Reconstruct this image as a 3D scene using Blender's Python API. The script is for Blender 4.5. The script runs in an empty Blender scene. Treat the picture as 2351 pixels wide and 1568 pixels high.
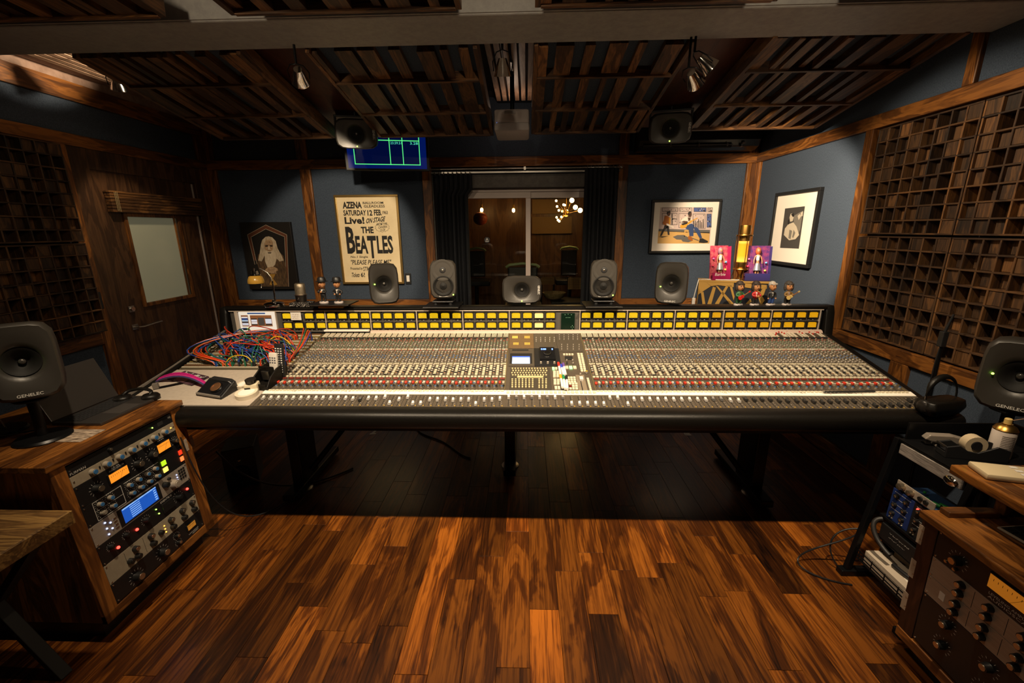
import bpy, bmesh, math, random
from mathutils import Matrix, Vector
random.seed(7)
R = math.radians
SC = bpy.context.scene
COL = SC.collection
# ------------------------------------------------------------------ camera
F, YAW, PIT, ROL = 978.27, .033758, .256898, -.00895
CAM = Vector((0, 0, 1.6))
_f = Vector((-math.sin(YAW)*math.cos(PIT), math.cos(YAW)*math.cos(PIT), -math.sin(PIT)))
_r0 = Vector((math.cos(YAW), math.sin(YAW), 0)); _u0 = _r0.cross(_f)
_r = _r0*math.cos(ROL)+_u0*math.sin(ROL); _u = _u0*math.cos(ROL)-_r0*math.sin(ROL)
cd = bpy.data.cameras.new('camera'); cam = bpy.data.objects.new('camera', cd); COL.objects.link(cam)
cd.sensor_width = 36; cd.sensor_fit = 'HORIZONTAL'; cd.lens = F/2351*36; cd.clip_start = .02
cam.matrix_world = Matrix(((_r.x, _u.x, -_f.x, 0), (_r.y, _u.y, -_f.y, 0), (_r.z, _u.z, -_f.z, 1.6), (0, 0, 0, 1)))
SC.camera = cam
SC.view_settings.view_transform = 'Standard'; SC.view_settings.look = 'None'
SC.view_settings.exposure = 0; SC.view_settings.gamma = 1
SC.cycles.use_denoising = True; SC.cycles.max_bounces = 5; SC.cycles.diffuse_bounces = 3; SC.cycles.glossy_bounces = 3; SC.cycles.adaptive_threshold = .02; SC.cycles.sample_clamp_indirect = 3
W = bpy.data.worlds.new('world'); SC.world = W; W.use_nodes = True
W.node_tree.nodes['Background'].inputs[0].default_value = (0, 0, 0, 1)
W.node_tree.nodes['Background'].inputs[1].default_value = 0
WARM = (1, .79, .54)
def lamp(kind, name, loc, energy, target=None, size=.04, angle=60, blend=.3, col=WARM):
    d = bpy.data.lights.new(name, kind); o = bpy.data.objects.new(name, d); COL.objects.link(o)
    d.energy = energy; d.color = col; o.location = loc
    if kind == 'AREA': d.size = size
    else: d.shadow_soft_size = size
    if kind == 'SPOT': d.spot_size = R(angle); d.spot_blend = blend
    if target is not None: o.rotation_euler = (Vector(target)-Vector(loc)).to_track_quat('-Z', 'Y').to_euler()
    return o
# ceiling lamps in the gaps between the ceiling panels above the engineer's seat
for x, e in ((-1.29, 170), (-.105, 205), (1.09, 190)):
    lamp('SPOT', 'ceiling_lamp_offscreen', (x, 1.2, 2.465), e, (x*.80, 2.28, .8), .025, 98, .9)
    lamp('POINT', 'ceiling_lamp_spill_offscreen', (x, 1.2, 2.465), 11, None, .025)
# track lamps washing the back wall and the side walls
TRACK = [((-1.168, 2.45, 2.343), (-1.86, 4.4, 1.38), 135, 44), ((-.117, 2.45, 2.34), (-.12, 2.9, .9), 14, 60),
         ((.868, 2.45, 2.30), (2.2, 3.95, 1.42), 270, 54), ((.911, 2.36, 2.336), (2.2, 2.45, 1.35), 45, 85),
         ((-2.63, 3.0, 2.48), (-3.1, 3.65, 1.0), 24, 62)]
for p, t, e, a in TRACK: lamp('SPOT', 'track_spot', p, e, t, .03, a, .35)

def ray(px, py): return _f+_r*((px-1175.5)/F)-_u*((py-784)/F)
def at(px, py, ax, v):
    d = ray(px, py); return CAM+d*((v-CAM[ax])/d[ax])
def atp(px, py, p, n):
    d = ray(px, py); n = Vector(n); return CAM+d*(((Vector(p)-CAM).dot(n))/d.dot(n))
# ------------------------------------------------------------------ materials
MATS = {}
def nt(name):
    m = bpy.data.materials.new(name); m.use_nodes = True; t = m.node_tree
    return m, t, t.nodes['Principled BSDF']
def mat(name, col=(.5, .5, .5), rough=.5, metal=0, emit=None, es=1, spec=.5, trans=0, coat=0):
    if name in MATS: return MATS[name]
    m, t, b = nt(name)
    b.inputs['Base Color'].default_value = (*col, 1); b.inputs['Roughness'].default_value = rough
    b.inputs['Metallic'].default_value = metal; b.inputs['Specular IOR Level'].default_value = spec
    b.inputs['Transmission Weight'].default_value = trans; b.inputs['Coat Weight'].default_value = coat
    if emit: b.inputs['Emission Color'].default_value = (*emit, 1); b.inputs['Emission Strength'].default_value = es; m.cycles.emission_sampling = 'NONE'
    MATS[name] = m; return m
def N(t, kind, **kw):
    n = t.nodes.new(kind)
    for k, v in kw.items():
        if k in n.inputs.keys(): n.inputs[k].default_value = v
        else: setattr(n, k, v)
    return n
def ramp(t, stops):
    n = t.nodes.new('ShaderNodeValToRGB'); e = n.color_ramp.elements
    while len(e) < len(stops): e.new(.5)
    for q, (p, c) in zip(e, stops): q.position = p; q.color = (*c, 1)
    return n
def wood(name, cols, axis=1, grain=1., rough=.4, vary=.5, swirl=1.5, coat=0, bump=.15, fig=9, ring=.09, fine=.45):
    """wood with the grain along the object's axis; every object gets its own cut and tone"""
    if name in MATS: return MATS[name]
    m, t, b = nt(name); L = t.links.new
    tc = N(t, 'ShaderNodeTexCoord'); oi = N(t, 'ShaderNodeObjectInfo')
    mu = N(t, 'ShaderNodeVectorMath', operation='SCALE'); mu.inputs[0].default_value = (37, 53, 71); L(oi.outputs['Random'], mu.inputs['Scale'])
    ad = N(t, 'ShaderNodeVectorMath', operation='ADD'); L(tc.outputs['Object'], ad.inputs[0]); L(mu.outputs[0], ad.inputs[1])
    def mp(a, c):
        q = N(t, 'ShaderNodeMapping'); s = [a*grain]*3; s[axis] = c*grain; q.inputs['Scale'].default_value = s; L(ad.outputs[0], q.inputs[0]); return q
    n1 = N(t, 'ShaderNodeTexNoise', Scale=1., Detail=5., Roughness=.55, Distortion=swirl); L(mp(fig, fig*.16).outputs[0], n1.inputs['Vector'])
    # annual rings: sine of the swirl field
    rg = N(t, 'ShaderNodeMath', operation='MULTIPLY'); rg.inputs[1].default_value = 38; L(n1.outputs['Fac'], rg.inputs[0])
    sn = N(t, 'ShaderNodeMath', operation='SINE'); L(rg.outputs[0], sn.inputs[0])
    n2 = N(t, 'ShaderNodeTexNoise', Scale=1., Detail=3., Roughness=.6); L(mp(110, 4).outputs[0], n2.inputs['Vector'])
    a1 = N(t, 'ShaderNodeMath', operation='MULTIPLY_ADD'); a1.inputs[1].default_value = ring; L(sn.outputs[0], a1.inputs[0]); L(n1.outputs['Fac'], a1.inputs[2])
    a2 = N(t, 'ShaderNodeMath', operation='MULTIPLY_ADD'); a2.inputs[1].default_value = fine; L(n2.outputs['Fac'], a2.inputs[0]); L(a1.outputs[0], a2.inputs[2])
    cr = ramp(t, [(.225+fine*.5, cols[0]), (.455+fine*.5, cols[1]), (.675+fine*.5, cols[2])]); L(a2.outputs[0], cr.inputs[0])
    rv = ramp(t, [(0, (1-vary,)*3), (.55, (1, 1, 1)), (.82, (1+vary*.5,)*3), (1, (1+vary*1.9, 1+vary*1.7, 1+vary*1.3))]); L(oi.outputs['Random'], rv.inputs[0])
    mx = N(t, 'ShaderNodeMix', data_type='RGBA', blend_type='MULTIPLY'); mx.inputs[0].default_value = 1
    L(cr.outputs[0], mx.inputs[6]); L(rv.outputs[0], mx.inputs[7]); L(mx.outputs[2], b.inputs['Base Color'])
    bp = N(t, 'ShaderNodeBump', Strength=bump, Distance=.002); L(n2.outputs['Fac'], bp.inputs['Height']); L(bp.outputs[0], b.inputs['Normal'])
    b.inputs['Roughness'].default_value = rough; b.inputs['Coat Weight'].default_value = coat; b.inputs['Coat Roughness'].default_value = .15
    MATS[name] = m; return m
def noisy(name, c0, c1, scale=60, rough=.6, metal=0, stretch=(1, 1, 1), bump=0, lo=.35, hi=.65, coat=0, detail=3.):
    if name in MATS: return MATS[name]
    m, t, b = nt(name); L = t.links.new
    tc = N(t, 'ShaderNodeTexCoord'); q = N(t, 'ShaderNodeMapping'); q.inputs['Scale'].default_value = stretch; L(tc.outputs['Object'], q.inputs[0])
    n = N(t, 'ShaderNodeTexNoise', Scale=float(scale), Detail=detail, Roughness=.65); L(q.outputs[0], n.inputs['Vector'])
    cr = ramp(t, [(lo, c0), (hi, c1)]); L(n.outputs['Fac'], cr.inputs[0]); L(cr.outputs[0], b.inputs['Base Color'])
    b.inputs['Roughness'].default_value = rough; b.inputs['Metallic'].default_value = metal; b.inputs['Coat Weight'].default_value = coat
    if bump:
        bp = N(t, 'ShaderNodeBump', Strength=bump, Distance=.002); L(n.outputs['Fac'], bp.inputs['Height']); L(bp.outputs[0], b.inputs['Normal'])
    MATS[name] = m; return m
def glass(name, col=(1, 1, 1), rough=0., alpha=.12):
    """thin pane: mostly clear, mirror-like at grazing angles"""
    if name in MATS: return MATS[name]
    m, t, b = nt(name); L = t.links.new
    g = N(t, 'ShaderNodeBsdfGlossy', Roughness=rough); tr = N(t, 'ShaderNodeBsdfTransparent'); tr.inputs[0].default_value = (*col, 1)
    fr = N(t, 'ShaderNodeFresnel', IOR=1.5); mx = N(t, 'ShaderNodeMixShader')
    L(fr.outputs[0], mx.inputs[0]); L(tr.outputs[0], mx.inputs[1]); L(g.outputs[0], mx.inputs[2])
    L(mx.outputs[0], t.nodes['Material Output'].inputs['Surface']); MATS[name] = m; return m
WAL = [(.034, .011, .0035), (.125, .044, .0095), (.29, .108, .021)]
M_FLOOR = wood('walnut_floor', [(.012, .0030, .0007), (.070, .0185, .0022), (.20, .061, .0065)], 1, 1., .34, .62, 1.9, .12, .1, 6.5, .045, .7)
M_TRIMZ = wood('walnut_upright', WAL, 2, 1., .42, .2)
M_TRIMX = wood('walnut_cross', WAL, 0, 1., .42, .2)
M_TRIMY = wood('walnut_long', WAL, 1, 1., .42, .2)
DW = [(.014, .006, .0025), (.052, .023, .008), (.125, .056, .017)]
M_DIFF = wood('old_diffuser_wood', DW, 2, 1.5, .65, .6, 1., 0, .4)
M_CEILW = wood('smoked_walnut_slat', [(.014, .006, .0025), (.068, .029, .0105), (.185, .082, .026)], 1, 1.3, .5, .35)
M_MAHOG = wood('mahogany_board', [(.035, .008, .004), (.06, .014, .006), (.09, .024, .010)], 1, 1., .45, .1)
M_DOOR = wood('dark_oak_veneer', [(.022, .010, .005), (.055, .024, .010), (.11, .05, .02)], 2, .8, .45, .1)
M_FAB = noisy('slate_blue_fabric', (.028, .042, .067), (.060, .083, .122), 260, .95, 0, (1, 1, .5), .5)
M_PLASTER = noisy('grey_paint', (.27, .26, .25), (.33, .32, .30), 30, .5, 0, (1, 1, 1), .05)
M_PINK = noisy('bare_plaster', (.24, .15, .11), (.40, .27, .21), 9, .7, 0, (1, 1, 1), .1)
M_BLACK = mat('black_plastic', (.012, .012, .013), .42)
M_BLKM = mat('black_metal', (.010, .010, .011), .35, .6)
M_LEATHER = noisy('black_leather', (.004, .0034, .0028), (.007, .006, .005), 300, .38, 0, (1, 1, 1), .3)
M_LEATHER.node_tree.nodes['Principled BSDF'].inputs['Specular IOR Level'].default_value = .28
M_CHROME = mat('chrome', (.75, .72, .68), .12, 1)
M_STEEL = mat('brushed_steel', (.5, .47, .43), .32, 1)
M_BRASS = mat('aged_brass', (.42, .24, .06), .32, 1)
M_WHITE = mat('white_card', (.78, .74, .68), .6)
M_CREAM = mat('cream_plastic', (.62, .55, .40), .45)
M_INK = mat('black_ink', (.01, .009, .008), .7)
M_GREENLED = mat('green_led', (.2, .6, .05), .4, 0, (.45, 1, .08), 6)
M_REDLED = mat('red_led', (.6, .05, .03), .4, 0, (1, .03, .02), 7)
M_AMBER = mat('amber_meter_glow', (.5, .2, .02), .5, 0, (1, .30, .02), .85)
M_LIT = mat('white_print_ink', (.6, .58, .54), .6)
# ------------------------------------------------------------------ mesh builder
class MB:
    def __init__(s, M=None): s.v = []; s.f = []; s.mi = []; s.M = M or Matrix()
    def add(s, vs, fs, mi=0, M=None):
        o = len(s.v); T = s.M @ M if M else s.M
        s.v += [tuple(T @ Vector(p)) for p in vs]; s.f += [tuple(i+o for i in q) for q in fs]; s.mi += [mi]*len(fs); return s
    def box(s, x0, x1, y0, y1, z0, z1, mi=0, M=None):
        return s.add([(x0, y0, z0), (x1, y0, z0), (x1, y1, z0), (x0, y1, z0), (x0, y0, z1), (x1, y0, z1), (x1, y1, z1), (x0, y1, z1)],
                     [(0, 3, 2, 1), (4, 5, 6, 7), (0, 1, 5, 4), (1, 2, 6, 5), (2, 3, 7, 6), (3, 0, 4, 7)], mi, M)
    def cbox(s, c, d, mi=0, M=None):
        return s.box(c[0]-d[0]/2, c[0]+d[0]/2, c[1]-d[1]/2, c[1]+d[1]/2, c[2]-d[2]/2, c[2]+d[2]/2, mi, M)
    def lathe(s, prof, n=16, mi=0, M=None, sx=1, sy=1):
        vs = []; fs = []; k = len(prof)
        for i in range(n):
            a = 2*math.pi*i/n; c, d = math.cos(a)*sx, math.sin(a)*sy
            vs += [(r*c, r*d, z) for r, z in prof]
        for i in range(n):
            j = (i+1) % n
            for q in range(k-1): fs.append((i*k+q, j*k+q, j*k+q+1, i*k+q+1))
        if prof[0][0] > 1e-6: fs.append(tuple(i*k for i in range(n))[::-1])
        if prof[-1][0] > 1e-6: fs.append(tuple(i*k+k-1 for i in range(n)))
        return s.add(vs, fs, mi, M)
    def cyl(s, p0, p1, r0, r1=None, n=12, mi=0):
        p0, p1 = Vector(p0), Vector(p1); d = p1-p0
        M = Matrix.Translation(p0) @ d.to_track_quat('Z', 'Y').to_matrix().to_4x4()
        return s.lathe([(r0, 0), (r0 if r1 is None else r1, d.length)], n, mi, M)
    def ball(s, c, r, n=10, mi=0, sx=1, sy=1, sz=1, M=None):
        k = max(4, n//2+1); pr = [(max(1e-7, r*math.sin(math.pi*i/k)), -r*math.cos(math.pi*i/k)*sz) for i in range(k+1)]
        T = Matrix.Translation(c) if M is None else Matrix.Translation(c) @ M
        return s.lathe(pr, n, mi, T, sx, sy)
    def tube(s, pts, r, n=6, mi=0, close=True):
        pts = [Vector(p) for p in pts]; vs = []; fs = []; up = Vector((.13, .21, .97)); m = len(pts)
        for i, p in enumerate(pts):
            d = (pts[min(i+1, m-1)]-pts[max(i-1, 0)]).normalized()
            a = d.cross(up)
            if a.length < .05: a = d.cross(Vector((1, 0, 0)))
            a.normalize(); b = d.cross(a); rr = r[i] if isinstance(r, (list, tuple)) else r
            vs += [p+(a*math.cos(2*math.pi*q/n)+b*math.sin(2*math.pi*q/n))*rr for q in range(n)]
        for i in range(m-1):
            for q in range(n):
                w = (q+1) % n; fs.append((i*n+q, i*n+w, (i+1)*n+w, (i+1)*n+q))
        if close: fs += [tuple(range(n))[::-1], tuple((m-1)*n+q for q in range(n))]
        return s.add(vs, fs, mi)
    def prism(s, poly, d0, d1, M=None, mi=0):
        """polygon in local x,y pushed from z=d0 to z=d1"""
        n = len(poly); vs = [(x, y, d0) for x, y in poly]+[(x, y, d1) for x, y in poly]
        fs = [tuple(range(n))[::-1], tuple(range(n, 2*n))]+[(i, (i+1) % n, n+(i+1) % n, n+i) for i in range(n)]
        return s.add(vs, fs, mi, M)
    def poly(s, pts, mi=0): return s.add(pts, [tuple(range(len(pts)))], mi)
    def mesh(s, name, mats, smooth=0, bevel=0, seg=2):
        me = bpy.data.meshes.new(name); me.from_pydata(s.v, [], s.f)
        for m in (mats if isinstance(mats, (list, tuple)) else [mats]): me.materials.append(m)
        if any(s.mi): me.polygons.foreach_set('material_index', s.mi)
        if bevel or smooth:
            bm = bmesh.new(); bm.from_mesh(me)
            if bevel:
                ed = [e for e in bm.edges if len(e.link_faces) == 2 and e.calc_face_angle(0) > .5]
                bmesh.ops.bevel(bm, geom=ed, offset=bevel, segments=seg, profile=.5, affect='EDGES', clamp_overlap=True)
            if smooth:
                for f in bm.faces: f.smooth = True
                for e in bm.edges: e.smooth = not (len(e.link_faces) == 2 and e.calc_face_angle(0) > R(smooth))
            bm.to_mesh(me); bm.free()
        me.update(); return me
    def build(s, name, mats, parent=None, smooth=0, bevel=0, seg=2):
        return link(name, s.mesh(name, mats, smooth, bevel, seg), parent)
def link(name, me, parent=None, M=None):
    o = bpy.data.objects.new(name, me); COL.objects.link(o)
    if parent: o.parent = parent
    if M is not None: o.matrix_local = M
    return o
def tag(o, label, cat, group=None):
    o['label'] = label; o['category'] = cat
    if group: o['group'] = group
    return o
def thing(name, label, cat, M=None, group=None):
    o = bpy.data.objects.new(name, None); COL.objects.link(o); o.empty_display_size = .05
    if M is not None: o.matrix_world = M if isinstance(M, Matrix) else Matrix.Translation(M)
    return tag(o, label, cat, group)
def struct(o): o['kind'] = 'structure'; return o
def stuff(o): o['kind'] = 'stuff'; return o
def bx(name, d, m, parent=None, bevel=0, smooth=0):
    return MB().box(*d).build(name, m, parent, smooth, bevel)
def frameM(o, u, v, w):
    """matrix whose local x,y,z run along u,v,w"""
    return Matrix(((u[0], v[0], w[0], o[0]), (u[1], v[1], w[1], o[1]), (u[2], v[2], w[2], o[2]), (0, 0, 0, 1)))
_TX = {}
def text_geo(sx, bold=0):
    key = (sx, bold)
    if key not in _TX:
        cu = bpy.data.curves.new('t', 'FONT'); cu.body = sx; cu.resolution_u = 2; cu.offset = bold
        ob = bpy.data.objects.new('t', cu)
        me = bpy.data.meshes.new_from_object(ob)
        vs = [tuple(v.co) for v in me.vertices]; fs = [tuple(p.vertices) for p in me.polygons]
        bpy.data.objects.remove(ob); bpy.data.curves.remove(cu); bpy.data.meshes.remove(me)
        x0 = min(v[0] for v in vs); x1 = max(v[0] for v in vs); y0 = min(v[1] for v in vs); y1 = max(v[1] for v in vs)
        _TX[key] = ([((v[0]-x0)/(x1-x0), (v[1]-y0)/(y1-y0)) for v in vs], fs)
    return _TX[key]
def write(mb, sx, x0, x1, y0, y1, z=0, M=None, mi=0, bold=0, shear=0, rise=0):
    """flat lettering fitted into the box x0..x1, y0..y1 of the local plane"""
    vs, fs = text_geo(sx, bold); w, h = x1-x0, y1-y0
    mb.add([(x0+a*w+shear*b*h, y0+b*h+rise*a*w, z) for a, b in vs], fs, mi, M)
def scrawl(mb, x0, x1, y0, y1, z=0, M=None, mi=0, seed=1):
    """illegible handwriting: a thin up-and-down ribbon broken into words"""
    rg = random.Random(seed); h = y1-y0; x = x0; w = max(h*.10, .0004)
    while x < x1-h*.3:
        xe = min(x1, x+h*rg.uniform(1.2, 2.6)); pts = []
        while x < xe: pts.append((x, y0+h*rg.choice((0, .1, .55, .6, 1.)))); x += h*rg.uniform(.18, .35)
        for (a, b), (c, d) in zip(pts, pts[1:]):
            n = Vector((b-d, c-a)).normalized()*w; mb.add([(a-n.x, b-n.y, z), (c-n.x, d-n.y, z), (c+n.x, d+n.y, z), (a+n.x, b+n.y, z)], [(0, 1, 2, 3)], mi, M)
        x = xe+h*.45
def clone(o, parent=None, M=None):
    c = o.copy(); COL.objects.link(c); c.parent = parent
    if M is not None: c.matrix_local = M
    for ch in o.children: clone(ch, c, ch.matrix_local.copy())
    return c
# ------------------------------------------------------------------ room shell
XL, XR, YB, YF, ZC = -3.16, 2.2, 4.42, -1.0, 2.8
floor = struct(bx('floor', (XL-.1, XR+.1, YF, YB+.1, -.06, -.012), mat('subfloor', (.012, .006, .003), .8)))
pw = .127; rng = random.Random(3)
plank_mesh = {}
def plank(x, y0, L):
    q = round(L, 3)
    if q not in plank_mesh:
        plank_mesh[q] = MB().box(-pw/2+.0006, pw/2-.0006, 0, q-.0012, -.012, 0).mesh('plank', M_FLOOR, 0, .0008, 1)
    link('plank', plank_mesh[q], floor, Matrix.Translation((x, y0, 0)))
far = []
for i in range(int((XR-XL)/pw)+1):
    x = XL+pw*(i+.5)
    if x+pw/2 > XR: break
    y = .62-rng.random()*.6
    while y < YB-.002:
        L = rng.choice((.36, .45, .54, .63, .75, .9, 1.1))
        if y+L > YB: L = round(YB-y, 3)
        if L > .03 and y+L > .62: plank(x, max(y, -9), L)
        y += L
ceil = struct(bx('ceiling', (XL-.1, XR+.1, YF, YB+.1, ZC, ZC+.1), mat('ceiling_black_paint', (.02, .015, .012), .8)))  # near-black base colour puts the shade above the hung panels into the ceiling
wb = MB()   # back wall around the window opening
WX0, WX1, WZ0, WZ1 = -.90, .87, .56, 2.12
wb.box(XL-.1, WX0, YB+.03, YB+.13, 0, ZC).box(WX1, XR+.1, YB+.03, YB+.13, 0, ZC).box(WX0, WX1, YB+.03, YB+.13, 0, WZ0).box(WX0, WX1, YB+.03, YB+.13, WZ1, ZC)
M_WALL = mat('wall_board', (.02, .02, .022), .8)
wall_back = struct(wb.build('wall_back', M_WALL))
wall_left = struct(bx('wall_left', (XL-.15, XL-.03, YF, YB+.13, 0, ZC), M_WALL))
wall_right = struct(bx('wall_right', (XR+.13, XR+.25, YF, YB+.13, 0, ZC), M_WALL))
wall_front = struct(bx('wall_front', (XL-.1, XR+.25, YF-.1, YF, 0, ZC), mat('dim_rear_wall', (.05, .03, .02), .8)))
def fab(parent, d, m=None): return bx('fabric_panel', d, m or M_FAB, parent, .006)
def rail(parent, d, m, name='wood_rail'): return bx(name, d, m, parent, .004)
# back wall: studs, rails, fabric
ST = [(XL, -3.06), (-2.221, -2.117), (-1.013, -.923), (.89, .981), (2.103, XR)]
y0, y1 = YB-.02, YB+.03
for a, b in ST: rail(wall_back, (a, b, y0, y1, .0, 2.19), M_TRIMZ, 'wood_stud')
rail(wall_back, (XL, XR, y0, y1, 2.19, 2.279), M_TRIMX)
for (a, b), (c, d) in zip(ST, ST[1:]):
    if a != -1.013: rail(wall_back, (b, c, y0, y1, .80, .90), M_TRIMX)
for (a, b), (c, d) in ((ST[0], ST[1]), (ST[1], ST[2]), (ST[3], ST[4])):
    fab(wall_back, (b, c, YB, y1, .90, 2.19)); fab(wall_back, (b, c, YB, y1, .1, .80))
for a, b in (ST[0], (-2.235, -2.131), (.89, .981), ST[4]): rail(wall_back, (a, b, y0, y1, 2.279, ZC), M_TRIMZ, 'wood_stud')
for a, b in ((-3.06, -2.235), (-2.131, .89), (.981, 2.103)): fab(wall_back, (a, b, YB, y1, 2.279, ZC))
rail(wall_back, (XL, XR, y0-.0, y1, 0, .1), M_TRIMX, 'skirting_board')
# right wall: the picture bay is fabric, the rest carries wooden diffusers
x0, x1 = XR, XR+.13
rail(wall_right, (XR-.02, x1, YF, YB-.02, 2.19, 2.271), M_TRIMY)
rail(wall_right, (XR-.02, x1, YF, YB-.02, .825, .902), M_TRIMY)
rail(wall_right, (XR-.02, x1, YF, YB-.02, 0, .1), M_TRIMY, 'skirting_board')
rail(wall_right, (XR-.02, x1, 2.992, 3.056, .902, 2.19), M_TRIMZ, 'wood_stud')
rail(wall_right, (XR-.02, x1, 4.33, YB-.02, .902, 2.19), M_TRIMZ, 'wood_stud')
rail(wall_right, (XR-.02, x1, 2.40, 2.461, 2.271, ZC), M_TRIMZ, 'wood_stud')
rail(wall_right, (XR-.02, x1, 2.39, 2.51, .1, .825), M_TRIMZ, 'wood_stud')
fab(wall_right, (x0, x1, 3.056, 4.33, .902, 2.19)); fab(wall_right, (x0, x1, 2.461, YB-.02, 2.271, ZC)); fab(wall_right, (x0, x1, YF, 2.40, 2.271, ZC))
fab(wall_right, (x0, x1, 2.51, YB-.02, .1, .825)); fab(wall_right, (x0, x1, YF, 2.39, .1, .825))
# left wall
x0, x1 = XL-.03, XL
rail(wall_left, (x0, XL+.02, YF, YB-.02, 2.188, 2.268), M_TRIMY)
rail(wall_left, (x0, XL+.02, YF, YB-.02, 2.49, 2.612), M_TRIMY)
rail(wall_left, (x0, XL+.02, YF, 2.975, .80, .892), M_TRIMY)
rail(wall_left, (x0, XL+.02, 2.975, 3.055, 0, 2.188), M_TRIMZ, 'wood_stud')
rail(wall_left, (x0, XL+.02, 4.30, YB-.02, 0, 2.188), M_TRIMZ, 'wood_stud')
rail(wall_left, (x0, XL+.02, 4.30, YB-.02, 2.268, 2.49), M_TRIMZ, 'wood_stud')
fab(wall_left, (x0, x1, YF, 4.30, 2.268, 2.49)); fab(wall_left, (x0, x1, YF, 2.975, .1, .80))
# ceiling above the left wall: bare plaster strip and a slatted vent, lit from behind the hanging panel
M_SLAT = wood('ceiling_vent_slat', [(.16, .09, .055), (.28, .17, .11), (.38, .25, .17)], 1, 1., .5, .1)
cv = struct(bx('trim_1', (-3.005, -2.0, 2.4, YB-.02, 2.68, 2.72), mat('vent_dark', (.03, .02, .015), .8)))
bx('plaster_soffit', (XL-.03, -3.005, 2.4, YB-.02, 2.672, 2.72), M_PINK, cv); bx('plaster_upstand', (XL-.03, XL-.004, 2.4, YB-.02, 2.612, 2.672), M_PINK, cv)
for k in range(7):
    bx('ceiling_slat', (-2.99+k*.062, -2.99+k*.062+.044, 2.4, 4.0, 2.64, 2.675), M_SLAT, cv)
lamp('SPOT', 'cove_lamp', (-2.15, 3.05, 2.52), 75, (-2.85, 2.98, 2.80), .03, 60, .6, (1, .78, .52))
# slatted ceiling in the gap between the two middle panels
cg = struct(bx('trim_2', (-.26, .06, 2.40, YB-.02, 2.74, 2.78), M_BLACK))
for k in range(6): bx('ceiling_slat', (-.25+k*.053, -.25+k*.053+.034, 2.4, 4.1, 2.68, 2.74), M_SLAT, cg)
lamp('POINT', 'ceiling_gap_lamp', (-.1, 3.9, 2.52), 1.1, None, .02, col=(1, .7, .5))
# dropped beam across the room
beam = struct(bx('trim_3', (XL, XR, 2.09, 2.39, 2.48, ZC), M_PLASTER, None, .008))
bx('beam_face', (XL, XR, 2.082, 2.0905, 2.486, ZC), M_PLASTER, beam)
# mahogany boards sloping between the outer panels
SL = math.tan(R(10.1))
def slope_z(y): return 2.277+(3.45-y)*SL
for a, b in ((-1.435, -1.105), (.84, 1.18)):
    m = MB(); zz = .115
    m.add([(a-.05, 2.39, slope_z(2.39)+zz), (b+.05, 2.39, slope_z(2.39)+zz), (b+.05, 3.7, slope_z(3.7)+zz+.02), (a-.05, 3.7, slope_z(3.7)+zz+.02),
           (a-.05, 2.39, slope_z(2.39)+zz+.03), (b+.05, 2.39, slope_z(2.39)+zz+.03), (b+.05, 3.7, slope_z(3.7)+zz+.05), (a-.05, 3.7, slope_z(3.7)+zz+.05)],
          [(0, 3, 2, 1), (4, 5, 6, 7), (0, 1, 5, 4), (1, 2, 6, 5), (2, 3, 7, 6), (3, 0, 4, 7)])
    struct(m.build('trim_4' if a < 0 else 'trim_5', M_MAHOG))
# ------------------------------------------------------------------ hanging ceiling diffusers
def ceiling_panel(x0, x1, yf, zf, secs, slope, label, seed):
    """panel hung below the ceiling; local x across, y from the far edge towards the camera, z up"""
    w = x1-x0; c, s = math.cos(slope), math.sin(slope)
    M = frameM((x0, yf, zf), (1, 0, 0), (0, -c, s), (0, s, c))
    t = thing('ceiling_diffuser', label, 'acoustic panel', M, 'slatted diffuser panels hung from the ceiling')
    Lt = sum(secs)+.02; rg = random.Random(seed)
    for q in (0, w-.022): bx('side_board', (q, q+.022, 0, Lt, 0, .085), M_CEILW, t, .002)
    bx('fabric_backing', (.022, w-.022, 0, Lt, .052, .07), M_FAB, t)
    y = 0
    for k, L in enumerate(secs):
        bx('cross_rail', (.022, w-.022, y, y+.018, -.004, .06), wood('rail_wood', [(.014, .006, .0025), (.068, .029, .0105), (.185, .082, .026)], 0, 1.3, .5, .35), t, .002)
        x = .022
        while x < w-.05:
            sw = rg.choice((.03, .04, .05, .06, .09)); gp = rg.choice((.025, .04, .055, .07, .085))
            sw = min(sw, w-.026-x); dz = rg.choice((0, 0, .006, .012))
            # trapezoid slat, wider at its face, with a bevelled end wedge
            m = MB(); b = .012
            m.prism([(x, dz), (x+sw, dz), (x+sw-b*.6, dz+.046), (x+b*.6, dz+.046)], 0, L-.02, Matrix(((1, 0, 0, 0), (0, 0, 1, y+.018), (0, 1, 0, .004), (0, 0, 0, 1))))
            m.build('slat', M_CEILW, t)
            x += sw+gp
        y += L
    return t
sec = [.365, .40, .29]
sl = R(10.1)
ceiling_panel(-2.312, -1.435, 3.455, 2.277, sec, sl, 'slatted wood and blue ceiling diffuser above the door side of the console', 11)
ceiling_panel(-1.105, -.24, 3.455, 2.277, sec, sl, 'slatted ceiling diffuser in front of the green-lined screen', 12)
ceiling_panel(.04, .83, 3.455, 2.283, sec, sl, 'slatted ceiling diffuser just right of the white projector', 13)
ceiling_panel(1.18, 2.09, 3.43, 2.285, sec, sl, 'slatted ceiling diffuser against the wall with the tall framed photo', 14)
for k, (a, b) in enumerate(((-3.1, -1.415), (-1.153, -.246), (.035, .943), (1.24, 2.15))):
    ceiling_panel(a, b, 1.905, 2.42, [.4, .4, .4, .4], R(3), ['ceiling diffuser in front of the grey beam, nearest the door wall', 'ceiling diffuser in front of the grey beam, second from the door wall',
                  'ceiling diffuser in front of the grey beam, third from the door wall', 'ceiling diffuser in front of the grey beam, farthest from the door wall'][k], 20+k)
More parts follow.
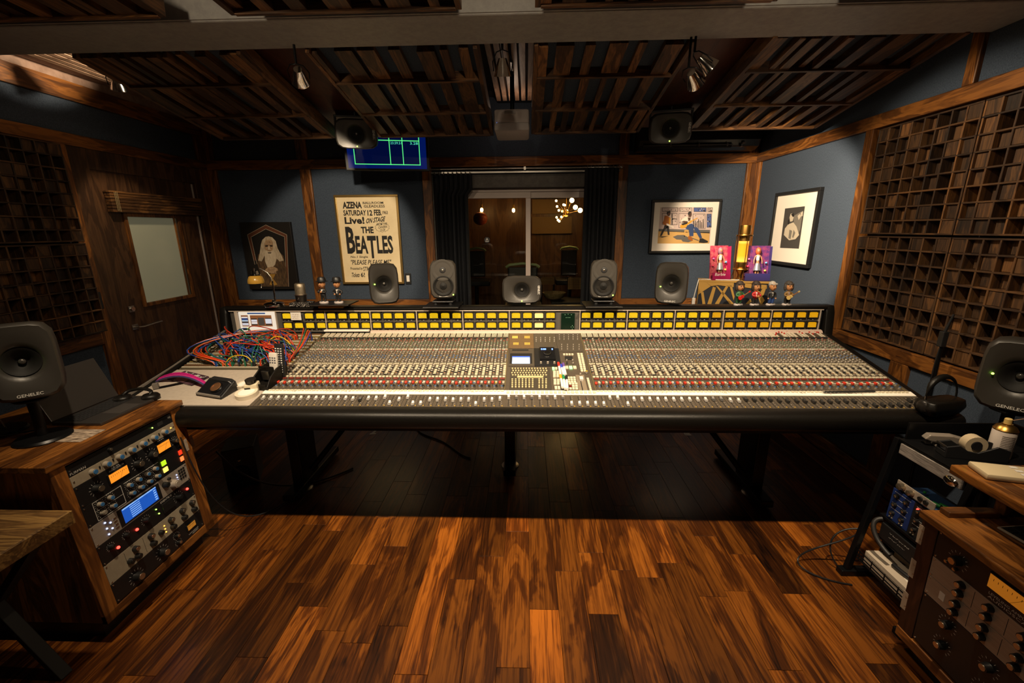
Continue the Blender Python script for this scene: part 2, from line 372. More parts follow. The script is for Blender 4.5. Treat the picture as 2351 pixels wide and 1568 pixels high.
# ------------------------------------------------------------------ wooden block diffusers on the side walls
PB = .0786
fin_v = MB().box(0, .105, -.0045, .0045, 0, PB*8).mesh('upright_fin', M_DIFF, 0, .0015, 1)
fin_h = MB().box(.002, .1055, 0, PB*8, -.0045, .0045).mesh('cross_fin', wood('old_diffuser_wood_cross', DW, 1, 1.5, .65, .6, 1., 0, .4), 0, .0015, 1)
block = MB().box(0, .12, .005, PB-.005, .005, PB-.005).mesh('block', M_DIFF, 0, .002, 1)
rgd = random.Random(5)
def diffuser(x, y, z, side, label):
    """8 x 8 cells; local x points from the wall into the room, y along the wall"""
    M = Matrix.Translation((x, y, z)) @ Matrix.Diagonal((side, 1, 1, 1))
    t = thing('block_diffuser', label, 'acoustic panel', M, 'wooden block diffusers on the side walls')
    MB().box(-.03, -.012, 0, PB*8, 0, PB*8).build('back_board', M_DIFF, t)
    for i in range(9):
        j = .0045 if i == 0 else (-.0045 if i == 8 else 0)
        link('upright_fin', fin_v, t, Matrix.Translation((0, i*PB+j, 0))); link('cross_fin', fin_h, t, Matrix.Translation((0, 0, i*PB+j)))
    for i in range(8):
        for k in range(8):
            d = rgd.choice((-.11, -.095, -.08, -.07, -.06, -.045, -.03, -.02))
            if (i in (0, 7)) and (k in (0, 7)): d = -.018
            link('block', block, t, Matrix.Translation((d, i*PB, k*PB)))
XD = XR+.10
for n, y in enumerate((2.335, 1.70)):
    for k, z in enumerate((.912, 1.552)):
        diffuser(XD, y, z, -1, ('upper ' if k else 'lower ')+'wooden block diffuser '+('beside the tall framed photo' if n == 0 else 'behind the loudspeaker beyond the headphone stand'))
for k, z in enumerate((.905, 1.545)):
    diffuser(XL-.025, 2.335, z, 1, ('upper' if k else 'lower')+' wooden block diffuser beside the door')
# ------------------------------------------------------------------ door in the left wall
D0, D1, DT = 3.195, 4.19, 2.05
dr = struct(thing('door_1', 'dark wood door with a frosted window and a rolled blind', 'door')); del dr['category']
bx('door_casing', (XL-.03, XL+.012, 3.055, D0, 0, 2.188), M_DOOR, dr, .003); bx('door_casing', (XL-.03, XL+.012, D1+.02, 4.30, 0, 2.188), M_DOOR, dr, .003)
bx('door_casing', (XL-.03, XL+.012, D0, D1+.02, DT, 2.188), M_DOOR, dr, .003)
gz0, gz1, gy0, gy1 = 1.035, 1.725, 3.415, 3.92
lf = MB(); a, b = XL-.03, XL-.004
lf.box(a, b, D0, gy0, .01, DT).box(a, b, gy1, D1, .01, DT).box(a, b, gy0, gy1, .01, gz0).box(a, b, gy0, gy1, gz1, DT)
leaf = lf.build('door_leaf', M_DOOR, dr)
gl = MB(); t_ = .03
gl.box(b, b+.012, gy0-t_, gy0, gz0-t_, gz1+t_).box(b, b+.012, gy1, gy1+t_, gz0-t_, gz1+t_).box(b, b+.012, gy0, gy1, gz0-t_, gz0).box(b, b+.012, gy0, gy1, gz1, gz1+t_)
gl.build('glazing_bead', M_TRIMZ, dr, 0, .002)
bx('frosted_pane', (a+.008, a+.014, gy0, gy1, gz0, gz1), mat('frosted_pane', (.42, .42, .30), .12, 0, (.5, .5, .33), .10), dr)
bx('glass_edge_bar', (a+.006, b+.004, gy1-.03, gy1-.022, gz0, gz1), M_TRIMZ, dr)
bx('door_seal', (b, b+.006, D1-.022, D1-.006, .05, DT-.01), mat('pale_seal', (.5, .42, .38), .5), dr)
bl = MB()
for k in range(6): bl.box(b+.004, b+.05, 3.27, 4.20, 1.755+k*.024, 1.755+k*.024+.021)
bl.box(b+.004, b+.055, 3.265, 4.205, 1.895, 1.91)
bld = tag(bl.build('wooden_blind', wood('blind_wood', DW, 1, 1., .5), None, 0, .003), 'raised wooden slat blind above the frosted door window', 'blind')
cd_ = MB()
for k in range(3): cd_.tube([(b+.058, 3.30+.012*k, 1.9-.02*j+.004*math.sin(j*2+k)) for j in range(8)], .0018, 5)
cd_.build('pull_cord', mat('string', (.35, .26, .12), .8), bld)
MB().box(b, b+.008, 3.245, 3.297, .985, 1.035).build('lock_plate', M_STEEL, dr, 0, .003)
MB().cyl((b, 3.271, 1.01), (b+.022, 3.271, 1.01), .019, .017, 16).build('lock_cylinder', M_CHROME, dr, 40)
h = MB().box(b, b+.007, 3.24, 3.294, .845, .885); h.tube([(b, 3.262, .862), (b+.045, 3.262, .862), (b+.05, 3.30, .86), (b+.05, 3.40, .866), (b+.05, 3.475, .868)], .0085, 10)
h.build('lever_handle', M_STEEL, dr, 40)
# ------------------------------------------------------------------ window to the live room
wn = struct(thing('window_1', 'sliding window in pale frame looking into the dark live room', 'window')); del wn['category']
YW = YB+.10
rv = MB(); rv.box(WX0, WX1, YB, YW+.10, 2.00, 2.12); rv.box(WX0-.03, WX0, YB-.0, YW+.1, .56, 2.12); rv.box(WX1, WX1+.03, YB, YW+.1, .56, 2.12); rv.box(WX0, WX1, YB, YW+.1, .52, .57)
rv.build('window_reveal', noisy('dark_grey_reveal', (.10, .09, .08), (.14, .13, .115), 20, .6), wn)
MFR = mat('pale_aluminium', (.62, .52, .47), .4, .2)
fr = MB(); fr.box(WX0, WX1, YW, YW+.05, 1.965, 2.0); fr.box(WX0, WX1, YW, YW+.05, .57, .60)
fr.box(WX0, WX0+.04, YW, YW+.05, .6, 1.965).box(WX1-.04, WX1, YW, YW+.05, .6, 1.965); fr.build('outer_frame', MFR, wn, 0, .003)
def sash(xa, xb, y, th):
    s = MB(); s.box(xa, xb, y, y+.03, 1.905, 1.965).box(xa, xb, y, y+.03, .6, .65).box(xa, xa+th, y, y+.03, .65, 1.905).box(xb-th, xb, y, y+.03, .65, 1.905)
    o = s.build('sash', MFR, wn, 0, .003); bx('pane', (xa+th, xb-th, y+.012, y+.018, .65, 1.905), glass('window_glass', (.92, .93, .9)), o); return o
sash(WX0+.04, .048, YW-.015, .05); sash(.0, WX1-.04, YW+.02, .05)
# curtains
M_CURT = noisy('black_velvet', (.004, .005, .008), (.010, .012, .017), 120, .85, 0, (1, 1, .2))
def curtain(xa, xb, zt, label, seed, tuck):
    rg = random.Random(seed); n = 90; vs = []; fs = []; rows = (0, .08, .12, .3, .6, 1)
    for z in rows:
        for i in range(n+1):
            u = i/n; a = math.sin(u*math.pi*2*8+seed)*.022+math.sin(u*math.pi*2*19+seed*2)*.006
            x = xa+(xb-xa)*u
            if tuck and z > .1: x += (.06 if tuck > 0 else -.06)*(u if tuck < 0 else 1-u)*0 - tuck*.05*u*(1 if tuck > 0 else -1)
            vs.append((x, YB-.06+a*(.5 if z < .1 else 1)*(1+.3*z), zt-z*(zt-.55)))
    for r in range(len(rows)-1):
        for i in range(n): fs.append((r*(n+1)+i, r*(n+1)+i+1, (r+1)*(n+1)+i+1, (r+1)*(n+1)+i))
    m = MB(); m.add(vs, fs); t = thing('curtain', label, 'curtain', None, 'velvet curtains by the window')
    o = m.build('cloth', M_CURT, t, 60); so = o.modifiers.new('thick', 'SOLIDIFY'); so.thickness = .004
    for k in range(9):
        x = xa+.02+(xb-xa-.04)*k/8
        g = MB(); g.lathe([(.016, -.002), (.019, 0), (.016, .002), (.013, 0), (.016, -.002)], 12, 0, Matrix.Translation((x, YB-.06, zt+.012)) @ Matrix.Rotation(R(90), 4, 'Y'))
        g.build('curtain_ring', M_STEEL, t, 40)
curtain(-.90, -.52, 2.115, 'black velvet curtain drawn beside the gold-framed poster', 1, 1)
curtain(.565, .885, 2.155, 'black velvet curtain drawn beside the colour photo', 2, 0)
rd = MB(); rd.cyl((-.92, YB-.06, 2.165), (.9, YB-.06, 2.165), .008, None, 10).ball((.905, YB-.06, 2.165), .014, 10).box(-.02, .0, YB-.075, YB, 2.15, 2.18).box(-.92, .9, YB-.035, YB-.02, 2.13, 2.145)
tag(rd.build('curtain_rail', M_STEEL, None, 40), 'thin metal curtain rail above the window', 'curtain rail')
# ------------------------------------------------------------------ live room behind the glass
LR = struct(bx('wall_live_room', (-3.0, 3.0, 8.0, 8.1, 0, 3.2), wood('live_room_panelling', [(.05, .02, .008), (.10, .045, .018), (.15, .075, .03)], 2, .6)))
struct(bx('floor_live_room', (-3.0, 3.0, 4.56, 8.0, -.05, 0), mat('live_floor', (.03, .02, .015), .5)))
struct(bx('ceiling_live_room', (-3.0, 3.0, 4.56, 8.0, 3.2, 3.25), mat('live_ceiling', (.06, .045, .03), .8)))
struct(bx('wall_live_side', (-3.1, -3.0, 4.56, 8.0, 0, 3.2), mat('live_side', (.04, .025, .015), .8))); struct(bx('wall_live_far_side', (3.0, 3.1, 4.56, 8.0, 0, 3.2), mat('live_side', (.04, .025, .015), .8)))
M_BULB = mat('bulb_glow', (1, .8, .4), .3, 0, (1, .55, .16), 30)
def pendant(px, py, Y, label):
    p = at(px, py, 1, Y); t = thing('pendant_lamp', label, 'lamp', p)
    MB().ball((0, 0, 0), .026, 12, 0, 1, 1, 1.3).build('bulb', M_BULB, t, 60)
    MB().cyl((0, 0, .035), (0, 0, .09), .018, .016, 10).build('socket', M_BRASS, t, 40)
    MB().cyl((0, 0, .09), (0, 0, 3.2-p.z), .003, None, 5).build('flex', M_BLACK, t)
    lamp('POINT', 'pendant_light', p, 2.2, None, .05, col=(1, .55, .2))
pendant(1106, 482, 7.4, 'bare bulb pendant above the red lantern in the live room'); pendant(1179, 483, 7.4, 'bare bulb pendant close to the window mullion')
p = at(1103, 502, 1, 7.35); tag(MB().ball(p, .12, 14, 0, 1, 1, .9).build('paper_lantern', noisy('red_lantern', (.25, .03, .005), (.6, .12, .02), 30, .6), None, 60), 'red paper lantern seen through the left pane', 'lantern')
ch = thing('chandelier', 'spiky brass chandelier of small bulbs seen through the window', 'chandelier', at(1300, 490, 1, 7.0))
c0 = at(1300, 490, 1, 7.0); rc = random.Random(4)
MB().ball((0, 0, 0), .05, 10).build('hub', M_BRASS, ch, 60)
MB().cyl((0, 0, .03), (0, 0, 3.2-c0.z), .006, None, 6).build('rod', M_BRASS, ch)
for k, (px, py) in enumerate(((1313, 460), (1332, 483), (1321, 476), (1279, 474), (1294, 470), (1297, 471), (1291, 485), (1278, 499), (1289, 498), (1284, 508), (1302, 484), (1283, 483), (1281, 505), (1277, 461))):
    q = at(px, py, 1, 7.0+rc.uniform(-.3, .3))-c0
    am = MB().cyl((0, 0, 0), q, .004, None, 5).build('arm', M_BRASS, ch)
    MB().ball(q, .036 if k < 3 else .017, 10).build('bulb', M_BULB, am, 60)
lamp('POINT', 'chandelier_light', c0+Vector((0, 0, -.08)), 4, None, .1, col=(1, .6, .25))
a, b = at(1222, 458, 1, 7.9), at(1312, 536, 1, 7.9)
tag(bx('acoustic_board', (a.x, b.x, 7.9, 7.96, b.z, at(1222, 498, 1, 7.9).z), mat('tan_board', (.22, .14, .06), .8)), 'lower tan acoustic board on the live room wall', 'acoustic panel')
tag(bx('acoustic_board', (a.x, b.x, 7.9, 7.96, at(1222, 491, 1, 7.9).z, a.z), mat('tan_board', (.22, .14, .06), .8)), 'upper tan acoustic board on the live room wall', 'acoustic panel')
# chairs with green-edged backs, a bowl and a woven screen in the live room
def stool_chair(px, py, w, Y, label):
    p = at(px, py, 1, Y); t = thing('office_chair', label, 'chair', (p.x, Y, 0)); w2 = w/2
    m = MB(); m.tube([(-w2, 0, p.z-.03), (-w2*.8, -.01, p.z), (0, -.03, p.z+.02), (w2*.8, -.01, p.z), (w2, 0, p.z-.03)], .018, 8); m.build('head_bar', mat('green_trim', (.22, .30, .14), .4), t, 60)
    bx('backrest', (-w2*.9, w2*.9, .0, .05, p.z-.45, p.z-.03), M_BLACK, t, .02); bx('seat', (-.24, .24, -.45, .02, p.z-.55, p.z-.47), M_BLACK, t, .02)
    MB().cyl((0, -.2, .06), (0, -.2, p.z-.55), .03).build('column', M_BLKM, t, 40)
    for k in range(5):
        a = k*2*math.pi/5; MB().cyl((0, -.2, .07), (.28*math.cos(a), -.2+.28*math.sin(a), .035), .02, .015, 6).build('leg', M_BLKM, t)
stool_chair(1095, 572, .28, 7.1, 'office chair with a green-edged back behind the left pane')
stool_chair(1307, 569, .28, 7.1, 'office chair with a green-edged back below the chandelier')
stool_chair(1200, 608, .42, 5.45, 'office chair with a wide green-edged back close to the window')
t = thing('coffee_table', 'low dark table holding a woven bowl in the live room', 'table', (.95, 6.05, 0))
bx('table_top', (-.6, .5, -.25, .25, .60, .63), M_BLACK, t, .004)
for q in ((-.55, -.2), (.45, -.2), (-.55, .2), (.45, .2)): MB().cyl((q[0], q[1], 0), (q[0], q[1], .6), .02).build('leg', M_BLACK, t)
p = at(1272, 668, 1, 6.05)
bw = MB().lathe([(.06, 0), (.13, .03), (.17, .10), (.165, .10), (.12, .04), (.05, .015), (1e-6, .012)], 20, 0, Matrix.Translation((p.x, 6.05, .63)))
tag(bw.build('woven_bowl', noisy('straw', (.20, .14, .06), (.34, .26, .12), 40, .8), None, 50), 'pale woven bowl on the low live room table', 'bowl')
def cane(px0, px1, py0, py1, Y, label):
    a, b = at(px0, py1, 1, Y), at(px1, py0, 1, Y); t = thing('cane_screen', label, 'chair back', (a.x, Y, 0)); m = MB()
    for k in range(10): x = (b.x-a.x)*k/9; m.box(x-.008, x+.008, 0, .015, a.z, b.z)
    for k in range(7): z = a.z+(b.z-a.z)*k/6; m.box(-.008, b.x-a.x+.008, .002, .013, z-.009, z+.009)
    m.build('cane_weave', mat('cane', (.30, .17, .06), .7), t); w = b.x-a.x
    for x in (0, w): MB().cyl((x, .03, 0), (x, .03, b.z+.02), .015).build('post', M_BLACK, t)
cane(1305, 1345, 639, 663, 6.36, 'woven cane chair back behind the woven bowl')
cane(1243, 1272, 638, 652, 6.36, 'woven cane chair back partly behind the centre loudspeaker')

# round maker's sticker on the left pane
p = at(1118, 551, 1, YW-.016); sk = thing('window_sticker', 'round sticker with a white letter A on the window pane', 'sticker', frameM((p.x, YW-.006, p.z), (1, 0, 0), (0, 0, 1), (0, -1, 0)))
MB().lathe([(.030, 0), (.030, .0006)], 24).build('disc', M_BLACK, sk); g = MB(); write(g, 'A', -.014, .014, -.006, .020, .0008, None, 0, .03); g.build('letter', M_WHITE, sk); bx('underline', (-.018, .018, -.018, -.011, .0006, .0009), M_LIT, sk)
# ------------------------------------------------------------------ mixing console
CX0, CX1 = -2.02, 1.935           # left and right ends of the working surface
NA = (1.92, .762); NB = (2.035, .783); NC = (2.078, .792); ND = (2.765, .929)   # profile (y, z)
def zch(y): return NC[1]+(y-NC[0])*(ND[1]-NC[1])/(ND[0]-NC[0])
TCH = math.atan2(ND[1]-NC[1], ND[0]-NC[0])
NCH = Vector((0, -math.sin(TCH), math.cos(TCH)))
def chM(x, y, h=0):   # frame lying on the channel surface: local x right, y up the slope, z out
    return Matrix.Translation((x, y-math.sin(TCH)*h, zch(y)+math.cos(TCH)*h)) @ Matrix.Rotation(TCH, 4, 'X')
TFD = math.atan2(NB[1]-NA[1], NB[0]-NA[0])
def fdM(x, y): return Matrix.Translation((x, y, NA[1]+(y-NA[0])*math.tan(TFD))) @ Matrix.Rotation(TFD, 4, 'X')
def ry(c): return atp(1150, 690+c/4.898, (0, NC[0], NC[1]), NCH).y    # row on the photographed surface -> depth
con = thing('mixing_console', 'large-format analogue mixing console filling the room under yellow meters', 'mixing console')
M_PANEL = noisy('console_grey_panel', (.066, .051, .036), (.084, .066, .047), 200, .5)
M_METERP = mat('meter_panel_grey', (.075, .068, .060), .5)
M_EDGE = mat('pale_divider', (.55, .46, .38), .45)
# body under the surface
def prof(x0, x1, pts, name, m, parent=con, bevel=0, smooth=0):
    mb = MB(); n = len(pts); mb.add([(x0, y, z) for y, z in pts]+[(x1, y, z) for y, z in pts],
        [tuple(range(n)), tuple(range(n, 2*n))[::-1]]+[(i, n+i, n+(i+1) % n, (i+1) % n) for i in range(n)]); return mb.build(name, m, parent, smooth, bevel)
prof(-1.378, CX1+.05, [(1.925, .757), (1.925, .68), (2.1, .66), (2.75, .66), (3.02, .72), (3.02, .99), (2.83, .99), (2.825, .915), (2.765, .912), (2.078, .775), (2.03, .768)], 'body', M_BLKM)
prof(CX0-.03, -1.378, [(1.925, .752), (1.925, .68), (2.1, .66), (2.75, .66), (3.02, .72), (3.02, .99), (2.83, .99), (2.825, .90), (2.765, .90), (2.31, .815), (2.28, .805)], 'desk_body', M_BLKM)
arm = prof(-1.70, CX1+.07, [(1.932, .764), (1.885, .764), (1.858, .757), (1.845, .742), (1.842, .715), (1.85, .685), (1.865, .672), (1.932, .668)], 'armrest', M_LEATHER, con, .008, 50)
prof(CX0-.03, CX1+.05, [(1.95, .67), (1.95, .62), (2.2, .56), (2.9, .56), (2.9, .67)], 'underside_tray', M_BLACK)
# meter bridge
MB_Y = 2.792
brid = prof(CX0-.02, CX1+.02, [(MB_Y-.004, 1.082), (MB_Y-.006, 1.098), (MB_Y+.012, 1.106), (2.868, 1.106), (2.885, 1.06), (2.885, 1.0), (MB_Y+.032, 1.0), (MB_Y+.032, 1.082)], 'bridge_top', M_LEATHER, con, .003)
prof(CX0, CX1, [(MB_Y+.012, .93), (MB_Y+.012, 1.082), (MB_Y+.03, 1.082), (MB_Y+.03, .93)], 'meter_back_panel', M_METERP)
prof(CX0-.001, CX1, [(MB_Y-.002, 1.076), (MB_Y-.002, 1.084), (MB_Y+.01, 1.084), (MB_Y+.01, 1.076)], 'bridge_lip', M_EDGE)
for s, x in ((-1, CX0-.07), (1, CX1+.015)):    # padded cheeks
    q = 0 if s < 0 else .030
    prof(x, x+.055, [(1.93, .66), (1.93, .772-q), (2.08, .80-q), (2.77, .945-q), (2.785, 1.06), (2.80, 1.105), (2.87, 1.105), (3.02, .98), (3.02, .66)], 'end_cheek', M_LEATHER, con, .012 if s < 0 else .006, 50)
# bays
BX = [-1.357, -1.049, -.735, -.423, -.111, .359, .670, .982, 1.298, 1.606, 1.917]
W8 = .311
for x in [-1.357]+BX[1:]+[-1.70]: bx('bay_divider', (x-.002, x+.002, MB_Y-.003, MB_Y+.012, .935, 1.078), M_EDGE, con)
# VU meters: one shared shape, four across and two down in every bay
M_VU = mat('yellow_meter_glow', (.16, .11, .004), .4, 0, (1, .60, .008), .74)
M_VUB = mat('meter_bezel', (.02, .018, .015), .4)
M_VUP = mat('pale_meter', (.6, .45, .2), .4, 0, (1, .66, .2), .55)
mw, mh = .056, .036
face = MB().add([(-mw/2, .004, 0), (mw/2, .004, 0), (mw/2, .004, mh*.86), (mw*.3, .004, mh*.97), (0, .004, mh), (-mw*.3, .004, mh*.97), (-mw/2, .004, mh*.86)], [(0, 1, 2, 3, 4, 5, 6)])
face_y = face.mesh('meter_face', M_VU); face_a = face.mesh('meter_face', mat('amber_yellow_meter_glow', (.13, .08, .004), .4, 0, (1, .45, .005), .60)); face_p = face.mesh('meter_face', M_VUP)
bz = MB(); q = .0055
bz.box(-mw/2-q, mw/2+q, 0, .013, -q, 0).box(-mw/2-q, mw/2+q, -.003, .013, mh, mh+q).box(-mw/2-q, -mw/2, 0, .013, 0, mh).box(mw/2, mw/2+q, 0, .013, 0, mh).box(-mw/2, mw/2, .005, .013, 0, mh)
bez = bz.mesh('bezel', M_VUB)
ndl = {}
def needle(a):
    k = round(a, 1)
    if k not in ndl:
        c, s = math.cos(k), math.sin(k); n = MB(); L = mh*1.0
        n.add([(.004*0+s*.012-.0007*c, .0032, c*.012*0+.004), (s*.012+.0007*c, .0032, .004), (s*L+.0005*c, .0032, c*L*.85), (s*L-.0005*c, .0032, c*L*.85)], [(0, 1, 2, 3)]); ndl[k] = n.mesh('needle', M_INK)
    return ndl[k]
rgm = random.Random(9); tick = MB()
def meter(x, z, pale=False, ang=None):
    o = link('vu_meter', bez, con, Matrix.Translation((x, MB_Y-.001, z)))
    f = link('meter_face', face_p if pale else (face_a if x > 1.25 else face_y), o, Matrix())
    if not pale: link('needle', needle(-.85+rgm.random()*.12 if ang is None else ang), o, Matrix())
    tick.box(x-.022, x-.019, MB_Y+.009, MB_Y+.012, z-.017, z-.0135).box(x+.001, x+.008, MB_Y+.009, MB_Y+.012, z-.017, z-.0135)
ZM = (1.028, .962)
for i, x0 in enumerate(BX[:-1]):
    if i == 4:
        for k in range(4):
            for z in ZM: meter(x0+.045+k*.0765, z, k == 2, 0 if (k == 3 and z > 1) else None)
        continue
    for k in range(4):
        for z in ZM: meter(x0+.040+k*.0770, z)
for k in range(4):
    for z in ZM:
        if k == 1 and z > 1: continue
        meter(-1.357-.300+.032+k*.0775, z)
stuff(tick.build('channel_numbers', M_LIT, con))
# plain blanking of the bay with the dark display
dsp = bx('correlation_display', (.235, .325, MB_Y, MB_Y+.012, .945, 1.06), mat('dark_green_screen', (.004, .014, .008), .15), con, .002)
mk = MB()
for dx, dz in ((-.02, .104), (0, .108), (.022, .104), (-.012, .084), (.0, .084), (.012, .084), (.03, .03), (.022, .02), (.036, .02), (.03, .006)): mk.box(.28+dx-.002, .28+dx+.002, MB_Y-.002, MB_Y, .945+dz, .945+dz+.002)
mk.build('display_marks', mat('dim_green_print', (.3, .45, .3), .5, 0, (.3, .6, .35), .5), dsp)
# screen at the left end of the bridge
sx0, sx1, sz0, sz1 = -1.955, -1.705, .937, 1.074
sc = bx('plugin_screen', (sx0, sx1, MB_Y-.004, MB_Y+.012, sz0, sz1), mat('white_screen', (.30, .28, .26), .4, 0, (1, .88, .72), .62), con, .002)
def sp(x0, x1, z0, z1, n, col, e=.5):   # a flat block of the screen picture, in fractions of the screen
    W_, H_ = sx1-sx0, sz1-sz0
    return bx(n, (sx0+x0*W_, sx0+x1*W_, MB_Y-.0055, MB_Y-.004, sz0+z0*H_, sz0+z1*H_), mat('screen_'+'_'.join(str(int(c*100)) for c in col), col, .4, 0, col, e), sc)
sp(.26, .75, .90, .97, 'title_bar', (.05, .10, .25)); sp(.07, .26, .28, .84, 'plugin_tile', (.20, .08, .03)); sp(.32, .91, .28, .84, 'plugin_tile', (.20, .08, .03)); sp(.07, .18, .08, .2, 'plugin_tile', (.01, .01, .01)); sp(.18, .26, .08, .2, 'plugin_tile', (.25, .6, .08))
for a, b, c, d, col in ((.08, .25, .70, .77, (.6, .6, .65)), (.08, .25, .60, .69, (.02, .05, .2)), (.08, .25, .53, .6, (.35, .5, .7)), (.08, .25, .46, .52, (.02, .02, .02)), (.08, .25, .33, .45, (.5, .55, .7)), (.34, .50, .52, .62, (.55, .6, .75)), (.34, .5, .40, .5, (.6, .62, .7)), (.34, .5, .34, .39, (.02, .02, .02)), (.34, .5, .63, .68, (.02, .02, .02)), (.53, .70, .34, .72, (.05, .045, .04)), (.73, .90, .42, .66, (.5, .58, .75)), (.73, .90, .34, .40, (.02, .02, .02)), (.73, .9, .67, .71, (.02, .02, .02))):
    sp(a, b, c, d, 'tile_detail', col).location.y -= .0008
bx('edge_strip', (sx0-.03, sx0-.012, MB_Y-.001, MB_Y+.012, .935, 1.078), M_EDGE, con)
crd = tag(bx('paper_label', (-1.588, -1.517, MB_Y-.014, MB_Y-.0125, 1.020, 1.073), M_WHITE, None), 'white paper note hiding one yellow meter near the screen', 'note')
lt = MB(); MW = frameM((-1.588, MB_Y-.0145, 1.020), (1, 0, 0), (0, 0, 1), (0, -1, 0))
for k in range(3): scrawl(lt, .012, .058, .036-k*.013, .042-k*.013, 0, MW, 0, k)
lt.build('lettering', mat('brown_ink', (.25, .10, .04), .7), crd)
# ledge between meters and channel strips, with its lettering
led = prof(-1.05, CX1, [(2.762, .930), (2.790, .934), (2.790, .948), (2.772, .944)], 'meter_ledge', mat('pinkish_ledge', (.50, .38, .31), .5))
wl = MB(); ML = frameM((0, 2.7725, .9315), (1, 0, 0), (0, .75, .66), (0, -.66, .75))
write(wl, 'SOLID STATE LOGIC   OXFORD ENGLAND   SL4000 G', -.02, .25, .003, .011, .0016, frameM((0, 2.766, .932), (1, 0, 0), (0, .58, .81), (0, -.81, .58))); wl.build('ledge_lettering', M_INK, led)
bx('white_bar', (-1.362, -1.055, 2.755, 2.778, .945, .956), M_WHITE, con, .002)
# working surface
prof(-1.375, CX1, [(NC[0], NC[1]), (ND[0], ND[1]), (ND[0], ND[1]-.012), (NC[0], NC[1]-.012)], 'channel_surface', M_PANEL)
FDX0 = -1.375
prof(FDX0, CX1, [NA, NB, (NB[0], NB[1]-.012), (NA[0], NA[1]-.012)], 'fader_panel', M_PANEL)
scr = prof(FDX0, CX1, [(NB[0]+.002, NB[1]+.002), (NC[0]-.006, NC[1]+.002), (NC[0]-.006, NC[1]-.008), (NB[0]+.002, NB[1]-.008)], 'scribble_strip', mat('white_tape', (.85, .80, .70), .6))
# channel strips ------------------------------------------------
XS = [BX[i]+.001+W8/8*(k+.5)*1. for i in range(4) for k in range(8)]+[BX[i]+.001+W8/8*(k+.5) for i in range(5, 10) for k in range(8)]
cwid = W8/8
def km(r, h, capcol, name, n=8):
    m = MB(); m.lathe([(r*1.12, 0), (r*1.12, h*.3), (r, h*.35), (r*.92, h)], n, 0); m.lathe([(r*.93, h), (r*.9, h*1.06), (1e-6, h*1.08)], n, 1)
    m.box(-.0006, .0006, 0, r*.9, h*1.05, h*1.12, 2); return m
M_KB = mat('knob_grey', (.25, .215, .17), .45); M_KD = mat('knob_dark', (.03, .03, .03), .4)
CAPS = {'red': (.34, .05, .03), 'green': (.10, .20, .12), 'blue': (.05, .13, .33), 'grey': (.42, .37, .31), 'black': (.02, .02, .02), 'yellow': (.55, .36, .03), 'brown': (.25, .13, .07), 'white': (.6, .56, .48)}
CM = {k: mat('cap_'+k, v, .45) for k, v in CAPS.items()}
CKEYS = list(CAPS)
kn_geo = km(.0056, .011, None, 'k'); knob_me = {}
def knob_mesh(c, dark=False):
    k = (c, dark)
    if k not in knob_me: knob_me[k] = kn_geo.mesh('knob', [M_KD if dark else M_KB, CM[c], M_INK])
    return knob_me[k]
bulk = MB(); BM = [M_KB, M_KD, M_INK]+[CM[c] for c in CKEYS]
def bulk_knob(x, y, c, dark=False, s=1.):
    T = chM(x, y) @ Matrix.Scale(s, 4); r, h = .0052, .010
    bulk.lathe([(r*1.1, 0), (r, h)], 7, 1 if dark else 0, T); bulk.lathe([(r*.98, h), (1e-6, h*1.1)], 7, 3+CKEYS.index(c), T)
M_BTN = M_CREAM; bbulk = MB(); BTM = [M_CREAM, M_KD, mat('dark_red_button', (.16, .02, .012), .4), M_WHITE]
btn_me = MB().box(-.0072, .0072, -.0052, .0052, 0, .008).mesh('button', M_CREAM, 0, .0012, 1)
rbtn_me = MB().box(-.0135, .0135, -.0058, .0058, 0, .007).mesh('cut_button', BTM[2], 0, .0012, 1)
def bb(x, y, w, d, h, mi=0): bbulk.box(-w/2, w/2, -d/2, d/2, 0, h, mi, chM(x, y))
red_me = MB().box(-.0065, .0065, -.0085, .0085, 0, .012).mesh('red_fader_cap', mat('red_cap', (.55, .035, .015), .35), 0, .002, 1)
cap_me = (lambda m: m.add([(-.0062, -.012, .004), (.0062, -.012, .004), (.0062, .012, .004), (-.0062, .012, .004), (-.0055, -.0115, .017), (.0055, -.0115, .017), (.0055, -.002, .012), (-.0055, -.002, .012), (.0055, .002, .012), (-.0055, .002, .012), (.0055, .0115, .017), (-.0055, .0115, .017)],
        [(0, 3, 2, 1), (4, 5, 6, 7), (7, 6, 8, 9), (9, 8, 10, 11), (0, 1, 5, 4), (3, 11, 10, 2), (1, 2, 10, 8, 6, 5), (0, 4, 7, 9, 11, 3)]))(MB())
M_CAPW = mat('fader_cap_white', (.62, .58, .54), .4); M_CAPG = mat('fader_cap_grey', (.18, .17, .16), .4); M_CAPK = mat('fader_cap_black', (.03, .028, .026), .4)
capW, capG, capK = (cap_me.mesh('fader_cap', m) for m in (M_CAPW, M_CAPG, M_CAPK))
seam = MB(); slots = MB(); wsl = MB(); dots = MB(); scl = MB()
rc = random.Random(21)
Y = lambda c: ry(c)
yS0, yS1 = Y(424), Y(368); yA = [Y(c) for c in (446, 464, 482, 500, 518, 536)]; yB1 = Y(553); yB = [Y(c) for c in (572, 592, 612, 634, 656, 678, 697)]; yB2 = Y(715)
yC = [Y(c) for c in (738, 760, 782, 806, 830)]; yD = Y(864); yE = Y(884); yF = Y(932); yG = Y(975); yH = Y(1024)
colA = ['red', 'red', 'green', 'green', 'grey', 'green']; colB = ['red', 'grey', 'brown', 'blue', 'blue', 'grey', 'grey']
NX = len(XS)
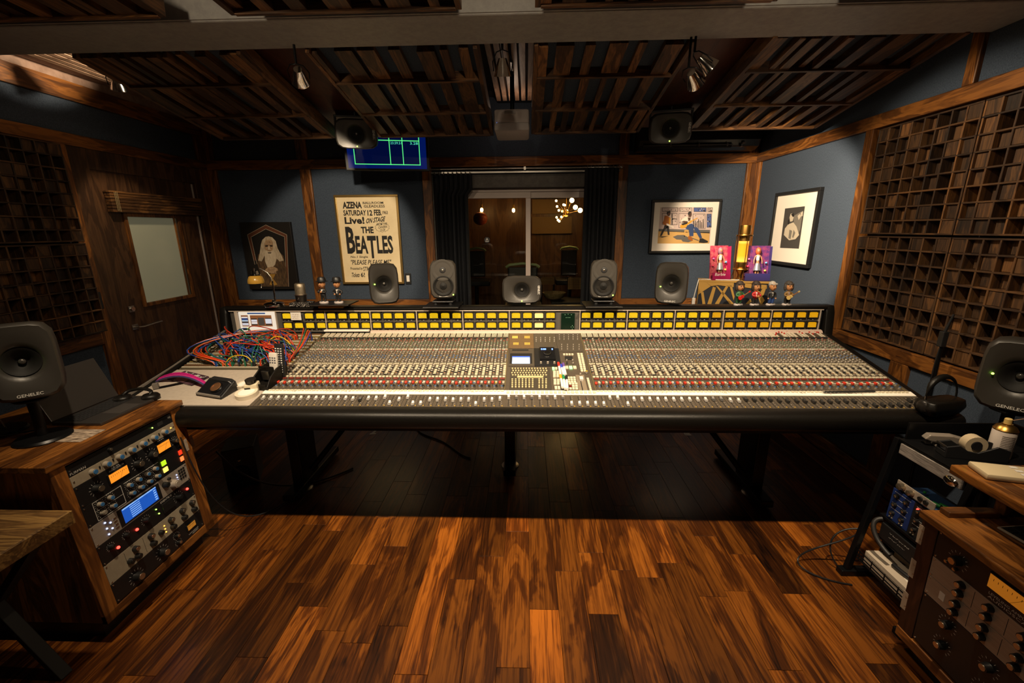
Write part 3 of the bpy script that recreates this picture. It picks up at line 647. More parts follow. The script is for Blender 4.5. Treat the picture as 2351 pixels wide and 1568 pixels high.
for i, x in enumerate(XS):
    last = i >= NX-8
    seam.box(x-cwid/2-.0006, x-cwid/2+.0006, NC[0], ND[0], 0, .0012, 0, Matrix(((1, 0, 0, 0), (0, 1, 0, 0), (0, math.tan(TCH), 1, NC[1]-NC[0]*math.tan(TCH)), (0, 0, 0, 1))))
    for k in range(4):   # small white level sliders at the top of the strip
        xx = x-cwid*.34+k*cwid*.205
        if not last or rc.random() < .45: wsl.box(-.0019, .0019, 0, (yS1-yS0)/math.cos(TCH)-.01, 0, .006, 0, chM(xx, yS0+.006))
        wsl.box(-.0026, .0026, -.012, .004, 0, .008, 1, chM(xx, yS0))
        if last and rc.random() < .5: wsl.box(-.0026, .0026, 0, .010, .002, .012, 2, chM(xx, yS0+.03+rc.random()*.05))
    for r, y in enumerate(yA):
        for d in (-.25, .25):
            if r == 0 and d < 0: continue
            bulk_knob(x+cwid*d, y+(.004 if d > 0 else -.004), colA[r] if rc.random() < .75 else rc.choice(('grey', 'brown', 'white')))
    for d in (-.33, -.11, .11, .33): bb(x+cwid*d, yB1, .006, .008, .006, 0 if rc.random() < .8 else 3)
    for r, y in enumerate(yB):
        for d in (-.25, .25): bulk_knob(x+cwid*d, y+(.003 if d > 0 else -.003), colB[r] if rc.random() < .7 else rc.choice(('grey', 'brown', 'white', 'grey')))
    for d in (-.33, -.11, .11, .33): bb(x+cwid*d, yB2, .0065, .008, .006, 0)
    for r, y in enumerate(yC):
        last_c = ('grey', 'grey', 'white', 'grey', 'brown')[r]
        bulk_knob(x-cwid*.25, y, last_c, r % 2 == 1, 1.1)
        bb(x+cwid*.25, y+.004, .014, .006, .004, 0); bb(x+cwid*.25, y-.006, .014, .006, .004, 0 if rc.random() < .85 else 1)
    for d in (-.24, .24): link('button', btn_me, con, chM(x+cwid*d, yD))
    link('cut_button', rbtn_me, con, chM(x+cwid*.05, yE))
    slots.box(-.0016, .0016, -.030, .012, 0, .0012, 0, chM(x-cwid*.22, yF))
    link('red_fader_cap', red_me, con, chM(x-cwid*.22, yF+rc.choice((0, 0, 0, 0, -.006, .002))))
    bb(x+cwid*.25, yF+.012, .011, .006, .006, 0 if rc.random() < .6 else 3); bb(x+cwid*.25, yF+.002, .011, .005, .006, 0)
    link('knob', knob_mesh(rc.choice(('grey', 'grey', 'yellow', 'blue', 'white'))), con, chM(x+cwid*.25, yF-.010))
    link('knob', knob_mesh('blue'), con, chM(x+cwid*.10, yG-.004))
    link('knob', knob_mesh('black', True), con, chM(x+cwid*.33, yG+.006))
    for d in (-.24, .24): link('button', btn_me, con, chM(x+cwid*d, yH))
    seam.box(x-cwid/2-.0006, x-cwid/2+.0006, 0, NB[0]-NA[0], 0, .0012, 0, fdM(0, NA[0]))
def fader(x, f, me):
    """f: 0 at the front end of the slot, 1 at the back"""
    slots.box(-.0014, .0014, .012, .104, 0, .0012, 0, fdM(x, NA[0])); link('fader_cap', me, con, fdM(x, NA[0]+.020+f*.074))
    dots.lathe([(.0042, 0), (.0036, .0014)], 8, 0, fdM(x+cwid*.35, NA[0]+.016))
    for k in range(6): scl.box(x+cwid*.16, x+cwid*.28, -.0003, .0003, 0, .0010, 0, fdM(0, NA[0]+.022+k*.015))
fl = [.60]*8+[.62, .62, .62, .62, .55, .45, .62, .62]+[.78, .06, .5, .8, .04, .04, .5, .5]+[.52, .45, .5, .5, .0, .5, .5, .62]
fr_ = [.05, .8, .8, .05, .62, .62, .62, .6]+[.62]*6+[.7, .7]+[.55, .52, .66, .62, .66, .64, .52, .5]+[.5, .5, .45, .4, .45, .5, .5, .5]+[.2, .05, .1, .1, .1, .12, .62, .62]
for i, x in enumerate(XS):
    if i < 32: fader(x, fl[i], capK if i == 13 else capW)
    else:
        j = i-32; fader(x, fr_[j], capW if j < 14 or j in (16, 17) else (capK if j > 17 else capG))
for k in range(12):
    fader(-.111+.024+k*.0388, .82 if k < 8 else .08, capW if k % 2 == 0 or k > 7 else capG)
stuff(bulk.build('knob_rows', BM, con)); stuff(bbulk.build('button_rows', BTM, con)); stuff(seam.build('strip_seams', M_KD, con)); stuff(slots.build('fader_slots', M_INK, con))
stuff(wsl.build('level_sliders', [mat('slider_white', (.72, .64, .50), .45), M_KD, mat('slider_red', (.5, .04, .03), .4)], con)); stuff(dots.build('yellow_fader_dots', mat('ochre_dot', (.32, .20, .03), .5), con)); stuff(scl.build('fader_scale', M_LIT, con))
for x in BX: bx('bay_seam', (x-.0016, x+.0016, 0, (ND[0]-NC[0])/math.cos(TCH), .0, .003), mat('seam_brass', (.16, .12, .05), .4), con).matrix_local = chM(0, NC[0])
# handwriting on the scribble strip
hw = MB(); rg = random.Random(2); MS = frameM((0, NB[0]+.004, NB[1]+.0035), (1, 0, 0), (0, .975, .222), (0, -.222, .975))
x = -1.3
while x < 1.85:
    w = rg.uniform(.02, .045)
    if rg.random() < .6: scrawl(hw, x, x+w, .012, .022, 0, MS, 0, int(x*1000))
    hw.box(x-.014, x-.0132, .002, .034, 0, .0003, 0, MS); x += rg.choice((.078, .117, .078, .155))
stuff(hw.build('handwriting', mat('grey_pencil', (.25, .22, .2), .7), scr))
# pen lying across the far right end of the scribble strip
pn = thing('pen', 'black pen lying across the far end of the white scribble strip', 'pen', frameM((1.50, 2.05, .795), (.999, .04, .0), (-.04, .999, 0), (0, 0, 1)))
MB().cyl((0, 0, .004), (.25, 0, .004), .0042, None, 8).build('barrel', M_BLACK, pn, 40); MB().cyl((-.018, 0, .004), (0, 0, .004), .001, .004, 8).build('tip', M_BLACK, pn, 40); bx('clip', (.20, .245, -.0015, .0015, .008, .011), M_STEEL, pn)
# ------------------------------------------------------------------ centre section (master, total recall computer)
cs = lambda cx, cy: atp(1130+cx/5.407, 690+cy/5.407, (0, NC[0], NC[1]), NCH)     # pixel of the close crop -> point on the surface
def cpatch(name, x0, y0, x1, y1, h, m, parent=con, bevel=.001):
    a = cs((x0+x1)/2, y1); b = cs((x0+x1)/2, y0); l = cs(x0, (y0+y1)/2).x; r = cs(x1, (y0+y1)/2).x
    L = (b.y-a.y)/math.cos(TCH); o = MB().box(l, r, 0, L, 0, h).build(name, m, parent, 0, bevel)
    o.matrix_local = (chM(0, a.y) if parent is con else parent.matrix_local.inverted() @ chM(0, a.y)); return o
M_MID = noisy('brown_grey_panel', (.062, .050, .036), (.078, .064, .047), 200, .5)
cpatch('light_panel', 212, 415, 515, 595, .004, noisy('bronze_panel', (.16, .10, .05), (.22, .14, .07), 200, .4, .3))
for x0, y0, w, e in ((250, 447, 70, 1.6), (400, 447, 70, .6), (262, 528, 70, .6), (402, 528, 70, .6)):
    for k in range(4): cpatch('lit_legend', x0+k*w/4, y0, x0+k*w/4+w/5, y0+28, .0055, mat('legend_%g' % e, (.5, .3, .05), .4, 0, (1, .55, .1), e*.5))
cpatch('compressor_panel', 517, 415, 795, 595, .004, M_MID)
cpatch('monitor_panel', 800, 415, 1095, 640, .004, M_MID)
mk = MB()
def ck(px, py, c='white', s=.8, dark=False):
    p = cs(px, py); T = chM(p.x, p.y, .004) @ Matrix.Scale(s, 4); link('knob', knob_mesh(c, dark), con, T)
for k in range(5):
    for j in range(3): ck(546+k*56, 475+j*22, 'white', .62)
for k in range(5):
    for j in range(3): ck(835+k*56, 440+j*26, 'white', .55)
for k in range(4):
    for j in range(3): ck(862+k*72, 560+j*28, 'grey', .62)
# disk drive / computer screen
cpatch('drive_surround', 212, 610, 520, 820, .006, M_MID); cpatch('drive_slot', 250, 620, 450, 634, .008, M_INK)
cpatch('screen_well', 220, 668, 495, 795, .0075, M_INK); cpatch('computer_screen', 248, 722, 468, 795, .009, mat('blue_white_screen', (.3, .4, .7), .3, 0, (.55, .68, 1), 1.1)); cpatch('screen_header', 248, 706, 468, 722, .009, mat('blue_header', (.05, .1, .5), .3, 0, (.05, .14, .7), .8))
# black monitor controller
cpatch('controller_panel', 525, 603, 840, 822, .006, M_BLACK); cpatch('controller_unit', 588, 610, 780, 755, .02, mat('black_gloss', (.008, .008, .009), .2), con, .004)
p = cs(682, 700); MB().lathe([(.020, 0), (.020, .008), (.017, .013), (1e-6, .013)], 24).build('volume_wheel', M_BLKM, con, 40).matrix_local = chM(p.x, p.y, .02)
MB().lathe([(.0208, .006), (.0212, .008), (.0205, .010)], 24).build('wheel_ring', M_STEEL, con, 40).matrix_local = chM(p.x, p.y, .02)
for x in (605, 630, 650, 735): cpatch('blue_readout', x, 632, x+18, 648, .0215, mat('blue_led', (.1, .2, .9), .4, 0, (.15, .3, 1), 2.2))
for x in (605, 690, 772): ck(x, 790, 'grey', 1.1)
# keyboard
cpatch('keyboard_plate', 222, 838, 725, 1110, .003, mat('keyboard_plate', (.05, .042, .03), .5))
M_KEY = mat('yellowed_key', (.55, .45, .24), .5); key_me = MB().box(-.0042, .0042, -.0045, .0045, 0, .007).mesh('key', M_KEY, 0, .001, 1)
def key(px, py, me=key_me):
    p = cs(px, py); link('key', me, con, chM(p.x, p.y, .003))
for r in range(4):
    for k in range(13): key(252+k*34.5+(0, 8, -6, 4)[r]+(0), 856+r*27)
cpatch('space_bar', 310, 950, 635, 968, .009, M_KEY)
for r in range(5):
    for k in range(7): key(250+k*42, 990+r*24)
    for k in range(3): key(583+k*43, 990+r*24+(6 if r > 2 else 0))
# right-hand master buttons
for k in range(2):
    for r in range(5): ck(0, 0) if False else cpatch('master_button', 755+k*42, 885+r*16, 790+k*42, 898+r*16, .008, M_CREAM)
    for r in range(4): cpatch('master_button', 762+k*42, 985+r*18, 797+k*42, 999+r*18, .008, M_CREAM)
    cpatch('master_button', 775+k*38, 1075, 806+k*38, 1112, .008, M_CREAM)
cpatch('green_lit_button', 745, 838, 775, 868, .008, mat('green_lit', (.3, .8, .3), .4, 0, (.4, 1, .4), .9)); cpatch('master_button', 782, 838, 810, 868, .008, M_CREAM)
for k in range(4): cpatch('master_button', 880+k*34, 668, 906+k*34, 684, .007, M_CREAM)
cpatch('mini_display', 905, 700, 998, 738, .006, M_INK)
for k in range(2):
    for r in range(9): cpatch('column_button', 1055+k*38+r*5.5, 660+r*26, 1085+k*38+r*5.5, 680+r*26, .006, M_CREAM)
for k in range(3):
    cpatch('master_button', 905+k*50, 822, 945+k*50, 855, .007, M_CREAM if k != 1 else mat('green_lit', (.3, .8, .3), .4))
    for r in range(3): cpatch('master_button', 932+k*36+r*4, 955+r*26, 962+k*36+r*4, 975+r*26, .007, M_CREAM)
    for r in range(3): cpatch('master_button' if (k, r) != (0, 1) else 'red_button', 950+k*38+r*3, 1030+r*30, 982+k*38+r*3, 1052+r*30, .007, M_CREAM if (k, r) != (0, 1) else BTM[2])
ck(925, 755, 'grey', .8); ck(998, 755, 'grey', .8); ck(928, 790, 'black', .8, True); ck(1003, 790, 'grey', .8); ck(1170, 908, 'yellow', 1.2); ck(1095, 930, 'grey', .9)
cpatch('fader_plate', 1055, 925, 1165, 1135, .002, mat('plate_tan', (.20, .16, .11), .5)); cpatch('master_fader_slot', 1104, 990, 1116, 1125, .003, M_INK); cpatch('master_fader_cap', 1085, 965, 1128, 1003, .014, M_CAPW)
for r in range(7): cpatch('master_button', 1172+r*6, 968+r*23, 1200+r*6, 986+r*23, .006, M_CREAM)
for k in range(21):
    cpatch('button', 178+k*53.5, 1132, 214+k*53.5, 1158, .007, M_CREAM)
# felt pens on the centre section
PC = [((820, 805), (850, 960), (.55, .03, .02), 'red'), ((852, 830), (890, 965), (.03, .06, .45), 'blue'), ((880, 815), (912, 955), (.14, .07, .28), 'purple'), ((845, 960), (872, 1115), (.65, .33, .02), 'orange'), ((880, 965), (905, 1130), (.02, .22, .08), 'green'), ((920, 970), (932, 1135), (.02, .02, .02), 'black')]
for a, b, c, n in PC:
    p, q = cs(*a), cs(*b); up = NCH*.017; t = thing('marker_pen', '%s-capped marker pen lying on the centre section' % n, 'pen', None, 'marker pens on the console')
    v = q-p; MB().cyl(p+up+v*.3, q+up, .0068, None, 10).build('barrel', M_WHITE, t, 40); MB().cyl(p+up, p+up+v*.33, .0073, None, 10).build('pen_cap', mat('pen_'+n, c, .35), t, 40)
# ------------------------------------------------------------------ patch bay and producer's desk at the left end
PX0, PX1 = CX0, -1.378
pb = prof(PX0, PX1, [(2.30, zch(2.30)-.004), (2.785, .925), (2.785, .912), (2.30, zch(2.30)-.018)], 'patch_bay', mat('patch_brown', (.07, .055, .03), .6))
jk = MB(); rows = 22
for r in range(rows):
    y = 2.31+r*.0212; c = [(.50, .44, .33), (.22, .16, .05), (.42, .36, .25), (.18, .09, .04)][(r*7 % 4) if r % 2 else 0]
    MB().box(PX0+.005, PX1-.003, 0, .0085, -.006, .001).build('jack_strip', mat('strip_%d' % int(c[0]*100), c, .5), con).matrix_local = chM(0, y)
    for k in range(48): jk.lathe([(.0022, .0006), (.0022, .0014)], 5, 0, chM(PX0+.012+k*.0128, y+.0145))
stuff(jk.build('jack_sockets', M_INK, con))
dsk = prof(PX0-.03, PX1, [(1.925, .764), (2.30, .826), (2.30, .812), (1.925, .752)], 'desk_plate', noisy('desk_pale_grey', (.40, .34, .28), (.45, .39, .32), 60, .5))
bx('desk_edge', (PX0-.03, PX1+.0, 1.915, 1.926, .735, .766), mat('grey_edge', (.16, .14, .12), .4), con)
prof(PX0-.04, PX0-.028, [(1.93, .764), (2.30, .826), (2.78, .93), (2.78, .955), (2.3, .85), (1.93, .785)], 'desk_side_lip', mat('grey_edge', (.16, .14, .12), .4))
hl = MB()
for k in (0, .05): hl.lathe([(.012, 0), (.012, .001)], 12, 0, Matrix.Translation((-1.80+k*.6, 1.955, .7695)), 1, .5)
hl.build('finger_holes', M_INK, con)
# legs and stretchers
def leg(x, y, n='leg'):
    m = MB(); m.box(x-.035, x+.035, y-.10, y+.10, .03, .66); m.build(n, M_BLKM, con, 0, .006)
    MB().lathe([(.06, 0), (.06, .01), (.03, .018), (.024, .03)], 16, 0, Matrix.Translation((x, y-.06, 0))).build('foot', M_STEEL, con, 40)
    bx('foot_rail', (x-.04, x+.04, y-.22, y+.40, .018, .06), M_BLKM, con, .006)
leg(-1.43, 2.42); leg(-.11, 2.72); leg(1.40, 2.42)
for x0, x1 in ((-1.38, -1.0), (1.35, 1.0)): MB().cyl((x0, 2.40, .12), (x1, 2.75, .60), .018, None, 8).build('diagonal_brace', M_BLKM, con, 40)
bx('cross_beam', (-1.9, 1.8, 2.66, 2.74, .50, .60), M_BLKM, con, .004)

prof(CX0-.02, CX1+.02, [(2.87, .985), (2.87, 1.0), (3.26, 1.0), (3.26, .985)], 'rear_deck', M_BLKM)
# ------------------------------------------------------------------ pictures and fittings on the walls
def plane_back(y):   # pixel -> (x, z) on a plane parallel to the back wall
    return lambda px, py: (lambda p: (p.x, p.z))(at(px, py, 1, y))
def layer(mb, pts, y, mi=0):
    mb.add([(x, y, z) for x, z in pts], [tuple(range(len(pts)))], mi)
def picture_frame(t, x0, x1, z0, z1, y, th, dp, m):
    """four frame bars on the back wall, front face at y"""
    for n, d in (('frame_bar', (x0, x1, y, y+dp, z1-th, z1)), ('frame_bar', (x0, x1, y, y+dp, z0, z0+th)), ('frame_bar', (x0, x0+th, y, y+dp, z0+th, z1-th)), ('frame_bar', (x1-th, x1, y, y+dp, z0+th, z1-th))):
        bx(n, d, m, t, .003)
# concert poster
C5 = lambda cx, cy: (500+cx/4.356, 380+cy/4.356)
yp = YB-.022; px0, px1, pz0, pz1 = -1.905, -1.263, 1.064, 1.946
po = thing('framed_poster', 'gold-framed cream concert poster with bold black lettering', 'poster', None)
picture_frame(po, px0, px1, pz0, pz1, yp-.012, .022, .03, mat('gold_frame', (.42, .27, .09), .3, .8))
bx('paper', (px0+.022, px1-.022, yp, yp+.012, pz0+.022, pz1-.022), noisy('cream_paper', (.78, .63, .38), (.84, .69, .43), 8, .7), po)
tx = MB(); Mp = frameM((0, yp-.001, 0), (1, 0, 0), (0, 0, 1), (0, -1, 0)); pl = plane_back(yp)
def ptext(s, cx0, cx1, cy0, cy1, **k):
    my, mx = (cy0+cy1)/2, (cx0+cx1)/2
    write(tx, s, pl(*C5(cx0, my))[0], pl(*C5(cx1, my))[0], pl(*C5(mx, cy1))[1], pl(*C5(mx, cy0))[1], 0, Mp, **k)
for s, a, b, c, d, k in (('AZENA', 1248, 1440, 362, 430, dict(bold=.045)), ('BALLROOM', 1450, 1655, 361, 385, dict(bold=.02)), ('GLEADLESS', 1460, 1670, 393, 420, dict(bold=.02)), ('SATURDAY', 1256, 1484, 445, 502, dict(bold=.035)),
        ('12', 1496, 1546, 445, 502, dict(bold=.035)), ('FEB.', 1562, 1640, 441, 501, dict(bold=.035)), ('1963', 1645, 1700, 453, 487, dict(bold=.02)), ('Live!', 1268, 1466, 512, 585, dict(bold=.035)), ('ON STAGE', 1478, 1668, 528, 580, dict(shear=.25, rise=.1, bold=.03)),
        ('THE', 1432, 1558, 612, 678, dict(bold=.04)), ('FROM THE', 1588, 1690, 578, 603, dict(shear=.2, rise=.08, bold=.015)), ('CAVERN', 1604, 1692, 607, 632, dict(shear=.2, rise=.08, bold=.015)), ('CLUB', 1620, 1672, 636, 657, dict(shear=.2, rise=.08, bold=.015)),
        ('B', 1285, 1372, 612, 882, dict(bold=.035)), ('EA', 1378, 1500, 703, 882, dict(bold=.035)), ('T', 1500, 1588, 703, 928, dict(bold=.035)), ('LES', 1592, 1752, 700, 882, dict(bold=.035)),
        ('No.1 Single', 1328, 1500, 902, 930, dict(shear=.15, bold=.015)), ('"PLEASE PLEASE ME"', 1326, 1728, 942, 990, dict(shear=.2, bold=.015)), ('Presented by', 1326, 1448, 1016, 1050, dict(shear=.1, bold=.015)), ('STR', 1455, 1512, 1012, 1056, dict(bold=.01)), ('Tickets', 1332, 1414, 1072, 1116, dict(shear=.25, bold=.02)), ('6!', 1430, 1472, 1070, 1116, dict(bold=.02))):
    ptext(s, a, b, c, d, **k)
star = []
for k in range(28):
    a = 2*math.pi*k/28; r = 1 if k % 2 else .86; star.append(C5(1645+74*r*math.cos(a), 618-50*r*math.sin(a)))
for k in range(28):
    (x, z), (x2, z2) = pl(*star[k]), pl(*star[(k+1) % 28]); n = Vector((z2-z, x-x2)).normalized()*.0012
    tx.add([(x-n.x, yp-.001, z-n.y), (x2-n.x, yp-.001, z2-n.y), (x2+n.x, yp-.001, z2+n.y), (x+n.x, yp-.001, z+n.y)], [(0, 1, 2, 3)])
tx.build('lettering', M_INK, po)
# painted portrait of an old bearded man
yq = YB-.02; po = thing('portrait_painting', 'dark unframed painting of an old man with a long white beard', 'painting')
qx0, qx1, qz0, qz1 = -2.895, -2.377, 1.016, 1.694
bx('canvas', (qx0, qx1, yq-.02, yq+.018, qz0, qz1), mat('black_canvas', (.008, .006, .005), .5), po, .002)
pl = plane_back(yq-.021); pt = MB()
PM = [mat('paint_rust', (.10, .03, .012), .6), mat('paint_line', (.35, .28, .2), .6), noisy('paint_robe', (.02, .010, .004), (.12, .065, .025), 40, .7, 0, (3, 1, .4)), noisy('paint_hair', (.30, .23, .15), (.55, .45, .32), 60, .7, 0, (3, 1, .4)), noisy('paint_skin', (.22, .13, .07), (.42, .28, .16), 40, .6), mat('paint_dark', (.02, .012, .008), .6), noisy('paint_beard', (.42, .33, .23), (.62, .52, .38), 70, .7, 0, (4, 1, .4)), mat('paint_gold', (.32, .17, .03), .5)]
def pp(pts, lay, mi): layer(pt, [pl(*C5(*p)) for p in pts], yq-.0205-.0006*lay, mi)
pp([(297, 692), (480, 594), (690, 692), (710, 1210), (690, 1210), (668, 712), (480, 634), (332, 716), (385, 950), (365, 950)], 1, 0)
for ln in (((297, 692), (480, 594), (690, 692), (710, 1210)), ((332, 716), (480, 634), (668, 712), (690, 1210)), ((297, 692), (372, 990)), ((332, 716), (392, 985))):
    for a, b in zip(ln, ln[1:]):
        n = Vector((b[1]-a[1], a[0]-b[0])).normalized()*2; pp([(a[0]-n.x, a[1]-n.y), (b[0]-n.x, b[1]-n.y), (b[0]+n.x, b[1]+n.y), (a[0]+n.x, a[1]+n.y)], 2, 1)
pp([(405, 890), (440, 860), (600, 850), (655, 900), (690, 1050), (705, 1210), (445, 1210), (425, 1080), (395, 980)], 3, 2)
pp([(430, 800), (445, 745), (480, 712), (510, 708), (545, 718), (580, 755), (600, 830), (640, 900), (660, 950), (620, 960), (560, 900), (470, 900), (440, 960), (405, 950), (420, 880)], 4, 3)
pp([(468, 770), (485, 745), (520, 738), (548, 752), (556, 800), (550, 850), (520, 870), (490, 865), (470, 830)], 5, 4)
pp([(468, 858), (490, 848), (520, 862), (550, 848), (572, 870), (590, 930), (575, 990), (545, 1025), (500, 1020), (475, 960)], 6, 6)
pp([(474, 800), (500, 794), (506, 808), (480, 814)], 7, 5); pp([(526, 794), (552, 798), (548, 813), (522, 808)], 7, 5); pp([(508, 805), (518, 805), (524, 842), (504, 842)], 7, 6); pp([(500, 868), (540, 868), (532, 878), (508, 878)], 8, 5)
pp([(470, 1050), (500, 1018), (560, 1010), (600, 1030), (605, 1050), (570, 1068), (500, 1075)], 8, 4)
for k in range(4): pp([(515+k*16, 1050), (527+k*16, 1046), (548+k*14, 1078), (538+k*14, 1082)], 9, 4)
pp([(510, 1085), (580, 1085), (570, 1105), (555, 1130), (540, 1130), (522, 1105)], 9, 7); pp([(545, 1130), (555, 1130), (600, 1190), (560, 1200), (520, 1190)], 9, 7)
pt.build('painted_figure', PM, po)
# framed colour photograph of guitar players
C8 = lambda cx, cy: (1460+cx/9.225, 430+cy/9.225)
yq = YB-.035; po = thing('framed_photograph', 'black-framed colour photo of a seated guitar player and a boy', 'picture')
fx0, fx1, fz0, fz1 = 1.226, 1.893, 1.357, 1.868
picture_frame(po, fx0, fx1, fz0, fz1, yq-.01, .024, .045, M_BLACK)
bx('mat_board', (fx0+.02, fx1-.02, yq+.004, yq+.014, fz0+.02, fz1-.02), mat('mat_white', (.90, .82, .72), .7), po)
pl = plane_back(yq+.003); pt = MB()
PM = [mat('print_pink', (.62, .48, .44), .6), mat('print_sand', (.62, .36, .11), .6), mat('print_black', (.015, .012, .012), .6), mat('print_blue', (.03, .06, .17), .6), mat('print_red', (.35, .10, .01), .6), mat('print_yellow', (.68, .34, .03), .6), mat('print_skin', (.09, .04, .025), .6), mat('print_grey', (.12, .11, .10), .6), mat('print_white', (.8, .7, .6), .6), mat('print_cobalt', (.08, .12, .32), .6)]
def pp(pts, lay, mi): layer(pt, [pl(*C8(*p)) for p in pts], yq+.003-.0005*lay, mi)
pp([(520, 425), (1630, 425), (1560, 1190), (455, 1190)], 0, 0)
pp([(475, 925), (1565, 960), (1548, 1190), (455, 1190)], 1, 1); pp([(483, 880), (1570, 905), (1562, 975), (478, 930)], 1, 7)
rg = random.Random(8)
for x0, y0, x1, y1, c in ((555, 430, 890, 515, 7), (925, 430, 1185, 515, 0), (1225, 428, 1490, 520, 9), (1520, 430, 1625, 520, 0), (555, 548, 878, 795, 0), (905, 550, 1120, 860, 0), (1205, 562, 1470, 880, 0), (1500, 562, 1600, 850, 9)):
    for a in ((x0, y0, x1, y0+8), (x0, y1-8, x1, y1), (x0, y0, x0+8, y1), (x1-8, y0, x1, y1)): pp([(a[0], a[1]), (a[2], a[1]), (a[2], a[3]), (a[0], a[3])], 2, 2)
    if c: pp([(x0+8, y0+8), (x1-8, y0+8), (x1-8, y1-8), (x0+8, y1-8)], 1, c if c == 9 else 0)
    for k in range(14):
        u, v = rg.uniform(x0+15, x1-30), rg.uniform(y0+15, y1-20); w, h = rg.uniform(5, 25), rg.uniform(8, 30); pp([(u, v), (u+w, v-3), (u+w*.8, v+h), (u-3, v+h*.8)], 2, rg.choice((2, 7, 8)))
for k in range(7): pp([(1215+k*34, 680+k % 3*30), (1230+k*34, 670+k % 3*30), (1240+k*33, 860), (1222+k*33, 870)], 2, 2)
pp([(755, 560), (775, 560), (775, 790), (755, 790)], 2, 2); pp([(780, 655), (865, 665), (865, 680), (780, 672)], 2, 2)
# boy
pp([(605, 800), (690, 810), (660, 870), (610, 900), (545, 1030), (505, 1035), (545, 930), (590, 860)], 3, 2); pp([(645, 830), (700, 820), (712, 1010), (675, 1010)], 3, 2)
pp([(605, 610), (660, 600), (735, 650), (730, 780), (695, 815), (590, 795), (560, 760), (590, 690)], 4, 4); pp([(700, 640), (735, 660), (720, 790), (700, 780)], 5, 5)
pp([(655, 560), (665, 515), (700, 505), (730, 525), (728, 580), (700, 615), (665, 600)], 5, 6); pp([(648, 560), (655, 515), (695, 500), (732, 520), (728, 545), (690, 540), (660, 580)], 6, 2)
pp([(640, 770), (670, 770), (805, 835), (790, 865), (650, 805)], 6, 8)
pp([(470, 1050), (540, 1040), (690, 1035), (560, 1065)], 2, 2)
# seated man
pp([(1025, 905), (1115, 905), (1112, 1020), (1098, 1020), (1095, 940), (1045, 940), (1035, 1045), (1018, 1045)], 3, 1)
pp([(780, 1050), (880, 1010), (1010, 1010), (1110, 1060), (1205, 1130), (1110, 1165), (990, 1150), (960, 1110), (860, 1105)], 3, 7); pp([(1170, 1060), (1330, 1120), (1330, 1140), (1170, 1080)], 3, 7)
pp([(1040, 850), (1090, 790), (1185, 770), (1225, 800), (1215, 1035), (1130, 1035), (1125, 900), (1060, 880)], 4, 3); pp([(1225, 840), (1300, 850), (1350, 920), (1400, 1070), (1350, 1085), (1290, 980), (1240, 900)], 4, 3)
pp([(1110, 1035), (1170, 1040), (1205, 1110), (1185, 1140), (1120, 1110), (1095, 1085)], 5, 4); pp([(1350, 1085), (1410, 1080), (1525, 1140), (1520, 1170), (1430, 1180), (1330, 1170)], 5, 2)
pp([(955, 690), (1050, 620), (1165, 640), (1190, 720), (1110, 800), (960, 760)], 5, 8); pp([(1095, 640), (1160, 640), (1150, 700), (1110, 720)], 6, 6)
pp([(1100, 570), (1110, 525), (1145, 512), (1180, 535), (1182, 590), (1160, 630), (1120, 625)], 6, 6); pp([(1098, 570), (1105, 530), (1145, 510), (1180, 530), (1150, 545), (1120, 590)], 7, 2)
pp([(930, 810), (1000, 770), (1110, 740), (1170, 690), (1180, 740), (1090, 800), (1060, 850), (980, 870), (940, 860)], 7, 5); pp([(960, 770), (1040, 745), (1100, 735), (1080, 775), (985, 805)], 8, 2); pp([(1150, 720), (1300, 640), (1308, 655), (1160, 740)], 8, 5); pp([(950, 740), (1010, 710), (1095, 720), (1090, 745), (1000, 750)], 9, 6)
pt.build('print', PM, po)
# framed black and white photograph on the right wall
xw = XR-.03; pl = lambda px, py: (lambda p: (p.y, p.z))(at(px, py, 0, xw)); po = thing('framed_photograph', 'black-framed monochrome photo of a singer on the side wall', 'picture')
y0, y1, z0, z1 = 3.395, 3.985, 1.29, 1.885
for d in ((xw, xw+.04, y0, y1, z1-.026, z1), (xw, xw+.04, y0, y1, z0, z0+.026), (xw, xw+.04, y0, y0+.026, z0+.026, z1-.026), (xw, xw+.04, y1-.026, y1, z0+.026, z1-.026)): bx('frame_bar', d, M_BLACK, po, .003)
bx('mat_board', (xw+.014, xw+.024, y0+.02, y1-.02, z0+.02, z1-.02), mat('mat_white', (.90, .82, .72), .7), po)
C7 = lambda cx, cy: (1400+cx/4.125, 360+cy/4.125); pt = MB(); pl = lambda px, py: (lambda p: (p.y, p.z))(at(px, py, 0, xw+.013))
PM = [mat('print_charcoal', (.06, .055, .05), .6), mat('print_mid', (.2, .18, .15), .6), mat('print_pale', (.6, .52, .40), .6), mat('print_black', (.015, .012, .012), .6)]
def pp(pts, lay, mi): pt.add([(xw+.013-.0006*lay, *pl(*C7(*p))) for p in pts], [tuple(range(len(pts)))], mi)
pp([(1660, 490), (1848, 468), (1790, 870), (1612, 862)], 0, 0)
pp([(1740, 560), (1830, 510), (1805, 690), (1770, 760), (1745, 700)], 1, 1); pp([(1780, 560), (1800, 540), (1815, 560), (1790, 600)], 2, 2); pp([(1810, 530), (1832, 515), (1828, 560), (1812, 565)], 2, 2)
pp([(1690, 640), (1740, 620), (1770, 660), (1795, 740), (1760, 780), (1700, 790), (1650, 740), (1660, 680)], 3, 2); pp([(1705, 575), (1715, 540), (1740, 535), (1745, 570), (1735, 610), (1710, 615)], 4, 2); pp([(1720, 545), (1742, 532), (1750, 560), (1738, 572)], 5, 3)
pp([(1690, 600), (1702, 590), (1700, 640), (1688, 640)], 5, 3); pp([(1705, 690), (1730, 700), (1715, 780), (1695, 770)], 5, 1); pp([(1745, 690), (1760, 720), (1740, 770), (1730, 760)], 5, 1)
pt.build('print', PM, po)
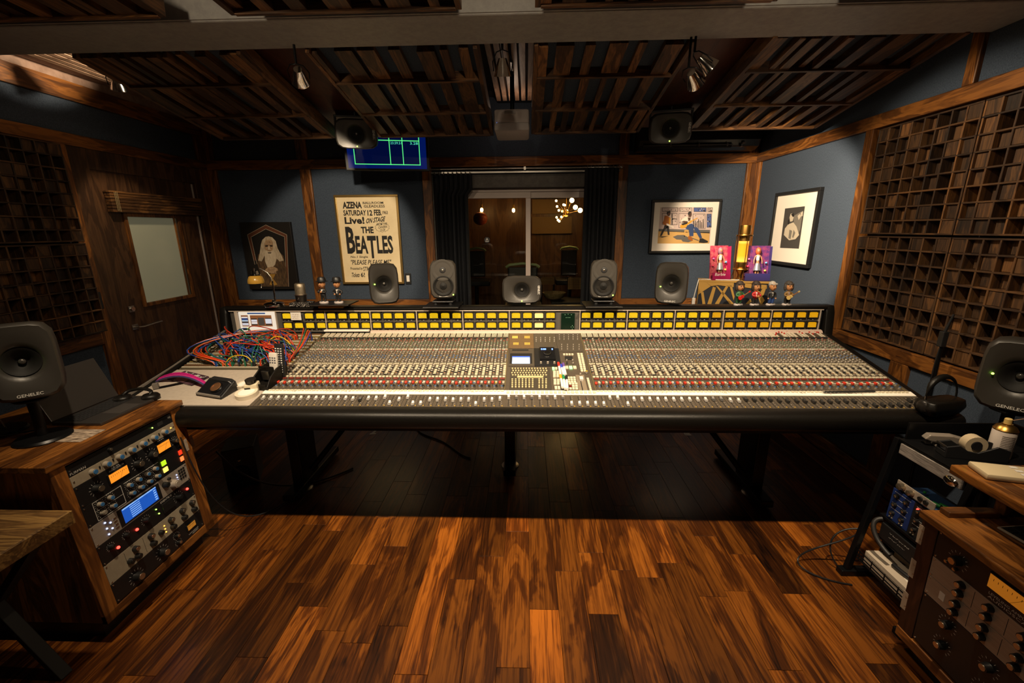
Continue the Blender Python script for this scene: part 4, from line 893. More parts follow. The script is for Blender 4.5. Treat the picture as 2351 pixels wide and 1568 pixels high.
# wall switch by the poster and touch panel by the door
a = at(929, 627, 1, YB); b = at(944, 653, 1, YB)
sw = thing('wall_switch', 'black wall switch plate with a white rocker beside the poster', 'switch'); bx('plate', (-1.252, -1.192, YB-.012, YB-.001, 1.058, 1.172), M_BLACK, sw, .004); bx('rocker', (-1.238, -1.206, YB-.018, YB-.012, 1.085, 1.15), M_WHITE, sw, .002)
sw = thing('touch_panel', 'black control panel with a lit white display beside the door', 'switch'); a = at(222, 690, 0, XL+.02)
bx('plate', (XL+.02, XL+.034, a.y-.045, a.y+.03, a.z-.065, a.z+.06), M_BLACK, sw, .003); bx('display', (XL+.034, XL+.036, a.y-.028, a.y+.008, a.z-.045, a.z+.042), mat('pale_display', (.6, .6, .6), .4, 0, (.8, .8, .9), .35), sw)
for k in range(3): bx('display_button', (XL+.036, XL+.0372, a.y-.024, a.y+.0, a.z-.035+k*.027, a.z-.03+k*.027), M_INK, sw)
# ------------------------------------------------------------------ ceiling-hung equipment
def speaker_body(t, w, h, d, m, two_way=False, led='bottom', text='bottom'):
    """studio monitor, local x right, z up, front towards -y, centre of the front at the origin; rounded cast case"""
    n = 28; hw, hh = w/2, h/2
    def ring(s, y, e=5.):
        out = []
        for i in range(n):
            a = 2*math.pi*i/n; c, q = math.cos(a), math.sin(a); k = (abs(c)**e+abs(q)**e)**(-1/e); out.append((hw*s*k*c, y, hh*s*k*q))
        return out
    rings = [ring(.90, .0), ring(.955, .006), ring(.985, .02), ring(1., .05), ring(1., d*.55), ring(.93, d*.85), ring(.72, d)]
    vs = [p for r in rings for p in r]; fs = [tuple(range(n))[::-1]] if False else []
    for r in range(len(rings)-1):
        for i in range(n): j = (i+1) % n; fs.append((r*n+i, r*n+j, (r+1)*n+j, (r+1)*n+i))
    fs.append(tuple((len(rings)-1)*n+i for i in range(n))[::-1])
    MB().add(vs, fs).build('case', m, t, 50)
    fr = MB()
    if not two_way:
        # waveguide face: concentric rings sinking to the coaxial driver
        R_ = [(ring(.90, .0)), ring(.80, .002)]; pr = [(.66, .005), (.52, .0138), (.46, .024), (.2, .06)]; mr = min(hw, hh)
        vs = [p for r in R_ for p in r]
        for s, y in pr: vs += [(mr*1.05*s*math.cos(2*math.pi*i/n)*(1+.15*(hw > hh)*s), y, mr*1.05*s*math.sin(2*math.pi*i/n)*(1+.15*(hh > hw)*s)) for i in range(n)]
        fs = []
        for r in range(5):
            for i in range(n): j = (i+1) % n; fs.append(((r+1)*n+i, (r+1)*n+j, r*n+j, r*n+i))
        fr.add(vs, fs); fr.build('waveguide', m, t, 60)
        g = MB(); q_ = [(.50, .0145), (.44, .017), (.30, .030), (.17, .044), (.12, .046), (.11, .042)]; vs = []; fs = []
        for s_, y in q_: vs += [(mr*1.05*s_*math.cos(2*math.pi*i/n), y-.001, mr*1.05*s_*math.sin(2*math.pi*i/n)) for i in range(n)]
        for r in range(len(q_)-1):
            for i in range(n): j = (i+1) % n; fs.append(((r+1)*n+i, (r+1)*n+j, r*n+j, r*n+i))
        g.add(vs, fs); g.build('cone', mat('cone_black', (.006, .0055, .005), .65, 0, None, 1, .25), t, 60)
        MB().ball((0, .036, 0), mr*.11, 14, 0, 1, .6, 1).build('dome', mat('dome_gloss', (.06, .055, .05), .2, .4), t, 60)
    else:
        vs = ring(.90, 0); fs = [tuple(range(n))[::-1]]
        fr.add([(x, y, z) for x, y, z in vs], [tuple(range(n))]); fr.build('front_plate', m, t)
        c = MB(); Mw = Matrix.Translation((0, -.001, -h*.16)) @ Matrix.Rotation(R(90), 4, 'X')
        c.lathe([(w*.385, -.001), (w*.385, .004), (w*.35, .006), (w*.31, .0), (w*.14, -.004), (w*.13, .004), (1e-6, .012)], 32, 0, Mw); c.build('woofer', mat('cone_black', (.006, .0055, .005), .65, 0, None, 1, .25), t, 50)
        c = MB(); c.lathe([(w*.40, .001), (w*.30, .0015), (w*.11, -.006)], 28, 0, Matrix.Translation((0, -.002, h*.24)) @ Matrix.Rotation(R(90), 4, 'X')); c.build('waveguide', m, t, 60)
        c = MB(); c.lathe([(w*.115, 0), (w*.105, .003), (w*.07, .004)], 20, 0, Matrix.Translation((0, -.003, h*.24)) @ Matrix.Rotation(R(90), 4, 'X')); c.build('tweeter_ring', M_BLACK, t, 40)
        MB().ball((0, -.004, h*.24), w*.055, 14, 0, 1, .7, 1).build('dome', mat('dome_metal', (.45, .4, .33), .25, 1), t, 60)
    ld = MB(); lx, lz = {'bottom': (0, -hh*.80), 'left': (-hw*.62, .0), 'corner': (hw*.72, -hh*.78), 'side': (-hw*.62, -hh*.16), 'topl': (-hw*.1, hh*.68)}[led]
    ld.ball((lx, -.001, lz), .0045, 8); ld.build('power_led', M_GREENLED, t, 60)
    g = MB(); MT = frameM((0, -.002, 0), (1, 0, 0), (0, 0, 1), (0, -1, 0))
    if text == 'bottom': write(g, 'GENELEC', -w*.17, w*.17, -hh*.88, -hh*.88+w*.055, 0, MT, bold=.01)
    elif text == 'side':
        MS2 = frameM((hw*.80, -.002, 0), (0, 0, -1), (1, 0, 0), (0, -1, 0)); write(g, 'GENELEC', -hh*.32, hh*.32, 0, h*.075, 0, MS2, bold=.01)
    g.build('lettering', M_LIT, t)
M_SPK = mat('speaker_charcoal', (.026, .0228, .019), .42); M_SPKG = mat('speaker_grey', (.038, .033, .027), .40)
def SM(p, yaw=0, pitch=0, roll=0): return Matrix.Translation(p) @ Matrix.Rotation(R(yaw), 4, 'Z') @ Matrix.Rotation(R(pitch), 4, 'X') @ Matrix.Rotation(R(roll), 4, 'Y')
def hung(p, yaw, label):
    t = thing('hanging_loudspeaker', label, 'loudspeaker', SM(p, yaw, 14, 0)); speaker_body(t, .29, .20, .16, M_SPK, False, 'bottom', 'side')
    b = MB(); b.box(-.14, .14, .02, .17, .105, .118).box(-.145, -.135, .05, .12, -.02, .118).box(.135, .145, .05, .12, -.02, .118); b.build('bracket', M_BLKM, t, 0, .002)
    MB().cyl((0, .09, .118), (0, .09, .30), .014, None, 10).build('hanger', M_BLKM, t, 40)
    for k in (-1, 1): MB().tube([(k*.03, .14, .12), (k*.05, .15, .2), (k*.02, .12, .28)], .004, 6).build('cable', M_BLACK, t, 60)
hung((-1.22, 3.30, 2.272), 14, 'horizontal loudspeaker hung in front of the green-lined screen'); hung((1.015, 3.30, 2.275), -12, 'horizontal loudspeaker hung in front of the air conditioner')
# projector
pr = thing('projector', 'white projector hung in the gap between two ceiling panels', 'projector', (-.1, 3.30, 2.35)); 
bx('case', (-.125, .125, 0, .34, -.075, .07), mat('projector_white', (.62, .55, .52), .4), pr, .018, 40); bx('front_grille', (-.12, .12, -.006, .002, -.07, -.02), mat('projector_grey', (.40, .36, .35), .5), pr, .003)
bx('foot_block', (-.05, .03, -.004, .01, .035, .05), mat('projector_grey', (.40, .36, .35), .5), pr); g = MB(); write(g, 'EPSON', -.02, .03, .012, .026, -.0015, frameM((0, -.001, 0), (1, 0, 0), (0, 0, 1), (0, -1, 0)), bold=.02); g.build('lettering', M_INK, pr)
MB().ball((-.105, -.003, -.022), .003, 6).build('status_light', mat('blue_led', (.1, .2, .9), .4, 0, (.15, .3, 1), 2.2), pr)
MB().lathe([(.016, .065), (.016, .33), (.04, .335), (.04, .345)], 12, 0, Matrix.Translation((0, .17, 0))).build('mount_pole', M_BLKM, pr, 40); bx('mount_plate', (-.11, .11, .08, .26, .07, .084), M_BLKM, pr, .003)
# screen with green table lines
tvM = Matrix.Translation((-1.21, 3.98, 2.275)) @ Matrix.Rotation(R(12), 4, 'Z') @ Matrix.Rotation(R(8), 4, 'X')
tv = thing('wall_screen', 'blue screen with green table lines hung over the gold-framed poster', 'screen', tvM)
bx('housing', (-.36, .36, 0, .05, -.165, .26), M_BLACK, tv, .006); dp = bx('display', (-.335, .335, -.002, .001, -.145, .24), mat('navy_screen', (.003, .006, .05), .3, 0, (.0, .012, .16), .55), tv)
bx('display_field', (-.28, .28, -.0028, -.002, -.112, .2), mat('navy_field', (.002, .003, .03), .3, 0, (.0, .003, .035), .9), dp)
gm = mat('green_lines', (.1, .6, .2), .4, 0, (.10, .85, .22), 1.0)
for d in ((-.28, .28, -.115, -.108), (-.28, -.273, -.115, .2), (.273, .28, -.115, .2), (.02, .027, -.115, .2), (.13, .137, -.115, .2), (-.28, .28, .078, .085), (-.28, .28, .115, .122)): bx('table_line', (d[0], d[1], -.0042, -.003, d[2], d[3]), gm, dp)
g = MB(); Mt = frameM((0, -.0045, 0), (1, 0, 0), (0, 0, 1), (0, -1, 0))
for s, a, b, c, d in (('23.59.51', .034, .128, .052, .072), ('3.28', .20, .268, .052, .072)): write(g, s, a, b, c, d, 0, Mt)
g.build('readout', mat('cyan_read', (.1, .6, .5), .4, 0, (.10, .8, .55), .9), dp)
MB().box(-.06, .06, .05, .36, .0, .06).build('wall_bracket', M_BLKM, tv)
# air conditioner
ac = thing('air_conditioner', 'long dark wall-mounted air conditioner above the colour photo', 'air conditioner', (0, YB-.001, 0))
m = MB(); P = [(-.02, 2.285), (-.13, 2.285), (-.2, 2.31), (-.23, 2.36), (-.235, 2.48), (-.2, 2.54), (-.02, 2.54)]; n = len(P); x0, x1 = 1.02, 2.1
m.add([(x0, y, z) for y, z in P]+[(x1, y, z) for y, z in P], [tuple(range(n)), tuple(range(n, 2*n))[::-1]]+[(i, n+i, n+(i+1) % n, (i+1) % n) for i in range(n)]); m.build('case', mat('ac_black', (.012, .011, .010), .25), ac, 0, .01)
bx('outlet_slot', (1.06, 1.85, -.205, -.18, 2.30, 2.325), M_INK, ac); bx('louvre_flap', (1.06, 1.85, -.232, -.196, 2.318, 2.323), M_STEEL, ac)
for x in (1.3, 1.55, 1.8): bx('louvre_pin', (x-.006, x+.006, -.236, -.23, 2.305, 2.33), M_STEEL, ac)
for d in ((1.93, 1.955, 2.325, 2.338), (1.92, 1.94, 2.30, 2.308)): bx('status_label', (d[0], d[1], -.236, -.2, d[2], d[3]), M_STEEL, ac)
# track spotlights
def track_lamp(p, tgt, lit, label):
    p = Vector(p); d = (Vector(tgt)-p).normalized(); q = d.to_track_quat('-Z', 'Y').to_matrix().to_4x4(); t = thing('track_spotlight', label, 'spotlight', Matrix.Translation(p) @ q, 'spotlights in the ceiling gaps')
    MB().lathe([(.020, .085), (.026, .07), (.034, .045), (.043, .012), (.046, .006), (.043, .006), (.040, .012), (.030, .05), (1e-6, .06)], 20).build('shade', M_CHROME, t, 40)
    MB().lathe([(1e-6, .03), (.022, .03), (.026, .045), (1e-6, .06)], 14).build('bulb', mat('spot_bulb', (1, .8, .5), .3, 0, (1, .72, .35), 5), t, 50)
    yk = MB(); yk.tube([(.046, 0, .03), (.05, 0, .07), (.03, 0, .11), (0, 0, .12), (-.03, 0, .11), (-.05, 0, .07), (-.046, 0, .03)], .003, 6); yk.build('yoke', M_BLKM, t, 60)
    s = Matrix(q).to_3x3().inverted() @ Vector((0, 0, 1)); MB().cyl((0, 0, .12), Vector((0, 0, .12))+s*(.14), .006, None, 8).build('stem', M_BLKM, t, 40)
for (p, tg, e, an), lit, lab in zip(TRACK, (0, 0, 1, 0, 0), ('chrome track spotlight in the gap left of the green-lined screen', 'chrome track spotlight hanging above the projector', 'brightly lit track spotlight above the right-hand hung loudspeaker', 'track spotlight just above the brightly lit one in the right-hand gap', 'dark track spotlight against the slatted ceiling vent')):
    track_lamp(Vector(p)+(Vector(tg)-Vector(p)).normalized()*(-.01), tg, lit, lab)
# ------------------------------------------------------------------ loudspeakers along the meter bridge
ZT = 1.106
def monitor(pxc, pyc, Y, w, h, yaw, label, m, two_way, led, text='bottom', roll=0, pitch=-4, depth=.17):
    p = at(pxc, pyc, 1, Y); t = thing('studio_monitor', label, 'loudspeaker', SM(p, yaw, pitch, 0)); speaker_body(t, w, h, depth, m, two_way, led, text); return t
monitor(882, 652, 2.80, .192, .272, 20, 'charcoal loudspeaker standing in front of the gold-framed poster', M_SPK, False, 'left', None)
monitor(1017, 642, 2.78, .175, .255, 8, 'grey two-way loudspeaker in front of the curtain nearest the poster', M_SPKG, True, 'corner')
monitor(1198, 666, 2.80, .262, .182, 0, 'charcoal loudspeaker lying on its side below the window mullion', M_SPK, False, 'bottom', 'side')
monitor(1386, 642, 2.78, .175, .255, -8, 'grey two-way loudspeaker in front of the curtain by the colour photo', M_SPKG, True, 'corner')
monitor(1541, 651, 2.80, .205, .275, -20, 'charcoal loudspeaker standing below the colour photo', M_SPK, False, 'side')
def shelf(pa, pb, Y0, Y1, zz, label, parts=()):
    a = at(pa, 700, 1, Y0).x; b = at(pb, 700, 1, Y0).x
    t = thing('speaker_shelf', label, 'shelf', None, 'black shelves clamped to the meter bridge')
    bx('plate', (a, b, Y0, Y1, zz-.008, zz), M_BLKM, t, .002); bx('edge_trim', (a, b, Y0-.003, Y0, zz-.007, zz-.003), M_STEEL, t)
    bx('neck', (a+.05, b-.05, Y0+.03, Y1-.02, 1.1065, zz-.008), M_BRASS, t, .003)
shelf(707, 800, 2.72, 2.90, 1.135, 'black shelf holding two hatted figurines'); shelf(970, 1052, 2.70, 2.92, 1.120, 'black shelf under the two-way loudspeaker nearest the poster'); shelf(1345, 1430, 2.70, 2.92, 1.120, 'black shelf under the two-way loudspeaker by the colour photo')
for px in (1017, 1386):
    x = at(px, 690, 1, 2.8).x; t = thing('isolation_foot', 'black rubber stand under the two-way loudspeaker '+('nearest the poster' if px < 1200 else 'by the colour photo'), 'speaker stand', (x, 2.80, 1.12))
    for s in (-1, 1): MB().cyl((s*.05, 0, 0), (s*.05, 0, .016), .012).build('pad', M_BLACK, t, 40)
    bx('plate', (-.07, .07, -.02, .10, .016, .024), M_BLACK, t, .004)
# ------------------------------------------------------------------ desk lamp
p = at(634, 702, 2, ZT); b0 = Vector((p.x, 2.83, ZT)); dl = thing('desk_lamp', 'chrome desk lamp with an amber glass shade on the meter bridge', 'lamp', b0)
bs = MB(); bs.lathe([(.062, 0), (.064, .006), (.058, .010), (.063, .014), (.063, .020), (.05, .026), (.012, .030), (.01, .045)], 28); bs.build('base', M_CHROME, dl, 40)
q = lambda px, py: at(px, py, 1, 2.83)-b0
MB().tube([q(632, 690), q(630, 675), q(627, 655), q(625, 645)], .006, 8).build('stem', M_CHROME, dl, 60)
MB().tube([q(625, 646), q(622, 636), q(614, 626), q(604, 620), q(596, 616)], .0035, 8).build('swing_arm', M_STEEL, dl, 60)
sh = q(587, 640)
MB().lathe([(.050, -.030), (.052, -.026), (.049, -.005), (.040, .015), (.022, .026)], 24, 0, Matrix.Translation(sh)).build('glass_shade', mat('amber_glass', (.50, .28, .045), .25, 0, None, 1, .5, .0), dl, 60)
MB().lathe([(.034, .024), (.034, .027), (.021, .030), (.019, .052), (.010, .056), (.004, .060), (.006, .068), (1e-6, .074)], 20, 0, Matrix.Translation(sh)).build('shade_cap', M_CHROME, dl, 40)
MB().cyl(q(600, 652), q(600, 661), .002, None, 6).build('pull_switch', M_WHITE, dl)
# ------------------------------------------------------------------ microphone on a marble block
p = at(690, 704, 2, ZT); t = thing('marble_block', 'black veined marble block under the microphone', 'block', (p.x, 2.835, ZT))
mb_ = MB().box(-.068, .068, -.04, .045, 0, .028); mm, tt, bsd = nt('black_marble'); L_ = tt.links.new
tc = N(tt, 'ShaderNodeTexCoord'); nz = N(tt, 'ShaderNodeTexNoise', Scale=16., Detail=4., Distortion=3.); L_(tc.outputs['Object'], nz.inputs['Vector']); cr = ramp(tt, [(.475, (.012, .011, .011)), (.5, (.55, .5, .45)), (.525, (.012, .011, .011))]); L_(nz.outputs['Fac'], cr.inputs[0]); L_(cr.outputs[0], bsd.inputs['Base Color']); bsd.inputs['Roughness'].default_value = .15
mb_.build('slab', mm, t, 0, .003); bx('felt_pad', (-.064, .064, -.037, .041, -.0008, .0002), M_BLACK, t)
mi = thing('condenser_microphone', 'large-diaphragm silver microphone with mesh grille standing on the marble block', 'microphone', (p.x, 2.835, ZT+.028))
MB().lathe([(.030, .004), (.034, .006), (.036, .045), (.036, .048)], 24).build('body', mat('nickel', (.20, .18, .16), .3, 1), mi, 40); MB().lathe([(.039, .048), (.040, .052), (.036, .054)], 24).build('rim', M_STEEL, mi, 40)
MB().lathe([(.026, 0), (.028, .005)], 20).build('foot', M_STEEL, mi, 40)
MB().lathe([(.034, .054), (.0345, .10), (.033, .122), (.026, .128), (1e-6, .129)], 24, 0, None, 1, .8).build('grille', noisy('mesh_grille', (.16, .13, .09), (.48, .40, .29), 420, .35, .8, (1, 1, 1), .6), mi, 50)
MB().ball((-.004, -.036, .028), .008, 10, 0, 1, .3, 1).build('badge', M_CHROME, mi, 60)
# ------------------------------------------------------------------ figurines
def figurine(name, label, cat, p, H, yaw, c, hair=None, hat=False, guitar=None, group=None, pose='hold', base_text=None, legs_c=None, extra=None):
    """bobble-head: big head on a small body; H overall height"""
    s = H/.17; t = thing(name, label, cat, Matrix.Translation(p) @ Matrix.Rotation(R(yaw), 4, 'Z') @ Matrix.Scale(s, 4), group)
    skin = mat('figurine_skin', (.48, .22, .09), .5); cm = mat('cloth_%d_%d_%d' % tuple(int(q*100) for q in c), c, .5); lm = mat('legs_%d_%d_%d' % tuple(int(q*100) for q in (legs_c or c)), legs_c or c, .5)
    MB().lathe([(.028, 0), (.029, .004), (.026, .010)], 18, 0, None, 1, .75).build('base', mat('figurine_base', (.50, .44, .42), .5), t, 40)
    if base_text:
        g = MB(); write(g, base_text, -.014, .014, .0018, .0078, 0, frameM((0, -.0225, 0), (1, 0, 0), (0, 0, 1), (0, -1, 0)), bold=.01); g.build('lettering', M_INK, t)
    # one continuous body: legs, hips, chest, arms and neck as a skinned chain
    me = bpy.data.meshes.new('body')
    hx = .012; arms = {'hold': [(.021, -.004, .076), (.026, -.014, .062), (.006, -.024, .060)], 'cross': [(.021, -.003, .077), (.024, -.014, .066), (-.002, -.021, .070)], 'hips': [(.022, 0, .077), (.030, -.002, .064), (.017, -.008, .054)], 'down': [(.021, 0, .077), (.024, -.002, .060), (.023, -.007, .044)]}[pose]
    V = [(0, 0, .050), (0, 0, .066), (0, 0, .080), (0, -.001, .092)]; E_ = [(0, 1), (1, 2), (2, 3)]; rad = [.0135, .0145, .0125, .007]
    for sgn in (-1, 1):
        k = len(V); V += [(sgn*.008, 0, .042), (sgn*.010, -.001, .028), (sgn*.011, 0, .015), (sgn*.012, -.008, .0125)]; E_ += [(0, k), (k, k+1), (k+1, k+2), (k+2, k+3)]; rad += [.0085, .0075, .006, .005]
        k = len(V); V += [(sgn*a, b, z) for a, b, z in arms]; E_ += [(2, k), (k, k+1), (k+1, k+2)]; rad += [.0066, .0058, .005]
    me.from_pydata(V, E_, []); me.materials.append(cm); ob = link('body', me, t)
    ob.modifiers.new('skin', 'SKIN').use_smooth_shade = True
    sv = me.skin_vertices[0].data
    for i, r_ in enumerate(rad): sv[i].radius = (r_, r_)
    sv[0].use_root = True
    sd = ob.modifiers.new('sub', 'SUBSURF'); sd.levels = sd.render_levels = 1
    if legs_c: 
        for sgn in (-1, 1): MB().lathe([(.0086, .014), (.0098, .03), (.0105, .046)], 10, 0, Matrix.Translation((sgn*.0095, -.0005, 0))).build('trouser_leg', lm, t, 60)
    MB().lathe([(.0165, .048), (.0155, .06), (.0168, .074), (.0125, .086)], 14, 0, None, 1, .78).build('jacket', cm, t, 60)
    if extra: MB().lathe([(.006, .060), (.007, .084)], 8, 0, Matrix.Translation((0, -.0085, 0)), 1, .7).build('shirt_front', mat('shirt_%d_%d' % (int(extra[0]*100), int(extra[2]*100)), extra, .5), t, 60)
    for sgn in (-1, 1):
        MB().ball(Vector(arms[2])*1 if sgn > 0 else Vector((-arms[2][0], arms[2][1], arms[2][2])), .0055, 8).build('hand', skin, t, 60); MB().ball((sgn*.012, -.008, .0135), .007, 8, 0, .8, 1.3, .6).build('shoe', M_BLACK, t, 60)
    hd = MB().ball((0, -.002, .118), .0235, 18, 0, .86, .92, 1.12).build('head', skin, t, 60)
    MB().ball((0, -.0245, .115), .0045, 8, 0, .8, 1, 1.2).build('nose', skin, hd, 60)
    for sgn in (-1, 1):
        MB().ball((sgn*.0205, -.001, .117), .005, 8, 0, .5, .8, 1.2).build('ear', skin, hd, 60); MB().ball((sgn*.0075, -.0222, .1215), .0028, 8, 0, 1.1, .5, .8).build('eye', M_INK, hd, 60)
        MB().box(sgn*.0075-.0045, sgn*.0075+.0045, -.0238, -.021, .1262, .1278).build('eyebrow', M_INK, hd)
    MB().box(-.006, .006, -.0222, -.0195, .1040, .1056).build('mouth', mat('lip', (.25, .07, .04), .5), hd)
    if hair is not None:
        hc, vol = hair; hm = noisy('hair_%d_%d' % (int(hc[0]*100), int(vol*10)), hc, tuple(min(1, q*1.6+.01) for q in hc), 120, .7, 0, (1, 1, 1), .5); m = MB(); rgh = random.Random(int(vol*100))
        m.ball((0, .0085, .1305), .0240*vol, 16, 0, .95, .9, .95)
        if vol > 1.05:
            for sgn in (-1, 1): m.ball((sgn*.021, .003, .113), .0125, 10, 0, .7, .9, 1.9)
        m.build('hair', hm, hd, 60); f = MB()
        for k in range(6): f.ball((-.014+k*.0056, -.0185+abs(k-2.5)*.0016, .135), .006, 8)
        f.build('fringe', hm, hd, 60)
    if hat: MB().lathe([(.036, .131), (.037, .1325), (.026, .134), (.0245, .150), (.019, .158), (.008, .156), (1e-6, .155)], 22, 0, Matrix.Translation((0, .001, 0)), 1, .95).build('hat', M_BLACK, t, 50); 
    if guitar:
        gt = MB(); MG = Matrix.Translation((0, -.026, .058)) @ Matrix.Rotation(R(-35), 4, 'Y')
        for dx, r_ in ((-.012, .0125), (.006, .0095)): gt.lathe([(r_, 0), (r_, .006)], 14, 0, MG @ Matrix.Translation((dx, 0, 0)) @ Matrix.Rotation(R(90), 4, 'X'))
        gt.box(.010, .052, -.006, -.002, -.0022, .0022, 1, MG); gt.box(.050, .062, -.006, -.002, -.004, .004, 0, MG); gt.build('guitar', [mat('guitar_%d' % int(guitar[1]*100), guitar, .3), mat('guitar_neck', (.25, .11, .04), .4)], t, 40)
    return t
G = 'bobble-head figurines on the meter bridge'
for px, ym, yaw, lab, c, hair, gtr, txt, lc, pose, ex in ((1694, 646, 6, 'bobble-head figurine with a red guitar and green jacket', (.03, .12, .04), ((.02, .011, .007), 1.12), (.5, .02, .015), 'RONNIE', (.02, .08, .03), 'hold', (.10, .06, .03)),
        (1731, 645, 4, 'bobble-head figurine in a red jacket with white waistcoat', (.42, .02, .02), ((.018, .009, .006), 1.12), None, 'MICK', (.012, .011, .011), 'hold', (.75, .7, .65)),
        (1768, 643, 2, 'bobble-head figurine with white hair and a black jacket', (.012, .012, .013), ((.30, .28, .25), .98), None, 'CHARLIE', (.02, .05, .18), 'down', (.35, .33, .3)),
        (1805, 645, -2, 'bobble-head figurine in a brown shirt with a pale guitar', (.20, .11, .03), ((.03, .025, .022), 1.06), (.6, .42, .14), 'KEITH', (.015, .013, .012), 'hold', (.3, .25, .3))):
    p = at(px, 703, 2, ZT); p = Vector((p.x*(2.815/p.y), 2.815, ZT)); figurine('bobble_head', lab, 'figurine', p, .175, yaw, c, hair, False, gtr, G, pose, txt, lc, ex)
for px, lab, pose in ((744, 'black-hatted figurine in a dark suit with folded arms', 'cross'), (778, 'black-hatted figurine in a dark suit with hands on hips', 'hips')):
    x = at(px, 694, 1, 2.79).x; figurine('hatted_figurine', lab, 'figurine', (x, 2.79, 1.135), .185, -4, (.014, .013, .013), None, True, None, 'dark-suited figurines on the black shelf', pose, None, None, (.7, .65, .6))
# ------------------------------------------------------------------ striped case with lamp and doll boxes
C9 = lambda cx, cy: (1580+cx/8.254, 520+cy/8.254)
A = at(1600, 690, 1, 3.13); B = at(1762, 690, 1, 2.98); dv = Vector((B.x-A.x, B.y-A.y, 0)).normalized(); nv = Vector((dv.y, -dv.x, 0))
zc1 = atp(*C9(160, 1012), A, nv).z
cs_ = thing('striped_case', 'dark blue case crossed by random yellow stripes behind the figurines', 'case', frameM((A.x, A.y, 1.0), dv, -nv, (0, 0, 1)))
Lc = (B-A).dot(dv)+.004; Ht = zc1-1.0
bx('case_body', (0, Lc, .004, .135, 0.0, Ht-.012), mat('case_navy', (.010, .012, .022), .6), cs_, .003)
bx('case_top', (-.004, Lc+.004, -.002, .14, Ht-.012, Ht), mat('case_yellow', (.42, .235, .045), .55), cs_, .002)
def cq(*pts):
    m = MB(); out = []
    for p in pts:
        w = atp(*C9(*p), A, nv); out.append(((w-A).dot(dv), w.z-1.0))
    n = len(out); out = [(min(max(u, 0), Lc), min(max(v, .002), Ht-.012)) for u, v in out]
    ar = sum(out[i][0]*out[(i+1) % n][1]-out[(i+1) % n][0]*out[i][1] for i in range(n))
    m.prism(out if ar > 0 else out[::-1], 0, .004, Matrix(((1, 0, 0, 0), (0, 0, -1, .004), (0, 1, 0, 0), (0, 0, 0, 1)))); m.build('stripe', mat('case_yellow', (.42, .235, .045), .55), cs_)
for s in (((150, 1012), (330, 1025), (430, 1130), (280, 1230), (190, 1290), (160, 1500), (105, 1500)), ((240, 1250), (290, 1240), (330, 1500), (275, 1500)), ((470, 1140), (525, 1160), (430, 1500), (352, 1500)), ((520, 1120), (560, 1130), (870, 1470), (810, 1500)), ((720, 1120), (770, 1120), (565, 1500), (485, 1500)), ((780, 1110), (830, 1120), (880, 1330), (860, 1400)), ((330, 1020), (870, 1040), (860, 1150), (560, 1110), (440, 1130)), ((1060, 1500), (1180, 1370), (1200, 1420), (1130, 1500)), ((1040, 1050), (1490, 1110), (1490, 1180), (1330, 1180), (1290, 1240), (1200, 1170), (1040, 1150)), ((1290, 1180), (1330, 1190), (1450, 1400), (1380, 1500), (1320, 1330)), ((1400, 1190), (1490, 1130), (1430, 1300), (1280, 1400))): cq(*s)
def onc(px, back=.06):   # a point on top of the case below pixel column px
    w = atp(px, 643, A+Vector((0, back, 0)), nv); return Vector((w.x, w.y, zc1+.0))
